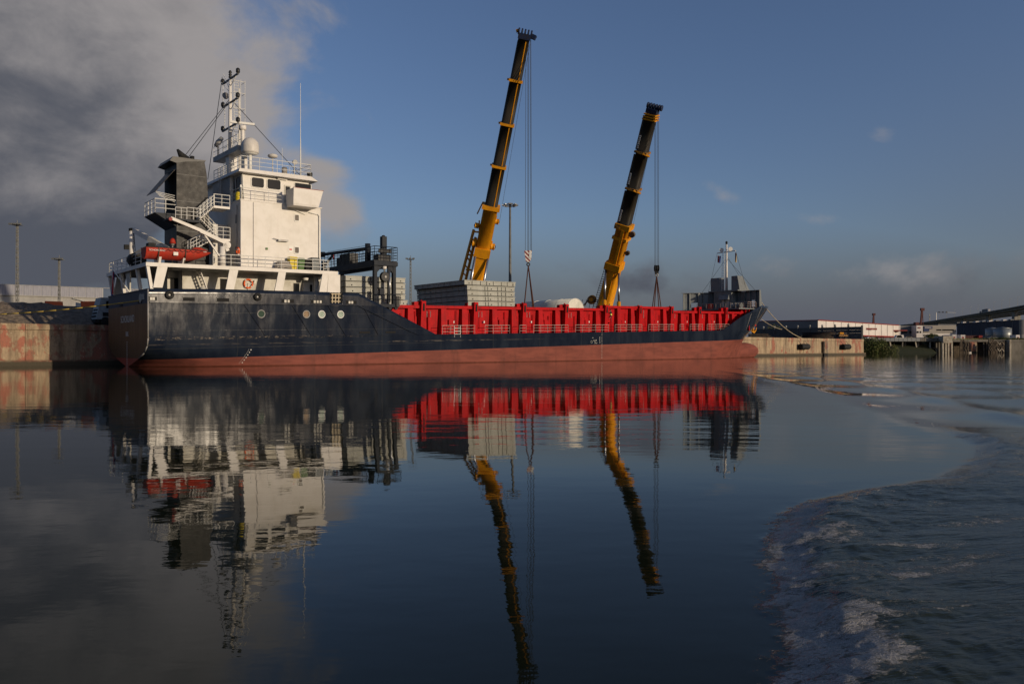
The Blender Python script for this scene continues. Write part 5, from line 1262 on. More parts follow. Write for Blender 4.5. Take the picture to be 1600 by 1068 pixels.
# ---------------------------------------------------------------- deckhouse tower
BH = 1.2; HA0, HA1 = 8.65, 17.04; ZB = 15.8
TW = MB().box(HA0, BH, ZD + .001, HA1, BM - BH, ZB).build('deckhouse', 'white', SHIP)
MB().box(HA0 - .05, BH - .05, ZB, HA1 + .15, BM - BH + .05, ZB + .10).build('bridge_deck_edge', 'white', TW)
MB().box(HA0, BH - .012, 11.95, HA1, BH - .001, 11.985).build('plate_seam', 'white_rail', TW)
for x_ in (11.3, 14.1): MB().box(x_, BH - .006, 9.4, x_ + .02, BH - .001, 15.7).build('plate_seam', 'white_rail', TW)
MB().path([(9.9, BH - .06, 15.7), (9.9, BH - .06, 9.3)], .03, 5).build('cable_conduit', 'white', TW)
def window(px0, px1, py0, py1, b_, parent, glass='glass_grey', fr_='white_rail', r=.07, nm='window', dz=0):
    a0, _, z1 = S(px0, py0, b_); a1, _, z0 = S(px1, py1, b_)
    z1 += dz; z0 += dz
    mb = MB(); cx, cz, hw, hh = (a0 + a1) / 2, (z0 + z1) / 2, (a1 - a0) / 2, (z1 - z0) / 2; cr = min(hw, hh) * .35; poly = []
    for (sx_, sz_, t0) in ((1, 1, 0), (-1, 1, 90), (-1, -1, 180), (1, -1, 270)):
        for q in range(4):
            t_ = R(t0 + q * 30); poly.append((cx + sx_ * (hw - cr) + cr * math.cos(t_), cz + sz_ * (hh - cr) + cr * math.sin(t_)))
    n = len(poly)
    for j in range(n):
        (x0, y0), (x1, y1) = poly[j], poly[(j + 1) % n]
        def o_(x, y, s): return (cx + (x - cx) * s, cz + (y - cz) * s)
        sx_ = 1 + r / hw
        p0, p1 = o_(x0, y0, sx_), o_(x1, y1, sx_)
        mb.hexa([(x0, b_ - .06, y0), (x1, b_ - .06, y1), (x1, b_ + .01, y1), (x0, b_ + .01, y0), (p0[0], b_ - .06, p0[1]), (p1[0], b_ - .06, p1[1]), (p1[0], b_ + .01, p1[1]), (p0[0], b_ + .01, p0[1])])
    f_ = mb.build(nm, fr_, parent)
    MB().prism([(x, b_ - .018, y) for x, y in poly], (0, .012, 0)).build('window_pane', glass, f_)
    return f_
window(460.5, 466.5, 335.5, 345, BH, TW); window(460.5, 466.5, 386, 395.5, BH, TW)
q = S(454, 389, BH); MB().box(q[0] - .24, BH - .02, q[2] - .32, q[0] + .24, BH - .003, q[2] + .32).box(q[0] - .15, BH - .03, q[2] - .2, q[0] + .15, BH - .021, q[2] + .15).build('safety_notice', ['white_rail'], TW)
MB().box(q[0] - .14, BH - .04, q[2] - .1, q[0] + .14, BH - .031, q[2] + .02).build('notice_print', 'redp', TW)
q = S(416.5, 388.5, BH); MB().box(q[0] - .1, BH - .1, q[2] - .1, q[0] + .1, BH - .005, q[2] + .1).build('socket_box', 'bin_g', TW)
q = S(441, 376, BH); MB().box(q[0] - .55, BH - .35, q[2] - .1, q[0] + .5, BH - .003, q[2] + .08).tube((q[0] - 1.0, BH - .2, q[2] + .15), (q[0] - .5, BH - .2, q[2] + .05), .03).build('floodlight_bracket', 'galv', TW)
# fore edge pipe
q = A(498, BH); MB().path([(A(482, BH), BH - .1, 15.25), (q - .15, BH - .1, 15.15), (q, BH - .1, 15.0), (q, BH - .1, ZD + .1)], .045, 6).build('drain_pipe', 'white_rail', TW)
# aft face windows
for z in (14.1, 11.0): MB().box(HA0 - .03, 2.1, z - .42, HA0 - .003, 2.45, z + .42).build('aft_window', 'glass', TW)
# bridge deck rail on the near side and aft
rail_part('bridge_deck_rail', [(HA0 + .05, 3.6, ZB + .1), (HA0 + .05, BH + .05, ZB + .1), (A(441, BH), BH + .05, ZB + .1)], h=1.15, step=1.6, r=.030)
q = A(375.5, BH); MB().box(HA0 + .0, BH + .12, ZB + .1, HA0 + .14, BH + .26, ZB + 1.5).build('corner_post', 'white_rail', SHIP)

# ---------------------------------------------------------------- wheelhouse
WB = 1.9; WA0, WA1 = 9.1, 16.0
WH = MB().hexa([(WA0, WB, ZB + .1), (WA1 - .5, WB, ZB + .1), (WA1 - .5, BM - WB, ZB + .1), (WA0, BM - WB, ZB + .1), (WA0 - .1, WB, 18.55), (WA1 + .1, WB, 18.55), (WA1 + .1, BM - WB, 18.55), (WA0 - .1, BM - WB, 18.55)]).build('wheelhouse', 'white', SHIP)
ro = MB().hexa([(WA0 - .65, WB - .75, 18.56), (WA1 + .75, WB - .75, 18.56), (WA1 + .75, BM - WB + .75, 18.56), (WA0 - .65, BM - WB + .75, 18.56), (WA0 - .55, WB - .7, 18.88), (WA1 + .1, WB - .5, 19.05), (WA1 + .1, BM - WB + .5, 19.05), (WA0 - .55, BM - WB + .7, 18.88)]).build('wheelhouse_roof', 'white', WH)
window(393, 412, 276.8, 293.8, WB, WH, 'glass', r=.06); window(417.5, 438, 279.5, 297, WB, WH, 'glass', r=.06); window(460.5, 485.5, 285.5, 295.8, WB, WH, 'glass', r=.06)
dr = MB().box(A(444, WB), WB - .05, ZB + .1, A(454.5, WB), WB - .002, 17.95).build('bridge_door', 'white_dull', WH)
MB().box(A(446, WB), WB - .08, 16.9, A(452.5, WB), WB - .051, 17.8).build('door_pane', 'glass', dr)
for k in range(2): MB().box(WA0 - .12, 2.35 + k * 1.35, 17.0, WA0 - .045, 3.25 + k * 1.35, 18.3).build('aft_bridge_window', 'glass', WH)
MB().box(WA0 + 3.5, WB - .25, 18.4, WA0 + 4.5, WB - .1, 18.52).build('strip_light', 'white', WH)
MB().tube((WA0 + .12, WB - .06, ZB + .1), (WA0 - .02, WB - .06, 18.5), .05, n=6).build('rain_pipe', 'white_rail', WH)
# bridge wing box on the near side
wg = [(13.27, 15.6, 17.28), (15.97, 15.55, 17.35)]
WG = MB()
a0, a1 = 13.3, 15.95; bo, bi = -.40, BH + .01
WG.hexa([(a0, bo, 15.55), (a1, bo, 15.55), (a1, bi, 15.55), (a0, bi, 15.55), (a0 - .03, bo - .05, 15.75), (a1 + .08, bo - .05, 15.75), (a1 + .08, bi, 15.75), (a0 - .03, bi, 15.75)])
for (x0, y0, x1, y1) in ((a0 - .03, bo - .05, a1 + .55, bo + .03), (a0 - .03, bo + .031, a0 + .05, bi), (a1 + .38, bo + .031, a1 + .45, bi)):
    if x0 < a0 and y0 < 0 and y1 < 0: WG.hexa([(a0 - .03, bo - .05, 15.751), (a1 + .08, bo - .05, 15.751), (a1 + .08, bo + .03, 15.751), (a0 - .03, bo + .03, 15.751), (a0 - .03, bo - .12, 17.28), (a1 + .52, bo - .12, 17.35), (a1 + .52, bo - .04, 17.35), (a0 - .03, bo - .04, 17.28)])
    elif x0 < a0: WG.box(x0, y0, 15.751, x1, y1, 17.28)
    else: WG.hexa([(a1 + .0, y0, 15.751), (a1 + .08, y0, 15.751), (a1 + .08, y1, 15.751), (a1, y1, 15.751), (a1 + .44, y0, 17.34), (a1 + .52, y0, 17.34), (a1 + .52, y1, 17.34), (a1 + .44, y1, 17.34)])
WGo = WG.build('bridge_wing', 'white', SHIP)
MB().box(a0 - .06, bo - .14, 17.285, a1 + .55, bo - .02, 17.33).build('wing_cap_rail', 'redtrim', WGo)
MB().tube((a0 + .3, bi - .3, 15.54), (a0 + 2.0, BH - .02, 15.0), .04).build('wing_bracket', 'white_rail', WGo)
# roof rail and gear
rail_part('roof_rail', [(WA0 - .3, 6.0, 18.9), (WA0 - .3, WB - .45, 18.9), (WA1 + .1, WB - .4, 19.02), (WA1 + .1, 6, 19.02)], h=1.25, step=2.0, r=.030, bars=3)
q = S(390.8, 228, 2.6)
RD = MB().lathe((q[0], 2.6, q[2]), (0, 0, 1), [(-.78, .70), (-.70, .82), (-.6, .84), (.0, .84), (.35, .77), (.62, .55), (.78, .28), (.83, .02)], 28).build('radome', 'radome', SHIP)
MB().tube((q[0], 2.6, 18.9), (q[0], 2.6, q[2] - .78), .16, n=12).lathe((q[0], 2.6, q[2] - .9), (0, 0, 1), [(0, .3), (.1, .72), (.12, .72)], 20).build('radome_pedestal', 'white_rail', RD)
q = S(426, 244, 3.0); MB().lathe((q[0], 3.0, q[2]), (0, 0, 1), [(-.22, .1), (-.15, .4), (0, .5), (.12, .45), (.25, .1)], 20).tube((q[0], 3.0, 18.9), (q[0], 3.0, q[2] - .15), .05).build('satellite_dome', 'radome', SHIP)
q = S(444.5, 257, 3.4); MB().lathe((q[0], 3.4, 18.95), (0, 0, 1), [(0, .28), (1.05, .28), (1.15, .2)], 16).build('roof_locker', 'tarp', SHIP)
q = S(460, 254, 3.0); MB().tube((q[0], 3, 18.95), (q[0], 3, q[2]), .05).lathe((q[0], 2.8, q[2]), (0, 1, .2), [(0, .26), (.35, .2)], 14).torus((q[0], 2.8, q[2] - .9), (1, .3, 0), .3, .03, 16, 5).build('searchlight', 'galv', SHIP)
q = S(484, 266, 2.2); MB().lathe((q[0], 2.2, 19.0), (0, 0, 1), [(0, .2), (.35, .28), (.6, .28), (.62, .1)], 12).build('compass_binnacle', 'rubber', SHIP)
q = S(469.5, 130, 2.8); wp = MB().tube((q[0], 2.8, 19.0), (q[0], 2.8, 19 + (q[2] - 19) * .42), .075, .05, n=6).tube((q[0], 2.8, 19 + (q[2] - 19) * .42), (q[0], 2.8, q[2]), .035, .02, n=5); wp.build('whip_antenna', 'white_rail', SHIP)
MB().tube((A(441, 4), 4, 19), (A(441, 4), 4, 22.2), .02, n=4).tube((A(452, 4), 4, 19), (A(452, 4), 4, 20.6), .02, n=4).build('short_antenna', 'white_rail', SHIP)
# mast house behind the wheelhouse
q0 = A(359.2, 3.9); MH = MB().box(q0, 3.9, ZB - 2, HA0 - .02, 8.6, 18.75).build('mast_house', 'white', SHIP)
MB().box(HA0 - .02, 3.9, ZB + .1, WA0 - .12, 8.6, 18.75).build('mast_house_link', 'white', MH)
mb = MB(); ladder(mb, (q0 - .15, 6.2, ZB), (q0 - .15, 6.2, 19.9), .45, side=(0, 1, 0), r=.03); mb.build('mast_house_ladder', 'white_rail', MH)
rail_part('mast_house_rail', [(q0 + .1, 8.5, 18.75), (q0 + .1, 4.0, 18.75), (WA0, 4.0, 18.75)], h=1.15, step=1.1, r=.035)

# ---------------------------------------------------------------- signal mast
MA, MBB = 9.75, 6.75
MS = MB().tube((MA, MBB, 18.9), (MA, MBB, 29.25), .24, .15, n=12).build('signal_mast', 'white', SHIP)
MB().tube((MA + 1.0, MBB, 18.9), (MA + .95, MBB, 28.4), .11, .09, n=8).build('mast_leg', 'white', MS)
mb = MB(); ladder(mb, (MA + .55, MBB - .2, 19), (MA + .55, MBB - .2, 29.2), .45, r=.028); mb.build('mast_ladder', 'white_rail', MS)
mb = MB()
for z in (22.9, 24.7, 26.2, 27.8, 29.0): mb.tube((MA + .1, MBB - .5, z), (MA + 1.35, MBB - .5, z), .03, n=4).tube((MA + 1.35, MBB - .5, z), (MA + 1.35, MBB + .4, z), .03, n=4)
for x in (.9, 1.35): mb.tube((MA + x, MBB - .5, 22.5), (MA + x, MBB - .5, 29.2), .025, n=4)
mb.build('safety_cage', 'white_rail', MS)
for zc, hw, nm in ((29.2, 2.15, 0), (26.75, 2.1, 1), (24.25, 2.15, 2)):
    y0, y1 = MBB - hw, MBB + hw
    ya = MB().beam((MA, y0, zc), (MA, y1, zc), .16, .14).build('yard', 'black', MS)
    for y in (y0 + .1, y1 - .1): MB().lathe((MA, y, zc + .05), (0, 0, 1), [(0, .15), (.1, .2), (.4, .2), (.5, .1)], 10).build('navigation_light', 'black', ya)
    MB().tube((MA, y0 + .5, zc - .05), (MA, MBB, zc - .8), .04).build('yard_strut', 'white_rail', ya)
MB().lathe((MA, MBB, 29.25), (0, 0, 1), [(0, .1), (.12, .18), (.25, .1), (.37, .18), (.5, .1), (.62, .18), (.8, .1), (.85, .02)], 12).build('top_light', 'black', MS)
MB().lathe((MA, MBB + 1.2, 27.7), (-.5, -.9, .1), [(-.1, .12), (0, .3), (.3, .32)], 14).build('horn', 'galv', MS)
for p0, p1 in (((MA, MBB + .2, 27.9), (MA - .2, MBB + 2.3, 29.6)), ((MA, MBB + .3, 28.3), (MA - .2, MBB + 1.3, 30.0)), ((MA, MBB + 1.5, 24.4), (MA, MBB + 1.5, 27)), ((MA, MBB + 2, 27.1), (MA, MBB + 2, 29.3))): MB().tube(p0, p1, .03, n=5).build('mast_antenna', 'white_rail', MS)
# radar platform athwart
z = 21.2; MB().box(MA - .5, 3.6, z, MA + .6, 10.2, z + .5).build('radar_platform', 'mastgrey', MS)
MB().box(MA + .2, 3.65, 18.9, MA + .55, 4.3, z).box(MA - .3, 6.3, 18.9, MA + .55, 7.2, z).build('platform_leg', 'white', MS)
mb = MB(); mb.rail([(MA - .45, 10.1, z + .5), (MA - .45, 3.7, z + .5)], 1.1, 1.2, 2, .03); mb.rail([(MA + .55, 4.5, z + .5), (MA + .55, 10, z + .5)], 1.1, 1.5, 2, .03); mb.build('platform_rail', 'white_rail', MS)
q = S(379, 192, 4.6); rd = MB().tube((q[0], 4.6, z + .5), (q[0], 4.6, q[2] - .3), .19, n=12).lathe((q[0], 4.6, q[2] - .75), (0, 0, 1), [(0, .2), (.05, .36), (.45, .36), (.5, .15)], 16).build('radar_pedestal', 'white', MS)
MB().beam((q[0] - 1.1, 4.6 + .35, q[2]), (q[0] + 1.1, 4.6 - .35, q[2] - .05), .18, .22).build('radar_scanner', 'white_rail', rd)
q = S(341, 230, 9.6); MB().tube((q[0], 9.6, z + .5), (q[0], 9.6, z + 1.9), .1).lathe((q[0], 9.6, z + 2.0), (.4, -.5, .7), [(-.5, .18), (0, .3), (.7, .2)], 12).build('searchlight', 'galv', MS)
# stays
fun_top = (6.2, 6.75, 19.7)
for p0, p1 in (((MA, MBB, 27.2), (4.3, 5.2, 19.6)), ((MA, MBB, 27.0), (4.9, 6.2, 19.6)), ((MA, MBB, 27.2), (WA1, 3.2, 19.2)), ((MA, MBB + 2.2, 30), (q0 - .6, 8.3, 18.9))): MB().tube(p0, p1, .032, n=4).build('mast_stay', 'wire', MS)

# ---------------------------------------------------------------- funnel
FB = 2.9
f0 = A(276, FB); f1 = A(321, FB); f2 = A(327, FB)
FU = MB().prism([(f0, FB, ZD + .01), (f2, FB, ZD + .01), (f2, FB, 14), (f1 + .12, FB, 18.2), (f1 - .1, FB, 19.45), (f0, FB, 18.95)], (0, 3.6, 0)).build('funnel', 'funnel', SHIP)
for z in (12.6, 15.4, 17.9): MB().box(f0, FB - .015, z, f1, FB - .002, z + .05).build('plate_seam', 'black', FU)
# sloping hood running aft at the top
hp = [S(276.2, 254.5, FB - .05), S(265.5, 250.5, FB - .05), S(270.5, 244.0, FB - .05), S(300, 248.2, FB - .05), S(321.5, 250.6, FB - .05), S(321, 252.5, FB - .05), S(290, 252.8, FB - .05)]
MB().prism(hp, (0, 3.75, 0)).build('funnel_hood', 'black', FU)
ex = MB().tube((f0 + 2.0, FB + 2.0, 19.3), (f0 + 1.3, FB + 2.1, 19.95), .55, .42, n=14).tube((f0 + 1.3, FB + 2.1, 19.95), (f0 + .75, FB + 2.2, 20.75), .42, .10, n=14); ex.build('exhaust_pipe', 'rubber', FU)
MB().tube((f0 + .4, FB + 3.0, 19.2), (f0 + .1, FB + 3.1, 19.75), .14, .10, n=10).build('exhaust_pipe', 'rubber', FU)
MB().tube((f1 - .9, FB + 1.0, 19.3), (f1 - .9, FB + 1.0, 20.0), .2, n=10).build('small_exhaust', 'rubber', FU)
MB().box(f0 - .03, FB + .3, 14.3, f0 - .005, FB + 3.3, 18.2).build('louvre_opening', 'dark', FU)
# open louvre flap
lf = MB().hexa([(f0 - 1.75, FB + .6, 16.15), (f0 - 1.68, FB + .6, 16.15), (f0 - 1.68, FB + 3.2, 16.15), (f0 - 1.75, FB + 3.2, 16.15), (f0 - .12, FB + .2, 18.35), (f0 - .04, FB + .2, 18.35), (f0 - .04, FB + 3.0, 18.35), (f0 - .12, FB + 3.0, 18.35)]).build('louvre_flap', 'funnel', FU)
for k in range(4): MB().tube((f0 - 1.7 + .12 * k, FB + .7, 16.2 - k * .12), (f0 - .05, FB + .3, 15.9 - k * .2), .03, n=4).build('flap_strut', 'white_rail', FU)
# platform and rail aft of the funnel
MB().hexa([(f0 - .3, FB + .1, 13.2), (f0 + .0, FB + .1, 13.0), (f0, FB + 3.4, 13.0), (f0 - .3, FB + 3.4, 13.2), (f0 - 1.9, FB + .1, 14.15), (f0 - .01, FB + .1, 14.2), (f0 - .01, FB + 3.4, 14.2), (f0 - 1.9, FB + 3.4, 14.15)]).build('funnel_platform', 'navy', FU)
mb = MB(); mb.rail([(f0, FB + .15, 14.2), (f0 - 1.85, FB + .15, 14.2), (f0 - 1.85, FB + 3.3, 14.2)], 1.25, .95, 3, .038); mb.build('platform_rail', 'white_rail', FU)
MB().prism([(f0 + .3, FB - .01, ZD + .1), (f0 + 2.6, FB - .01, ZD + .1), (f0 + 2.2, FB - .01, 11.4), (f0 + 1.5, FB - .01, 11.9), (f0 + .5, FB - .01, 11.0)], (0, -.25, 0)).build('funnel_duct', 'funnel', FU)
# stairs between funnel and tower
def flight(px0, py0, px1, py1, b_, nm='outside_stair', wd=.8, n=9):
    p0 = Vector(S(px0, py0, b_)); p1 = Vector(S(px1, py1, b_)); mb = MB()
    for y in (0, wd): mb.beam(p0 + Vector((0, y, 0)), p1 + Vector((0, y, 0)), .05, .24, up=(0, 1, 0))
    s_ = mb.build(nm, 'white', SHIP)
    for k in range(n): q = p0.lerp(p1, (k + .5) / n); MB().box(q.x - .14, b_ + .04, q.z - .02, q.x + .14, b_ + wd - .04, q.z + .03).build('stair_tread', 'white_rail', s_)
    mb = MB()
    for y in (0, wd):
        for h_ in (.4, .72, 1.05): mb.tube(p0 + Vector((0, y, h_)), p1 + Vector((0, y, h_)), .027, n=4)
        for k in range(5): q = p0.lerp(p1, k / 4) + Vector((0, y, 0)); mb.tube(q, q + Vector((0, 0, 1.05)), .027, n=4)
    mb.build('stair_handrail', 'white_rail', s_)
SB = 1.6
flight(312.5, 341.5, 335, 321.5, SB); flight(312.5, 342, 340, 370.5, SB + 1.0); flight(298, 392, 334, 373, SB, n=8)
for px0, px1, py in ((292, 313, 342.5), (334, 359, 321), (338, 359.5, 372)):
    q0_ = S(px0, py, SB); q1_ = S(px1, py, SB); z = q0_[2]
    ld = MB().box(q0_[0], SB - .05, z - .22, q1_[0], SB + 2.0, z).build('stair_landing', 'white' if px0 != 292 else 'navy', SHIP)
    mb = MB(); mb.rail([(q0_[0], SB, z), (q1_[0], SB, z)], 1.1, .8, 3, .030); mb.build('landing_rail', 'white_rail', ld)
q = S(292, 342, SB); MB().beam((q[0] - 1.6, SB + .8, q[2] - .1), (q[0], SB + .8, q[2] - .1), 1.6, .14).build('funnel_catwalk', 'navy', SHIP)
rail_part('catwalk_rail', [(q[0] - 1.0, SB, q[2]), (q[0], SB, q[2])], h=1.0, step=.5, r=.026)
q = A(359.5, 2.2); MB().path([(HA0 - .1, 1.9, 15.4), (HA0 - .12, 1.9, 9.3)], .05).build('down_pipe', 'galv', SHIP)
# shaded casing behind the stairs
MB().box(A(333, 4.6), 4.6, ZD + .01, HA0 - .03, 10, ZB - 2.01).build('stair_casing', 'white', SHIP)

# ---------------------------------------------------------------- davits
def davit():
    g = MB(); q = A(347.5, .9); b_ = .9
    c_ = MB().tube((q, b_, ZD), (q, b_, ZD + 1.9), .30, .26, n=14).build('boat_davit', 'white', SHIP)
    j = S(355, 383, b_); e = S(266, 340.5, .6); m_ = S(312.4, 360.5, .75); bs = S(346, 377, b_)
    MB().beam((bs[0] + .3, b_, bs[2] - .1), (m_[0], .78, m_[2]), .34, .42, up=(0, 1, 0)).beam((m_[0] + .1, .78, m_[2]), (e[0], .6, e[2]), .30, .40, up=(0, 1, 0), wd2=.26, ht2=.28).build('davit_arm', 'white', c_)
    MB().beam((bs[0] + .2, b_, bs[2] - .2), (j[0], b_, ZD + 1.5), .3, .5, up=(0, 1, 0)).build('davit_knee', 'white', c_)
    MB().lathe((j[0] - .1, b_ - .25, j[2]), (0, 1, 0), [(0, .36), (.5, .36)], 20).build('winch_drum', 'white', c_)
    MB().beam((m_[0] + .3, .78, m_[2] - .15), (q - .15, b_, ZD + .8), .12, .14, up=(0, 1, 0)).build('davit_brace', 'white', c_)
    MB().lathe((e[0], .45, e[2] - .1), (0, 1, 0), [(0, .16), (.3, .16)], 12).build('davit_sheave', 'redtrim', c_)
    lampq = S(342, 373, .8)
    # stores crane farther aft
    q = A(205.8, 7.8); q2 = S(205.8, 361, 7.8); c2 = MB().tube((q, 7.8, ZD), (q, 7.8, q2[2]), .24, n=12).build('stores_crane_post', 'white', SHIP)
    MB().lathe((q, 7.8, q2[2]), (0, 0, 1), [(0, .27), (.25, .27), (.3, .1)], 12).build('post_cap', 'rubber', c2)
    p0 = S(209, 359.5, 7.6); p1 = S(233, 373, 5.2); p2 = S(262, 390, 3.0)
    MB().beam(p0, p1, .32, .45).build('crane_arm', 'white', c2); MB().beam(p1, p2, .36, .5).build('crane_arm_lower', 'white_dull', c2)
    MB().tube((p0[0], p0[1], p0[2]), (p0[0] + .2, p0[1], ZD + 1), .025, n=4).build('hoist_wire', 'wire', c2)
    MB().box(q - .65, 7.7, ZD + 1.9, q - .25, 8.0, ZD + 2.35).build('deck_floodlight', 'rubber', c2)
davit()
MB().lathe((A(214, 5), 4.9, ZD + .75), (0, 1, 0), [(0, .55), (.1, .62), (1.2, .62), (1.3, .55)], 18).box(A(216, 5), 4.4, ZD, A(226, 5), 6.0, ZD + .9).build('rope_reel', 'rubber', SHIP)
mb = MB().beam(S(214, 396, 4.5), S(232, 386, 3.4), .3, .35); mb.build('towing_arm', 'galv', SHIP)
q = S(269.5, 377, 2.0); MB().tube((q[0], 2, ZD), (q[0], 2, q[2]), .06).lathe((q[0], 2, q[2]), (0, 0, 1), [(-.4, .12), (-.2, .22), (0, .22), (.1, .1)], 10).build('ship_bell_post', 'galv', SHIP)
MB().lathe((q[0], 2.0, ZD + 2.0), (0, 0, 1), [(0, .3), (.35, .22), (.5, .1)], 12).build('vent_cowl', 'orange', SHIP)

# ---------------------------------------------------------------- lifeboat
def lifeboat():
    a0, a1 = A(227, .5), A(332.5, .5); L = a1 - a0; zt, zb = ZD + 1.34, ZD + .36
    t_ = thing('rescue_boat', 'open orange red lifeboat strapped on its chocks on the boat deck', 'lifeboat', 'S', (a0 + L / 2, .95, ZD))
    n = 16; mb = MB(); rings = []
    bc = 1.0
    for i in range(n + 1):
        f_ = i / n; x = a0 + L * f_
        w_ = 1.0 * (1 - max(0, (f_ - .5) / .5) ** 2.2) * (.80 + .2 * min(f_ / .2, 1)); w_ = max(w_, .02)
        sh = zt + .05 - .08 * f_ + .0 * f_; kb = zb + .0 + .85 * max(0, (f_ - .60) / .40) ** 1.8
        ids = []
        for (u_, v_) in ((-1, 1), (-.98, .72), (-.93, .5), (-.72, .22), (-.35, .06), (0, 0), (.35, .06), (.72, .22), (.93, .5), (.98, .72), (1, 1)):
            ids.append(len(mb.v)); mb.v.append((x, bc + u_ * w_, kb + (sh - kb) * v_))
        rings.append(ids)
    for r0, r1 in zip(rings, rings[1:]):
        for k in range(10): mb.face((r0[k], r1[k], r1[k + 1], r0[k + 1])[::-1], True)
    mb.face(rings[0])
    hb = mb.build('boat_hull', 'orange', t_)
    dk = MB()
    for r0, r1 in zip(rings[:-1], rings[1:]):
        q0, q1, q2, q3 = [mb.v[r0[0]], mb.v[r1[0]], mb.v[r1[10]], mb.v[r0[10]]]
        dk.v += [(p_[0], p_[1], p_[2] - .16) for p_ in (q0, q1, q2, q3)]; k = len(dk.v); dk.face((k - 4, k - 3, k - 2, k - 1))
    dk.build('boat_inner_deck', 'orange', t_)
    gw = MB()
    for side in (0, 10):
        for r0, r1 in zip(rings, rings[1:]): gw.beam(mb.v[r0[side]], mb.v[r1[side]], .10, .08)
    gw.build('gunwale', 'rubber', t_)
    # raised fore canopy
    cn = MB(); prof = [(.66, .06), (.74, .38), (.82, .42), (.9, .24), (.985, .02)]
    for j in range(len(prof)):
        f_, h_ = prof[j]; x = a0 + L * f_; w_ = (1 - max(0, (f_ - .5) / .5) ** 2.2) * .93
        for (u_, v_) in ((-1, 0), (-.75, .7), (0, 1), (.75, .7), (1, 0)): cn.v.append((x, bc + u_ * w_, zt - .03 + v_ * h_))
    for j in range(len(prof) - 1):
        for k in range(4): q = j * 5 + k; cn.face((q, q + 5, q + 6, q + 1), True)
    cn.build('fore_canopy', 'orange', t_)
    for f_ in (.17, .56):
        x = a0 + L * f_; MB().path([(x, .05, zt + .1), (x, -.02, zt - .3), (x, .06, zt - .6), (x, .3, zb + .1), (x, .3, ZD + .02)], .045, 5).path([(x, .0, zt + .08), (x, 2.0, zt + .08)], .04).build('lashing_strap', 'timber', t_)
    for f_ in (.2, .55): x = a0 + L * f_; MB().prism([(x - .1, .45, ZD + .01), (x - .1, 1.6, ZD + .01), (x - .1, 1.85, ZD + .55), (x - .1, 1.0, ZD + .28), (x - .1, .2, ZD + .55)], (.2, 0, 0)).build('boat_chock', 'white', t_)
    ml = MB()
    for k in range(7):
        x0 = a0 + L * (.22 + k * .083); x1 = x0 + L * .083; pts = []
        for j in range(5): g_ = j / 4; pts.append((x0 + (x1 - x0) * g_, .0 - .04 + .02 * (k > 4) * k, zt - .10 - .16 * (1 - (2 * g_ - 1) ** 2)))
        ml.path(pts, .02, 4)
    o = ml.build('grab_line', 'rubber', t_)
    x = a0 + L * .41; MB().box(x - .2, -.05, zt - .62, x + .2, -.02, zt - .32).build('capacity_label', 'white', t_)
    text_part('SCHOKLAND', .22, (a0 + .85, -.035, zt - .32), (1, 0, 0), (0, 0, 1), 'white', t_, 'boat_name')
    text_part('URK', .17, (a0 + L * .86, .16, zt - .18), (1, .12, 0), (0, 0, 1), 'white', t_, 'boat_port')
    MB().box(a0 + .3, .6, zt - .1, a0 + .9, 1.4, zt + .45).build('outboard_cover', 'rubber', t_)
lifeboat()
# life rings
def ring(px, py, b_, label, r_=.38, axis=(0, 1, 0), bag=True):
    a, _, z = S(px, py, b_); t_ = thing('life_ring', label, 'life ring', 'S', (a, b_, z - r_))
    MB().torus((a, b_, z), axis, r_, .085, 28, 8).build('ring_body', 'ring', t_)
    bd = MB()
    for q in range(4):
        t0 = R(45 + 90 * q); ca, sa = math.cos(t0), math.sin(t0)
        if axis == (0, 1, 0): bd.lathe((a + ca * r_ - sa * -.06, b_, z + sa * r_ + ca * -.06), (-sa, 0, ca), [(0, .10), (.12, .10)], 10)
        else: bd.lathe((a, b_ + ca * r_, z + sa * r_ - .06), (0, -sa, ca), [(0, .10), (.12, .10)], 10)
    bd.build('reflective_band', 'white', t_)
    if bag: MB().beam((a, b_ - .02, z), (a + .62, b_ - .02, z + .05), .06, .06).beam((a, b_ - .02, z), (a, b_ - .02, z - r_ * 1.4), .04, .04).beam((a + .62, b_ - .02, z), (a + .66, b_ - .02, z + .35), .12, .12).build('ring_bracket', 'white_rail', t_)
ring(388, 443, BI - .14, 'orange life ring with white bracket on the arcade wall under boat deck', .42)
ring(371.5, 392, 1.0, 'folded orange ring on the shaded aft side of deckhouse', .30, (1, 0, 0), False)
ring(452, 307, .9, 'red ring hanging on the aft end of bridge wing', .24, (1, 0, 0), False)
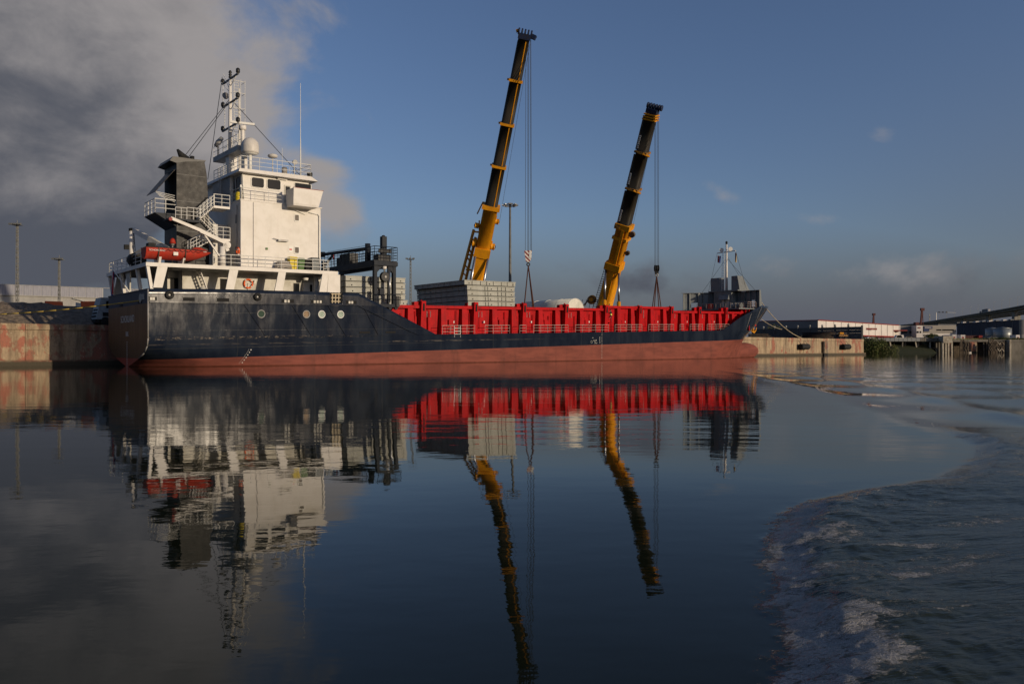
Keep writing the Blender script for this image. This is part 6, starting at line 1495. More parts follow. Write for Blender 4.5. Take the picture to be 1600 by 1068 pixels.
# bins and covered bundle on the boat deck
def wheelie(px0, px1, py, b_, mt, label, h_=1.15):
    a0, a1 = A(px0, b_), A(px1, b_); t_ = thing('wheelie_bin', label, 'bin', 'S', ((a0 + a1) / 2, b_, ZD), group='bins on the boat deck')
    MB().hexa([(a0 + .08, b_ - .22, ZD + .08), (a1 - .08, b_ - .22, ZD + .08), (a1 - .08, b_ + .25, ZD + .08), (a0 + .08, b_ + .25, ZD + .08), (a0, b_ - .3, ZD + h_ - .12), (a1, b_ - .3, ZD + h_ - .12), (a1, b_ + .3, ZD + h_ - .12), (a0, b_ + .3, ZD + h_ - .12)]).build('bin_body', mt, t_)
    MB().hexa([(a0 - .03, b_ - .34, ZD + h_ - .11), (a1 + .03, b_ - .34, ZD + h_ - .11), (a1 + .03, b_ + .34, ZD + h_ - .11), (a0 - .03, b_ + .34, ZD + h_ - .11), (a0 + .05, b_ - .24, ZD + h_), (a1 - .05, b_ - .24, ZD + h_), (a1 - .05, b_ + .34, ZD + h_), (a0 + .05, b_ + .34, ZD + h_)]).build('bin_lid', mt, t_)
    for x in (a0 + .1, a1 - .18): MB().lathe((x, b_ + .24, ZD + .12), (1, 0, 0), [(0, .11), (.08, .11)], 12).build('wheel', 'rubber', t_)
wheelie(451, 463, 412, .75, 'bin_y', 'bright yellow bin behind the rail beside the grey bundle', 1.3)
wheelie(463.8, 474.5, 412, .75, 'bin_g', 'dark green bin between the yellow and the black bins', 1.22)
wheelie(475.3, 484.5, 412, .75, 'rubber', 'black bin between the green bin and the tall dark locker', 1.15)
t_ = thing('deck_locker', 'tall dark grey locker at the forward corner of the boat deck', 'locker', 'S', (A(492, .8), .8, ZD))
MB().box(A(487, .5), .5, ZD + .01, A(499.5, .5), 1.15, ZD + 1.35).build('locker_body', 'navy', t_); MB().box(A(488, .5), .47, ZD + .1, A(498.5, .5), .495, ZD + 1.25).build('locker_door', 'bowgrey', t_)
a = A(443, .7); t_ = thing('covered_bundle', 'low grey tarpaulin covered bundle beside the yellow bin', 'bundle', 'S', (a, .8, ZD)); mb = MB()
nn_ = 12
for i in range(nn_ + 1):
    for j in range(7):
        u_ = i / nn_; v_ = j / 6; x = a - .85 + 1.7 * u_; y = .35 + .8 * v_
        mb.v.append((x, y, ZD + .02 + (.88 * (math.sin(math.pi * min(max(v_, .001), .999)) ** .35) * (.55 + .45 * math.sin(u_ * 2.6 + .3)) * (0 if i in (0, nn_) else 1)) + random.uniform(-.03, .03)))
for i in range(nn_):
    for j in range(6): q = i * 7 + j; mb.face((q, q + 7, q + 8, q + 1), True)
mb.build('tarpaulin', 'tarp', t_)
t_ = thing('yellow_liferaft_bottle', 'small yellow canister on the bridge deck corner by the rail', 'canister', 'S', (HA0 - .6, 2.6, 15.8)); q = S(359, 314, 2.2)
MB().lathe((HA0 + .25, 2.4, ZB + .12), (0, 0, 1), [(0, .25), (.1, .3), (.75, .3), (.9, .12)], 14).build('canister_body', 'bin_y', t_)

# ---------------------------------------------------------------- hatch covers stacked on the coaming
def cover(a0, a1, b0, b1, z0, h_, label, grp, ribs, first=False):
    t_ = thing('hatch_cover', label, 'hatch cover', 'S', ((a0 + a1) / 2, (b0 + b1) / 2, z0), group=grp)
    MB().box(a0, b0, z0 + .07, a1, b1, z0 + h_ - .03).build('cover_box', 'hatch', t_)
    MB().box(a0 - .06, b0 - .05, z0 + h_ - .10, a1 + .06, b1 + .05, z0 + h_ - .02).build('top_flange', 'hatch', t_)
    MB().box(a0 + .15, b0 + .15, z0, a1 - .15, b1 - .15, z0 + .069).build('rubber_seal', 'rubber', t_)
    for r_ in ribs:
        x = a0 + (a1 - a0) * r_; MB().box(x - .03, b0 - .035, z0 + .08, x + .03, b0 - .002, z0 + h_ - .11).build('joint_bar', 'hatchdark', t_)
    for r_ in (.09, .48, .93):
        x = a0 + (a1 - a0) * (r_ + random.uniform(-.02, .02)); MB().lathe((x, b0 - .03, z0 + h_ * .38), (0, 1, 0), [(0, .075), (.03, .075)], 10).build('lifting_hole', 'dark', t_)
    n = 9
    for k in range(n):
        y = b0 + (b1 - b0) * (k + .5) / n; MB().box(a0 - .055, y - .05, z0 + .08, a0 - .002, y + .05, z0 + h_ - .11).build('end_stiffener', 'hatch', t_)
random.seed(31)
ords = ['bottom', 'second from the bottom', 'middle', 'second from the top', 'top']
hh = .638
for k in range(5):
    z0 = 5.95 + k * hh
    cover(36.1 + (.0 if k == 4 else .55 - .05 * k), 44.35 - (0 if k == 4 else .1 + .05 * random.random()), 1.35 + .04 * random.random(), BM - 1.4, z0, hh, 'grey steel hatch cover, %s of the stack in front of left crane' % ords[k], 'hatch covers stacked in front of the left crane', (.14, .30, .42, .55, .71, .83, .95) if k == 4 else (.36, .42, .63, .71, .80))
for k in range(5):
    z0 = 5.95 + k * hh
    cover(20.7, 28.35 + .3 * (k == 0), 2.5 + .04 * random.random(), BM - 1.4, z0, hh, 'grey steel hatch cover, %s of the stack behind the gantry legs' % ords[k], 'hatch covers stacked behind the gantry legs', (.40, .48))

# ---------------------------------------------------------------- hatch gantry
def gantry():
    t_ = thing('hatch_gantry', 'dark navy travelling hatch gantry with railed platform beside white deckhouse', 'gantry crane', 'S', (24.5, HB, 5.9))
    zb, zd = 6.0, 10.15; a0, a1 = A(586, .9), A(615.5, .9)
    for b_ in (.75, BM - 1.1):
        for a in (a0, a1): MB().beam((a, b_ + .2, zb), (a, b_ + .2, zd), .40, .36, up=(1, 0, 0)).build('gantry_leg', 'navy', t_)
        MB().box(a0 - .6, b_, zb - .35, a1 + .6, b_ + .5, zb).build('bogie_beam', 'navy', t_)
        for a in (a0 - .3, a0 + .5, a1 - .5, a1 + .3): MB().lathe((a, b_ + .1, zb - .42), (0, 1, 0), [(0, .2), (.25, .2)], 14).build('travel_wheel', 'navy', t_)
    # knee brackets
    for a, s_ in ((a0, 1), (a1, -1)): MB().prism([(a, .8, zd), (a + s_ * .9, .8, zd), (a, .8, zd - .9)], (0, .3, 0)).build('knee_bracket', 'navy', t_)
    for a in (a0, a1): MB().box(a - .28, .7, zd + .001, a + .28, BM - .6, zd + .62).build('cross_girder', 'navy', t_)
    MB().box(a0 - .3, .55, zd + .05, a1 + .3, .69, zd + .5).build('end_beam', 'navy', t_)
    for k in range(7): y = 1.5 + k * 1.7; MB().box(a0 + .29, y, zd + .3, a1 - .29, y + .25, zd + .5).build('deck_bearer', 'navy', t_)
    MB().box(a0 + .29, .9, zd + .55, a1 - .29, 3.6, zd + .62).build('platform_deck', 'navy', t_)
    mb = MB(); zz = zd + .63
    mb.rail([(a1 + .25, .6, zz), (a0 - .25, .6, zz), (a0 - .25, BM - .7, zz)], 1.5, .8, 5, .035); mb.rail([(a1 + .25, .6, zz), (a1 + .25, BM - .7, zz)], 1.5, .9, 5, .03)
    mb.build('platform_rail', 'navy', t_)
    # tall column and machinery
    c_ = A(599.5, 1.2); q = S(599.5, 369.5, 1.2)
    MB().box(c_ - .29, 1.0, zz, c_ + .29, 1.5, q[2]).build('lifting_column', 'navy', t_); MB().lathe((c_, 1.25, q[2]), (0, 0, 1), [(0, .2), (.12, .18), (.16, .05)], 12).build('column_cap', 'navy', t_)
    MB().box(c_ - .9, .9, zz, c_ + .75, 1.9, zz + .65).box(c_ - .8, .9, zz + .85, c_ + .8, 1.0, zz + 1.3).build('motor_box', 'black', t_)
    # jib post and boom
    pa, _, pz = S(574.5, 380.5, 3.0); jp = MB().tube((pa, 3.0, zz), (pa, 3.0, pz), .30, n=14).build('jib_post', 'navy', t_)
    e = S(503, 383, 12.0); MB().tube((pa, 3.0, pz - .55), (pa - .5, 12.6, pz - .35), .20, .18, n=12).lathe((pa - .5, 12.6, pz - .65), (0, 0, 1), [(0, .28), (.6, .28)], 12).build('jib_boom', 'navy', t_)
    MB().tube((pa - .4, 12.6, zz), (pa - .4, 12.6, pz - 1.2), .26, n=12).tube((pa - .4, 12.4, pz - 1.7), (pa - .3, 10.4, pz - .6), .15, n=8).build('boom_rest', 'navy', t_)
    MB().tube((pa, 3.0, pz - .2), (pa - .4, 11.5, pz - .1), .02, n=4).build('guy_wire', 'wire', t_)
    MB().tube((pa - .3, 10.3, pz - .6), (pa - .3, 10.3, zz + .2), .03, n=4).lathe((pa - .3, 10.3, zz + .9), (0, 0, 1), [(0, .08), (.2, .1), (.3, .04)], 8).build('hoist_hook', 'redp', t_)
    MB().box(a0 + .1, 6.6, zz, a0 + 1.2, 9.0, zz + 1.35).box(a0 + .2, 9.2, zz, a0 + 1.0, 9.9, zz + 1.0).build('power_pack', 'black', t_)
    # sheave, hoist rods
    s_ = S(600.5, 432.5, .8)
    sh = MB().lathe((s_[0], .55, s_[2]), (0, 1, 0), [(0, .50), (.05, .56), (.1, .50), (.3, .50), (.35, .56), (.4, .5)], 26).build('rope_sheave', 'black', t_)
    MB().lathe((s_[0], .5, s_[2]), (0, 1, 0), [(0, .13), (.06, .13)], 12).build('sheave_hub', 'galv', sh)
    MB().lathe((s_[0], .8, zd - .35), (0, 0, 1), [(0, .22), (.2, .26), (.33, .26)], 14).build('load_cell', 'white', t_)
    for px, m_ in ((600.5, 'galv'), (609, 'steel')): x = A(px, .9); MB().tube((x, .9, zb + .2), (x, .9, zd - .1), .085, n=10).build('hoist_rod', m_, t_)
    MB().box(A(605.5, .9), .75, zb, A(607.5, .9), 1.0, zd).build('guide_post', 'navy', t_)
    MB().box(A(592, .9), .7, zb + .9, A(598, .9), 1.0, zb + 1.7).build('switch_box', 'navy', t_)
    mb = MB(); mb.rail([(a0 - .5, .5, zb), (a1 + .6, .5, zb)], 1.0, .6, 2, .03); mb.build('bogie_rail', 'navy', t_)
    MB().box(A(618, .8), .6, zb - .3, A(623, .8), 1.3, zb + .9).build('drive_motor', 'black', t_)
gantry()

# ---------------------------------------------------------------- vaulted white tank section across the hold
def vault():
    a_, b_ = A(899, 2.2), 2.2; z = 6.0; r_ = (A(913, 2.2) - A(886, 2.2)) / 2; zt = S(897, 466, 2.2)[2]
    t_ = thing('vaulted_tank', 'white round topped tank section lying across the hold by the right crane', 'tank section', 'S', (a_, 6, 2.5))
    mb = MB(); n = 24; zc = zt - r_
    for y in (b_, 12.4):
        for i in range(n): th = 2 * math.pi * i / n; mb.v.append((a_ + math.cos(th) * r_, y, zc + math.sin(th) * r_))
    for i in range(n): mb.face((i, (i + 1) % n, n + (i + 1) % n, n + i)[::-1], True)
    mb.face(range(n)); mb.face(range(2 * n - 1, n - 1, -1)); mb.build('tank_barrel', 'vault', t_)
    MB().torus((a_, b_, zc), (0, 1, 0), r_ - .02, .05, 32, 6).build('end_ring', 'white_rail', t_)
    for k in range(1, 4): MB().torus((a_, b_ + k * 2.5, zc), (0, 1, 0), r_ + .01, .04, 32, 5).build('seam_ring', 'vault', t_)
    for y in (3.0, 11): MB().box(a_ - r_ * .9, y, 1.36, a_ + r_ * .9, y + .4, zc - r_ * .8).build('saddle', 'timber', t_)
vault()

# ---------------------------------------------------------------- forecastle
def forecastle():
    ab = 102.3; zt = 9.62; z0 = 6.42
    near = .42; far = 8.9
    FC = MB()
    # breakwater plate with two openings
    ops = [(S(1180.3, 470, near)[0],)]
    y_o1 = (1.35, 2.15); za, zb_ = 6.75, 7.95
    FC.box(ab, near, z0, ab + .12, y_o1[0], zt).box(ab, y_o1[0], zb_, ab + .12, y_o1[1], zt).box(ab, y_o1[0], z0, ab + .12, y_o1[1], za).box(ab, y_o1[1], z0, ab + .12, far, zt)
    f_ = FC.build('breakwater', 'bowgrey', SHIP)
    def FW(t, dz=0): return (ab - 5.1 * t, far + 4.4 * t)       # far wing runs aft to the port rail
    FB2 = MB()
    for t0, t1, z_0, z_1 in ((0, .58, z0, zt), (.58, .78, z0, za), (.58, .78, zb_ - .1, zt), (.78, 1, z0, zt)):
        (x0, y0), (x1, y1) = FW(t0), FW(t1); FB2.hexa([(x0, y0, z_0), (x1, y1, z_0), (x1 + .1, y1 + .1, z_0), (x0 + .1, y0 + .1, z_0), (x0, y0, z_1), (x1, y1, z_1), (x1 + .1, y1 + .1, z_1), (x0 + .1, y0 + .1, z_1)])
    FB2.build('breakwater_wing', 'bowgrey', f_)
    for t in (.08, .25, .42, .56, .80, .97):
        x0, y0 = FW(t); MB().box(x0 - .35, y0 - .05, z0, x0 - .003, y0 + .05, zt - .05).build('breakwater_rib', 'bowgrey', f_)
    (x0, y0), (x1, y1) = FW(0), FW(1.02); MB().hexa([(x0 - .45, y0, zt), (x1 - .45, y1, zt), (x1 + .15, y1, zt), (x0 + .15, y0, zt), (x0 - .45, y0, zt + .08), (x1 - .45, y1, zt + .08), (x1 + .15, y1, zt + .08), (x0 + .15, y0, zt + .08)]).build('wing_flange', 'bowgrey', f_)
    for y in (near, 1.15, 2.3, 3.35, 4.5): MB().box(ab - .35, y, z0, ab - .003, y + .10, zt - .05).build('breakwater_rib', 'bowgrey', f_)
    MB().box(ab - .5, near - .02, zt + .001, ab + .15, far - .02, zt + .08).build('top_flange', 'bowgrey', f_)
    MB().box(ab - .28, near + .11, 7.2, ab - .005, 4.6, 7.28).build('mid_stringer', 'bowgrey', f_)
    MB().box(ab - .75, 3.0, zt - .12, ab - .52, 3.7, zt - .02).build('strip_light', 'white', f_); x0, y0 = FW(.5); MB().box(x0 - .75, y0, zt - .12, x0 - .5, y0 + .7, zt - .02).build('strip_light', 'white', f_)
    # near end plate, sunlit
    MB().hexa([(ab - .4, near - .08, z0 + .1), (ab + 1.3, near + .35, z0 + .1), (ab + 1.3, near + .45, z0 + .1), (ab - .4, near + .0, z0 + .1), (ab - .4, near - .08, zt + .06), (ab + .35, near + .1, zt + .06), (ab + .35, near + .2, zt + .06), (ab - .4, near, zt + .06)]).build('end_plate', 'bowgrey', f_)
    # centre house
    MB().hexa([(ab - 1.6, 4.9, z0), (ab + 2, 4.9, z0), (ab + 2, 9.0, z0), (ab - 1.6, 9.0, z0), (ab - 1.6, 5.4, zt + .3), (ab + 1.6, 5.4, zt + .3), (ab + 1.6, 8.9, zt + .3), (ab - 1.6, 8.9, zt + .3)]).build('mast_house', 'bowgrey', f_)
    MB().box(ab - 1.66, 5.7, z0 + .1, ab - 1.605, 6.4, z0 + 1.9).build('house_door', 'white_dull', f_); MB().box(ab - 1.66, 6.75, z0 + .5, ab - 1.605, 7.2, z0 + 1.8).build('house_window', 'white_dull', f_)
    MB().hexa([(ab - 2.4, 5.5, 8.2), (ab - 1.62, 5.5, 8.2), (ab - 1.62, 7.6, 8.2), (ab - 2.4, 7.6, 8.2), (ab - 2.0, 5.6, 9.0), (ab - 1.62, 5.6, 9.0), (ab - 1.62, 7.5, 9.0), (ab - 2.0, 7.5, 9.0)]).build('door_hood', 'bowgrey', f_)
    # two upright ventilator boxes
    v1, v1z = S(1141, 430, 4.9)[0], S(1141, 430, 4.9)[2]
    MB().hexa([(ab - .6, 4.2, zt + .31), (ab + 2.7, 4.2, zt + .31), (ab + 2.7, 5.9, zt + .31), (ab - .6, 5.9, zt + .31), (ab - .6, 4.7, v1z), (ab + 1.2, 4.7, v1z), (ab + 1.2, 5.9, v1z), (ab - .6, 5.9, v1z)]).build('fore_ventilator', 'bowgrey', f_)
    MB().box(ab - .9, 8.2, zt + .31, ab + .7, 10.1, v1z - .15).build('fore_ventilator', 'bowgrey', f_)
    MB().box(ab - 1.7, 3.9, zt + .09, ab + 2.8, 10.1, zt + .305).build('house_top', 'bowgrey', f_)
    # fore mast
    mx, my = ab - .3, 7.1; zt2 = S(1129.5, 381, 7.1)[2]
    m_ = MB().tube((mx, my, zt + .3), (mx, my, zt2), .24, .16, n=12).build('fore_mast', 'white', SHIP)
    mb = MB(); ladder(mb, (mx - .3, my + .6, zt + .3), (mx - .3, my + .45, zt2 - 1.2), .5, side=(0, 1, 0), r=.035); mb.build('fore_mast_ladder', 'white_rail', m_)
    MB().beam((mx, my - 1.9, zt2 - 1.35), (mx, my + 2.0, zt2 - 1.45), .14, .14).build('crosstree', 'white', m_)
    for y in (my - .85, my + 1.0): MB().lathe((mx - .1, y, zt2 - .95), (-.7, -.6, -.15), [(-.2, .15), (0, .34), (.22, .40)], 14).lathe((mx - .1, y, zt2 - .95), (-.7, -.6, -.15), [(.221, .36), (.23, .36)], 14).build('mast_floodlight', 'lamp_sunglint', m_)
    MB().lathe((mx, my, zt2), (0, 0, 1), [(0, .14), (.2, .2), (.5, .2), (.6, .05)], 12).build('mast_head_light', 'rubber', m_)
    for (p0, p1) in (((mx, my, zt2 - 2.5), (mx - .2, 1.2, zt + .1)), ((mx, my, zt2 - 2.5), (mx - .2, 12.4, zt + .1)), ((mx, my, zt2 - 2), (ab + 7, 5, 7)), ((mx, my - 1.9, zt2 - 1.4), (mx, 3.0, zt + .3)), ((mx, my + 2, zt2 - 1.4), (mx, 11, zt + .3))): MB().tube(p0, p1, .028, n=4).build('mast_guy', 'wire', m_)
    # windlass gear and rails between hold and breakwater
    mb = MB(); mb.rail([(ab - 3.2, 1.0, 6.42), (ab - .6, .9, 6.42)], 1.1, .8, 3, .035); mb.rail([(ab - 3.2, 3.4, 6.42), (ab - 3.2, 1.0, 6.42)], 1.1, .9, 3, .035); mb.build('forecastle_rail', 'rail_pink', SHIP)
    mb = MB(); mb.rail([(ab - 3.2, 11.6, 6.42), (ab - 3.2, 4.4, 6.42)], 1.1, 1.1, 3, .03); mb.build('forecastle_rail', 'rail_pink', SHIP)
    for y, mt in ((3.0, 'bowgrey'), (4.2, 'galv'), (10.4, 'bowgrey')): MB().lathe((ab - 1.9, y, 7.0), (0, 1, 0), [(0, .5), (.08, .5), (.1, .3), (.7, .3), (.72, .5), (.8, .5)], 18).box(ab - 2.3, y + .2, 6.42, ab - 1.5, y + .6, 6.6).build('windlass_drum', mt, SHIP)
    MB().box(ab - 2.7, 8.7, 6.42, ab - 2.2, 9.6, 7.6).build('fire_box', 'redp', SHIP)
    # anchor in the bow
    az_ = 3.0
forecastle()
def anchor():
    bb = 5.0
    for _ in range(40): a, _b, z = S(1176, 516.5, bb); bb = bb * .5 + .5 * side_b(a, z)
    t_ = MB(); b_ = bb - .12
    t_.beam((a - .1, b_, z + .9), (a, b_ - .1, z - .3), .16, .2).beam((a - .75, b_ - .12, z - .1), (a + .0, b_ - .15, z - .4), .2, .16).beam((a + .0, b_ - .15, z - .4), (a + .7, b_ - .12, z + .1), .2, .16).beam((a - .75, b_ - .12, z - .15), (a - .85, b_ - .2, z + .45), .2, .1).beam((a + .65, b_ - .12, z), (a + .8, b_ - .2, z + .6), .2, .1)
    t_.build('bow_anchor', 'yellow', SHIP)
    a, _, z = S(1168, 514.5, 1.5); a = 103.5; z = 3.6 - .2; MB().lathe((a, side_b(a, z) - .08, z), (0, 1, 0), [(0, .16), (.1, .16)], 12).build('thruster_mark', 'redp', SHIP)
anchor()

# ---------------------------------------------------------------- flags
def flag(nm, label, p0, dirv, drop, wd, mt, frame='S'):
    t_ = thing(nm, label, 'flag', frame, p0); mb = MB(); n, m_ = 7, 10; vals = []
    d = Vector(dirv)
    for i in range(n):
        for j in range(m_):
            u_, v_ = i / (n - 1), j / (m_ - 1); x = Vector(p0) + d * wd * u_ * (1 - .35 * v_) + Vector((0, 0, -drop * v_ - .15 * u_))
            x += Vector((d.y, -d.x, 0)) * (.13 * math.sin(u_ * 9 + v_ * 2) * (.4 + u_)); mb.v.append(tuple(x)); vals.append(min(max(u_, 0), 1))
    for i in range(n - 1):
        for j in range(m_ - 1): q = i * m_ + j; mb.face((q, q + m_, q + m_ + 1, q + 1), True)
    o = mb.build('flag_cloth', mt, t_); at_ = o.data.attributes.new('band', 'FLOAT', 'POINT'); at_.data.foreach_set('value', vals)
    return t_
# ensign on a raked staff at the stern
pb = (.1, 6.2, 6.95); ptp = (-1.15, 7.3, 9.2)
fl = flag('stern_ensign', 'red white and blue ensign drooping from staff over the stern', (-1.1, 7.25, 9.15), (.25, .9, 0), 2.3, .85, 'flag')
MB().tube(pb, ptp, .06, .04, n=8).build('ensign_staff', 'white_rail', fl)
zt2 = S(1129.5, 381, 7.1)[2]
flag('courtesy_flag', 'small red and white flag hanging from left end of bow crosstree', (102, 9.0, zt2 - 1.9), (.2, -.9, 0), 1.3, .75, 'flag')
flag('signal_flag', 'small red and yellow flag hanging from right end of bow crosstree', (102, 5.3, zt2 - 1.7), (.1, -.6, 0), 1.7, .5, 'flag2')

# ---------------------------------------------------------------- mooring ropes
def rope(name, label, p0, p1, sag, mt, r=.05):
    p0, p1 = Vector(p0), Vector(p1); t_ = thing(name, label, 'rope', 'W', p0); pts = []
    for i in range(15): f_ = i / 14; q = p0.lerp(p1, f_); q.z -= sag * 4 * f_ * (1 - f_); pts.append(q)
    MB().path(pts, r, 6).build('rope_run', mt, t_)
def WS(a, b_, z): return (OX + CS * a - SN * b_, OY + SN * a + CS * b_, z + K * a)
e = W3(-60, 493, 78); rope('stern_line', 'yellow mooring rope running left from stern over the gravel heap', WS(-.05, 2.6, 6.0), e, .25, 'rope_y', .055)
q = W3(1252, 527.5, 176); rope('bow_line', 'pale mooring rope from the bow tip down to the quay edge', WS(111.5, HB - 1.0, 8.2), q, 1.1, 'rope_w', .07)
q = W3(1222, 514.5, 185); rope('second_bow_line', 'thinner rope leaving the bow below the first to the quay', WS(110.2, HB, 6.2), q, .6, 'rope_w', .05)
for p_, lab in ((W3(1252, 527.5, 176), 'small bollard on the quay edge holding the bow rope'),):
    t_ = thing('quay_bollard', lab, 'bollard', 'W', (p_[0], p_[1] + .4, QZ)); MB().lathe((p_[0], p_[1] + .4, QZ), (0, 0, 1), [(0, .3), (.1, .22), (.45, .22), (.55, .38), (.7, .32)], 14).build('bollard_head', 'rubber', t_)

# ---------------------------------------------------------------- mobile cranes
def WQ(a, b_, z): return Vector((OX + CS * a - SN * b_, OY + SN * a + CS * b_, z))
def crane1():
    base = WQ(A(733, 26), 26, 6.5); top = WQ(A(818.5, 8), 8, ZW(818.5, 62, 8))
    t_ = thing('mobile_crane', 'taller left mobile crane with plain dark boom behind the hatch cover stack', 'mobile crane', 'W', (base.x, base.y, QZ), group='mobile cranes on the quay')
    d = (top - base); L = d.length; d.normalize(); sx_ = Vector((d.y, -d.x, 0)).normalized(); sx_ = Vector((1, 0, 0)) - d * d.x; sx_.normalize(); nn = d.cross(sx_).normalized()   # sx across, nn towards camera or away
    if nn.y > 0: nn = -nn
    def P(f_, x=0, n_=0): return base + d * (L * f_) + sx_ * x + nn * n_
    def fr(py):    # fraction along the boom at picture height
        return min(max((py - 470.0) / (62 - 470.0), -.1), 1)
    def frac(py):
        # solve projected height
        lo, hi = -.1, 1.05
        for _ in range(40):
            m_ = (lo + hi) / 2; q = P(m_); y = YH - (q.z - CAM_H) / q.y * FP
            if y > py: lo = m_
            else: hi = m_
        return lo
    def boom_section(f0, f1, w0, w1, nm, mt):
        mb = MB(); n = 14
        for f_, w_ in ((f0, w0), (f1, w1)):
            for i in range(n):
                # oval under-belly, flat top: egg-shaped box
                th = 2 * math.pi * i / n; cx, cy = math.cos(th), math.sin(th)
                ex = .55; x = math.copysign(abs(cx) ** ex, cx) * w_ / 2; y = math.copysign(abs(cy) ** ex, cy) * w_ * .56
                mb.v.append(tuple(P(f_, x, y)))
        for i in range(n): mb.face((i, (i + 1) % n, n + (i + 1) % n, n + i), True)
        mb.face(range(n)); mb.face(range(2 * n - 1, n - 1, -1))
        return mb.build(nm, mt, t_)
    f_c = frac(323); fs = [frac(y) for y in (260, 194.5, 126.5)]
    boom_section(-.06, f_c, 2.35, 2.25, 'boom_base_section', 'yellow')
    prev = f_c; ws = [1.95, 1.86, 1.77, 1.68, 1.60]
    for k, f_ in enumerate(fs + [1.0]):
        boom_section(prev + .001, f_, ws[k], ws[k] - .03, 'boom_section', 'boomdark')
        MB().beam(P(prev + .006, ws[k] * .22, ws[k] * .56), P(f_ - .006, ws[k + 1 if k < 4 else 4] * .22, ws[k] * .54), .13, .06, up=nn).build('boom_stripe', 'yellow', t_)
        MB().beam(P(prev + .006, -ws[k] * .5, ws[k] * .3), P(f_ - .006, -ws[k] * .5, ws[k] * .3), .05, .1, up=nn).build('boom_edge', 'timber', t_)
        prev = f_
    for k, f_ in enumerate(fs):
        w_ = ws[k] + .26
        c_ = MB().beam(P(f_ - .004), P(f_ + .004), w_, w_ * 1.1, up=nn).build('boom_collar', 'yellow', t_)
        MB().beam(P(f_, -w_ / 2 - .25, 0), P(f_, -w_ / 2, 0), .22, .25).build('collar_lug', 'yellow', c_)
    MB().beam(P(f_c - .008), P(f_c + .006), 2.75, 2.8, up=nn).build('base_collar', 'yellow', t_)
    # head
    hd = MB().beam(P(1.0), P(1.018), 1.8, 1.9, up=nn).build('boom_head', 'blue', t_)
    for k, x in enumerate((-.9, -.45, 0, .45, .9)): MB().lathe(P(1.022, x, 0) + sx_ * 0, sx_, [(-.12, .42), (-.05, .46), (.05, .46), (.12, .42)], 16).build('head_sheave', 'blue', t_)
    MB().beam(P(1.02, -1.3, 0), P(1.024, -.9, 0), .35, .35).build('head_lug', 'yellow', hd); MB().beam(P(1.015, .95, 0), P(1.012, 1.6, .25), .5, .6).build('head_nose', 'blue', hd)
    # cylinders each side at the foot
    hip = frac(398)
    for x in (-.95, 1.05):
        top_c = P(hip, x, 1.35); foot = base + Vector((x * 1.0, -3.6, -1.6)); foot = base + sx_ * x + nn * 4.2 + Vector((0, 0, -1.2))
        mid = top_c.lerp(foot, .62)
        cy = MB().tube(top_c, mid, .17, n=12).build('luffing_ram', 'steel', t_); MB().tube(mid, foot, .30, n=12).build('luffing_cylinder', 'yellow', t_)
    MB().beam(P(hip - .004, 0, 1.2), P(hip + .03, 0, 1.3), 2.5, .5, up=nn).build('ram_bracket', 'yellow', t_)
    MB().prism([P(hip, -.9, 1.3), P(hip, .9, 1.3), P(-.05, -.35, 1.3), P(-.05, -.7, 1.3)], -nn * .3).build('boom_foot_plate', 'yellow', t_)
    # side frame with lattice at the left
    la, lb = P(frac(363), -1.95, -.2), P(frac(470), -2.75, -.3); lc, ld = P(frac(374), -1.45, -.2), P(frac(470), -1.85, -.3)
    for g_ in (366, 384, 402, 425): MB().beam(P(frac(g_), -2.0, -.1), P(frac(g_) + .004, -.9, .1), .22, .26, up=nn).build('frame_strut', 'yellow', t_)
    sf = MB().beam(la, lb, .28, .4).beam(lc, ld, .28, .4).build('side_frame', 'yellow', t_)
    for k in range(7): f_ = .15 + k * .12; MB().beam(la.lerp(lb, f_), lc.lerp(ld, f_), .18, .18).build('frame_rung', 'yellow', sf)
    for (py, x, r_) in ((382, -1.5, .60), (382, 1.42, .5), (355, -1.62, .42), (343, 1.3, .42)):
        f_ = frac(py); c_ = P(f_, x, .2); MB().lathe(c_, sx_, [(-.32, r_), (-.26, r_ + .08), (-.2, r_), (.2, r_), (.26, r_ + .08), (.32, r_)], 18).build('guy_winch_drum', 'yellow', t_)
        MB().torus(c_ + nn * .05, nn, r_ * .9, .06, 16, 5).build('drum_guard', 'timber', t_)
        MB().beam(P(f_, x * .55, .1), P(f_ + .004, x * .9, .15), .35, .5, up=nn).beam(P(f_ - .03, x * .6, .1), P(f_ + .02, x * .86, .3), .2, .25, up=nn).build('drum_bracket', 'yellow', t_)
    MB().tube(P(frac(338), -1.9, 0), P(frac(318), -1.35, 0), .1).build('guy_strut', 'yellow', t_)
    # carrier and turntable on the quay
    g0 = Vector((base.x, base.y, QZ)); ua = Vector((CS, SN, 0))
    MB().beam(g0 - ua * 9 + Vector((0, 0, 1.5)), g0 + ua * 7 + Vector((0, 0, 1.5)), 3, 1.1).build('carrier', 'yellow', t_)
    for k in range(7):
        for sgn in (-1, 1): q = g0 - ua * (7.5 - k * 2.1) + Vector((-SN, CS, 0)) * sgn * 1.2 + Vector((0, 0, .72)); MB().lathe(q, (-SN, CS, 0), [(-.25, .6), (-.2, .72), (.2, .72), (.25, .6)], 18).build('wheel', 'rubber', t_)
    MB().tube(g0 + Vector((0, 0, 2.05)), g0 + Vector((0, 0, 2.6)), 1.3, n=24).build('slew_ring', 'wire', t_)
    MB().beam(g0 + Vector((-SN, CS, 0)) * 4.5 + Vector((0, 0, 3.3)), g0 - Vector((-SN, CS, 0)) * 1.5 + Vector((0, 0, 3.3)), 2.6, 1.4).build('superstructure', 'yellow', t_)
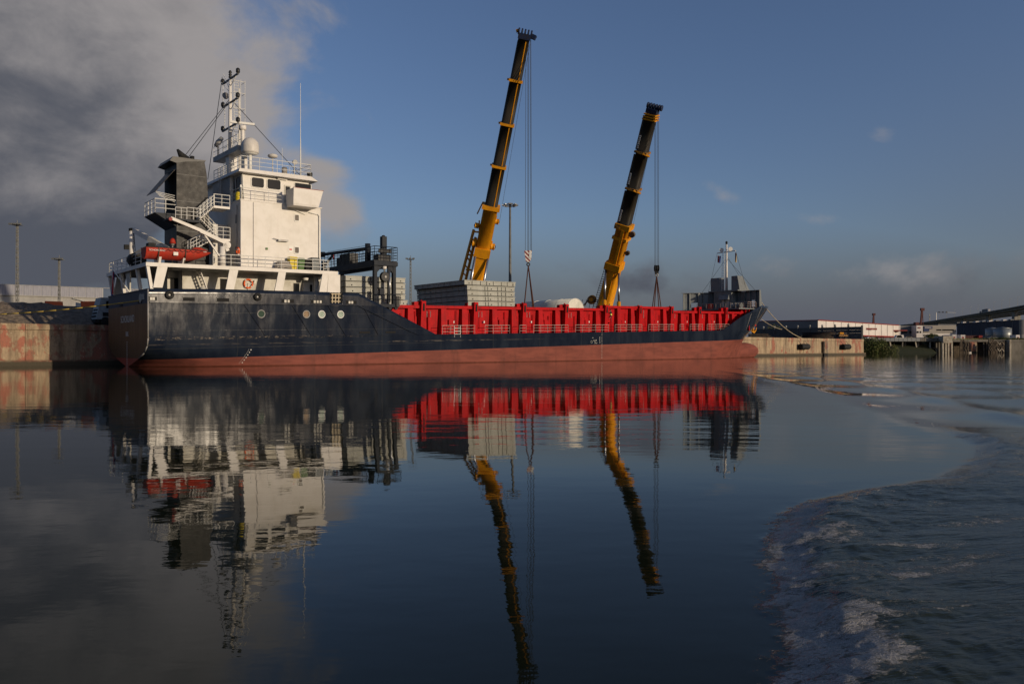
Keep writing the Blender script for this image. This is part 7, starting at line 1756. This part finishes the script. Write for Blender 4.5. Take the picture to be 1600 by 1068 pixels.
    MB().beam(g0 + Vector((-SN, CS, 0)) * 5.6 + Vector((0, 0, 3.4)), g0 + Vector((-SN, CS, 0)) * 4.6 + Vector((0, 0, 3.4)), 3.2, 2.0).build('counterweight', 'wire', t_)
    q = g0 - ua * 2.1 - Vector((-SN, CS, 0)) * 1.5; cb = MB().box(q.x - .7, q.y - 1, QZ + 2.7, q.x + .7, q.y + 1, QZ + 4.6).build('operator_cab', 'yellow', t_); MB().box(q.x - .6, q.y - 1.04, QZ + 3.2, q.x + .6, q.y - 1.005, QZ + 4.4).build('cab_window', 'glass', cb)
    # hoist rope falls, block, hook
    hx = WQ(A(825.5, 7.5), 7.5, 0); htop = top.z + .3; bz = ZW(825, 398, 7.5)
    for dx, r_ in ((-.42, .028), (-.08, .028), (.06, .028), (.34, .028), (.46, .028)): MB().tube((hx.x + dx, hx.y, bz + .6), (hx.x + dx * .8, hx.y + .1, htop), r_, n=4).build('hoist_rope', 'wire', t_)
    MB().tube(P(1.0, .95, .6), P(frac(340), 1.7, .6), .022, n=4).build('luff_rope', 'wire', t_)
    MB().beam((hx.x + .1, hx.y, htop + .1), P(1.015, .6, 0), .4, .5).build('nose_arm', 'blue', t_)
    mb = MB().prism([(hx.x - .58, hx.y - .25, bz + .55), (hx.x + .5, hx.y - .25, bz + .6), (hx.x + .42, hx.y - .25, bz - .6), (hx.x + .1, hx.y - .25, bz - 1.05), (hx.x - .35, hx.y - .25, bz - .95), (hx.x - .5, hx.y - .25, bz)], (0, .5, 0)).build('hook_block', 'hazard', t_)
    MB().box(hx.x + .12, hx.y - .30, bz - .5, hx.x + .44, hx.y - .255, bz + .4).build('block_plate', 'white_rail', mb)
    MB().torus((hx.x, hx.y, bz - 1.35), (0, 1, 0), .2, .09, 14, 6).tube((hx.x, hx.y, bz - 1.2), (hx.x, hx.y, bz - .9), .1).build('hook', 'wire', mb)
    sl = thing('lifting_sling', 'pair of brown lifting slings spreading below the striped hook block', 'sling', 'W', (hx.x, hx.y, bz - 1.5))
    ca, sb_ = Vector((CS, SN, 0)), Vector((hx.x, hx.y, bz - 1.5))
    for dx, dy in ((-1.0, 2), (1.15, 2.6), (-1.0, -1.5), (1.3, -1.2)):
        bt = Vector((hx.x + dx, hx.y + dy, 3.4)); MB().tube(sb_, bt, .085, n=6).build('sling_leg', 'sling', sl)
        MB().tube(sb_.lerp(bt, .80), sb_.lerp(bt, .86), .13, n=6).build('sling_sleeve', 'white_rail', sl)
crane1()
def crane2():
    base = WQ(A(936, 26), 26, 5.2); top = WQ(A(1018.5, 8), 8, ZW(1018.5, 178, 8))
    t_ = thing('mobile_crane', 'shorter right mobile crane with lettered grey boom and yellow base', 'mobile crane', 'W', (base.x, base.y, QZ), group='mobile cranes on the quay')
    d = (top - base); L = d.length; d.normalize(); sx_ = Vector((1, .0, 0)) - d * d.x; sx_.normalize(); nn = d.cross(sx_).normalized()
    if nn.y > 0: nn = -nn
    # the boom is turned a little so its left flank shows
    rot = Matrix.Rotation(R(-28), 3, d); sx_ = rot @ sx_; nn = rot @ nn
    def P(f_, x=0, n_=0): return base + d * (L * f_) + sx_ * x + nn * n_
    def frac(py):
        lo, hi = -.1, 1.05
        for _ in range(40):
            m_ = (lo + hi) / 2; q = P(m_); y = YH - (q.z - CAM_H) / q.y * FP
            if y > py: lo = m_
            else: hi = m_
        return lo
    def sec(f0, f1, w0, w1, nm, mt, sq=.5):
        mb = MB(); n = 16
        for f_, w_ in ((f0, w0), (f1, w1)):
            for i in range(n):
                th = 2 * math.pi * (i + .5) / n; cx, cy = math.cos(th), math.sin(th)
                mb.v.append(tuple(P(f_, math.copysign(abs(cx) ** sq, cx) * w_ / 2, math.copysign(abs(cy) ** sq, cy) * w_ * .58)))
        for i in range(n): mb.face((i, (i + 1) % n, n + (i + 1) % n, n + i), True)
        mb.face(range(n)); mb.face(range(2 * n - 1, n - 1, -1)); return mb.build(nm, mt, t_)
    fc = frac(352); f1_, f2_ = frac(295), frac(238)
    sec(-.06, fc, 2.5, 2.35, 'boom_base_section', 'yellow', .35)
    prev = fc; ws = (2.05, 1.95, 1.86)
    for k, f_ in enumerate((f1_, f2_, 1.0)):
        s_ = sec(prev + .001, f_, ws[k], ws[k] - .03, 'boom_section', 'boomdark', .42)
        MB().beam(P(prev + .01, -ws[k] * .515, ws[k] * .50), P(f_ - .01, -ws[k] * .51, ws[k] * .49), .10, .28, up=sx_).build('boom_flank_strip', 'timber', t_)
        # small pale letters running up the flank, too worn to read: short strokes
        for j in range(7):
            g_ = prev + (f_ - prev) * (.12 + .045 * j) if k < 2 else prev + (f_ - prev) * (.10 + .05 * j)
            MB().beam(P(g_, -ws[k] * .40, ws[k] * .585), P(g_ + .006, -ws[k] * .40, ws[k] * .585), .30, .03, up=nn).build('boom_letter', 'white_rail', s_)
        prev = f_
    for k, f_ in enumerate((f1_, f2_)):
        w_ = ws[k] + .3; c_ = MB().beam(P(f_ - .004), P(f_ + .005), w_, w_ * 1.12, up=nn).build('boom_collar', 'hazard_dark', t_)
        MB().beam(P(f_, w_ * .2, w_ * .55), P(f_ - .006, w_ * .75, w_ * .4), .35, .3).build('collar_nose', 'yellow', c_)
    MB().beam(P(fc - .016), P(fc + .008), 2.8, 2.9, up=nn).build('base_collar', 'yellow', t_); MB().beam(P(fc - .010, -.9, 1.47), P(fc + .004, -.9, 1.47), 1.0, .05, up=nn).build('hazard_band', 'hazard_dark', t_)
    for k in range(3): MB().beam(P(.975 + k * .010), P(.980 + k * .010), 2.3 - .1 * k, 2.3, up=nn).build('head_collar', 'yellow', t_)
    hd = MB().beam(P(1.003), P(1.02), 1.9, 1.6, up=nn).build('boom_head', 'blue', t_)
    for x in (-1.0, -.5, 0, .5, 1.0, 1.4): MB().lathe(P(1.03, x, 0), sx_, [(-.14, .45), (-.05, .5), (.05, .5), (.14, .45)], 16).build('head_sheave', 'blue', t_)
    for py in (371, 410): MB().beam(P(frac(py) - .008), P(frac(py) + .006), 2.75, 2.8, up=nn).build('base_band', 'yellow', t_)
    MB().beam(P(frac(420), 0, .2), P(frac(410), 0, .2), 2.9, 3.0, up=nn).build('ram_bracket', 'yellow', t_)
    MB().beam(P(frac(470), .35, 1.5), P(frac(357), .35, 1.42), .5, .16, up=nn).build('boom_rib', 'yellow', t_)
    for (py, r_) in ((362, .55), (391, .42)): MB().lathe(P(frac(py), 1.75, 0), nn, [(-.3, r_), (.3, r_)], 16).build('guy_winch_drum', 'timber', t_)
    hip = frac(421)
    for x, y in ((-1.15, 1.2), (1.35, 1.0)):
        tc_ = P(hip, x, y); ft = Vector((tc_.x - .75 if x < 0 else tc_.x - .35, tc_.y - 2.6, QZ + 1.6)); md = tc_.lerp(ft, .55)
        MB().tube(tc_, md, .19, n=12).build('luffing_ram', 'steel', t_); MB().tube(md, ft, .36, n=14).build('luffing_cylinder', 'yellow', t_)
    mb = MB(); e0, e1 = P(frac(422), -1.55, -.2), Vector((base.x - 2.2, base.y, QZ + 1)); ladder(mb, e1, e0, .6, r=.06, step=.45); mb.build('boom_ladder', 'wire', t_)
    # carrier
    g0 = Vector((base.x, base.y, QZ)); ua = Vector((CS, SN, 0)); ub = Vector((-SN, CS, 0))
    MB().beam(g0 - ua * 9 + Vector((0, 0, 1.5)), g0 + ua * 7 + Vector((0, 0, 1.5)), 3, 1.1).build('carrier', 'yellow', t_)
    for k in range(6):
        for sgn in (-1, 1): q = g0 - ua * (7.2 - k * 2.4) + ub * sgn * 1.2 + Vector((0, 0, .72)); MB().lathe(q, ub, [(-.25, .6), (-.2, .72), (.2, .72), (.25, .6)], 18).build('wheel', 'rubber', t_)
    MB().tube(g0 + Vector((0, 0, 2.05)), g0 + Vector((0, 0, 2.6)), 1.3, n=24).build('slew_ring', 'wire', t_)
    MB().beam(g0 + ub * 4.5 + Vector((0, 0, 3.3)), g0 - ub * 1.5 + Vector((0, 0, 3.3)), 2.6, 1.4).build('superstructure', 'yellow', t_)
    MB().beam(g0 + ub * 5.6 + Vector((0, 0, 3.4)), g0 + ub * 4.6 + Vector((0, 0, 3.4)), 3.2, 2.0).build('counterweight', 'wire', t_)
    # folded jib and winch gear seen left of the boom over the coaming
    c_ = W3(921, 470, base.y - 1)
    jb = thing('winch_unit', 'orange brown winch unit on a frame between white tank and right crane', 'winch', 'W', (c_[0], c_[1], QZ)); random.seed(2)
    MB().box(c_[0] - 1.9, c_[1] - 1, QZ, c_[0] + 1.6, c_[1] + 1, QZ + 5.2).build('winch_stand', 'wire', jb)
    MB().lathe((c_[0] + .4, c_[1] - 1.2, c_[2] + .2), (0, 1, 0), [(0, .75), (.1, .85), (.2, .7), (1.3, .7), (1.4, .85), (1.5, .75)], 18).build('winch_drum', 'yellow', jb)
    MB().torus((c_[0] + .2, c_[1] - 1.3, c_[2] + .2), (0, 1, 0), .55, .1, 16, 5).beam((c_[0] - 1.4, c_[1] - 1, c_[2] - 1.2), (c_[0] + .3, c_[1] - 1, c_[2] + .9), .3, .3).beam((c_[0] + .3, c_[1] - 1, c_[2] + .8), (c_[0] + 1.1, c_[1] - 1, c_[2] + .2), .25, .3).build('winch_frame', 'timber', jb)
    for k in range(5): MB().beam((c_[0] - 1.6 + k * .7, c_[1] - 1.1, QZ + 5.1), (c_[0] - 1.4 + k * .7, c_[1] - 1.1, QZ + 6.2 + random.uniform(0, .7)), .1, .1).build('stand_upright', 'galv', jb)
    # falls
    hx = WQ(A(1026, 7.5), 7.5, 0); htop = top.z + .9; bz = ZW(1026, 419, 7.5)
    for dx in (-.30, -.12, .18, .34): MB().tube((hx.x + dx, hx.y, bz + .3), (hx.x + dx, hx.y + .1, htop), .03, n=4).build('hoist_rope', 'wire', t_)
    MB().tube(P(.99, 1.1, .6), P(frac(350), 1.7, .6), .022, n=4).build('luff_rope', 'wire', t_)
    MB().beam((hx.x + .1, hx.y, htop), P(1.02, 1.0, 0), .35, .5).build('nose_arm', 'blue', t_)
    mb = MB().lathe((hx.x - .42, hx.y, bz), (1, 0, 0), [(0, .35), (.06, .55), (.2, .55), (.25, .3), (.32, .5), (.52, .5), (.58, .3), (.64, .55), (.78, .55), (.84, .35)], 18).box(hx.x - .3, hx.y - .2, bz - .9, hx.x + .3, hx.y + .2, bz - .1).build('hook_block', 'rubber', t_)
    MB().torus((hx.x, hx.y, bz - 1.15), (0, 1, 0), .22, .09, 14, 6).lathe((hx.x, hx.y, bz - .95), (0, 0, 1), [(-.05, .3), (.06, .3)], 12).build('hook', 'galv', mb)
    sl = thing('lifting_sling', 'pair of brown lifting slings spreading below the black round hook block', 'sling', 'W', (hx.x, hx.y, bz - 1.3)); sb_ = Vector((hx.x, hx.y, bz - 1.3))
    for dx, dy in ((-.95, 2), (1.15, 2.4), (-.95, -1.4), (1.1, -1.2)):
        bt = Vector((hx.x + dx, hx.y + dy, 4.2)); MB().tube(sb_, bt, .085, n=6).build('sling_leg', 'sling', sl); MB().tube(sb_.lerp(bt, .80), sb_.lerp(bt, .86), .14, n=6).build('sling_sleeve', 'white_rail', sl)
crane2()

# ---------------------------------------------------------------- dock workers
def worker(label, a, b_, z, pose, facing=0, helmet='rubber', vest=False, legs='trouser'):
    t_ = thing('person', label, 'person', 'S', (a, b_, z))
    J = {'pel': (0, 0, .95), 'che': (.0, 0, 1.30), 'nek': (.0, 0, 1.50), 'hed': (.02, 0, 1.60), 'top': (.02, 0, 1.76),
         'shl': (0, .19, 1.43), 'ell': (.08, .27, 1.15), 'hal': (.26, .24, 1.02), 'shr': (0, -.19, 1.43), 'elr': (.10, -.27, 1.16), 'har': (.28, -.22, 1.06),
         'hil': (0, .10, .90), 'knl': (.03, .11, .50), 'anl': (-.02, .12, .08), 'tol': (.17, .13, .04), 'hir': (0, -.10, .90), 'knr': (.04, -.11, .50), 'anr': (0, -.12, .08), 'tor': (.19, -.13, .04)}
    if pose == 'climb':
        J.update({'knl': (.30, .12, .70), 'anl': (.22, .12, .34), 'tol': (.38, .12, .32), 'hal': (.42, .22, 1.55), 'ell': (.25, .28, 1.35), 'har': (.42, -.2, 1.4), 'elr': (.26, -.27, 1.2), 'che': (.08, 0, 1.28), 'nek': (.10, 0, 1.48), 'hed': (.12, 0, 1.58), 'top': (.13, 0, 1.74), 'shl': (.09, .19, 1.41), 'shr': (.09, -.19, 1.41)})
    Rr = {'pel': .15, 'che': .17, 'nek': .06, 'hed': .105, 'top': .09, 'shl': .075, 'ell': .052, 'hal': .04, 'shr': .075, 'elr': .052, 'har': .04, 'hil': .10, 'knl': .07, 'anl': .05, 'tol': .045, 'hir': .10, 'knr': .07, 'anr': .05, 'tor': .045}
    ed = [('pel', 'che'), ('che', 'nek'), ('nek', 'hed'), ('hed', 'top'), ('che', 'shl'), ('shl', 'ell'), ('ell', 'hal'), ('che', 'shr'), ('shr', 'elr'), ('elr', 'har'), ('pel', 'hil'), ('hil', 'knl'), ('knl', 'anl'), ('anl', 'tol'), ('pel', 'hir'), ('hir', 'knr'), ('knr', 'anr'), ('anr', 'tor')]
    ks = list(J); rt = Matrix.Rotation(facing, 3, 'Z'); vv = [rt @ Vector(J[k]) for k in ks]
    me = bpy.data.meshes.new('body'); me.from_pydata([tuple(v_) for v_ in vv], [(ks.index(p_), ks.index(q_)) for p_, q_ in ed], [])
    o = bpy.data.objects.new('body', me); C.objects.link(o); sk = o.modifiers.new('s', 'SKIN')
    for i, k in enumerate(ks): me.skin_vertices[0].data[i].radius = (Rr[k], Rr[k]); me.skin_vertices[0].data[i].use_root = (k == 'pel')
    sb = o.modifiers.new('d', 'SUBSURF'); sb.levels = 1; sb.render_levels = 1
    dg = bpy.context.evaluated_depsgraph_get(); m2 = bpy.data.meshes.new_from_object(o.evaluated_get(dg)); bpy.data.objects.remove(o)
    m2.name = 'body'; m2.materials.clear()
    for mt in (legs, 'jacket', 'skin', 'hivis'): m2.materials.append(M[mt])
    for p_ in m2.polygons:
        c_ = p_.center; cz = c_.z; p_.use_smooth = True
        p_.material_index = 2 if cz > 1.50 else (0 if cz < .92 else (3 if (vest or 1.02 < cz < 1.20) else 1))
    m2.transform(Matrix.Translation((0, 0, 0))); ob = bpy.data.objects.new('body', m2); C.objects.link(ob); ob.parent = t_
    hx = rt @ Vector(J['top']); MB_ = MB().lathe((a + hx.x, b_ + hx.y, z + hx.z - .04 + 0), (0, 0, 1), [(0, .16), (.02, .13), (.08, .11), (.12, .05), (.13, .01)], 14); MB_.build('helmet', helmet, t_)
q = S(953.5, 503, 1.15); ws_ = worker('person in dark jacket with yellow band and red trousers climbing the red coaming', q[0], 1.0, q[2] - .02, 'climb', facing=R(90))
mb = MB(); mb.box(q[0] - .5, .75, q[2] - .08, q[0] + .5, BC - .02, q[2] - .03); mb.build('step_platform', 'red', COAM)
q = S(952, 474.6, 2.6); worker('person in yellow vest and dark helmet behind the coaming top at crane foot', q[0], 2.6, q[2] - 1.84, 'stand', facing=R(-60), vest=True)
MB().box(q[0] - 3, BC + .14, q[2] - 1.92, q[0] + 4, BC + 1.6, q[2] - 1.85).build('inner_ledge', 'red', COAM)
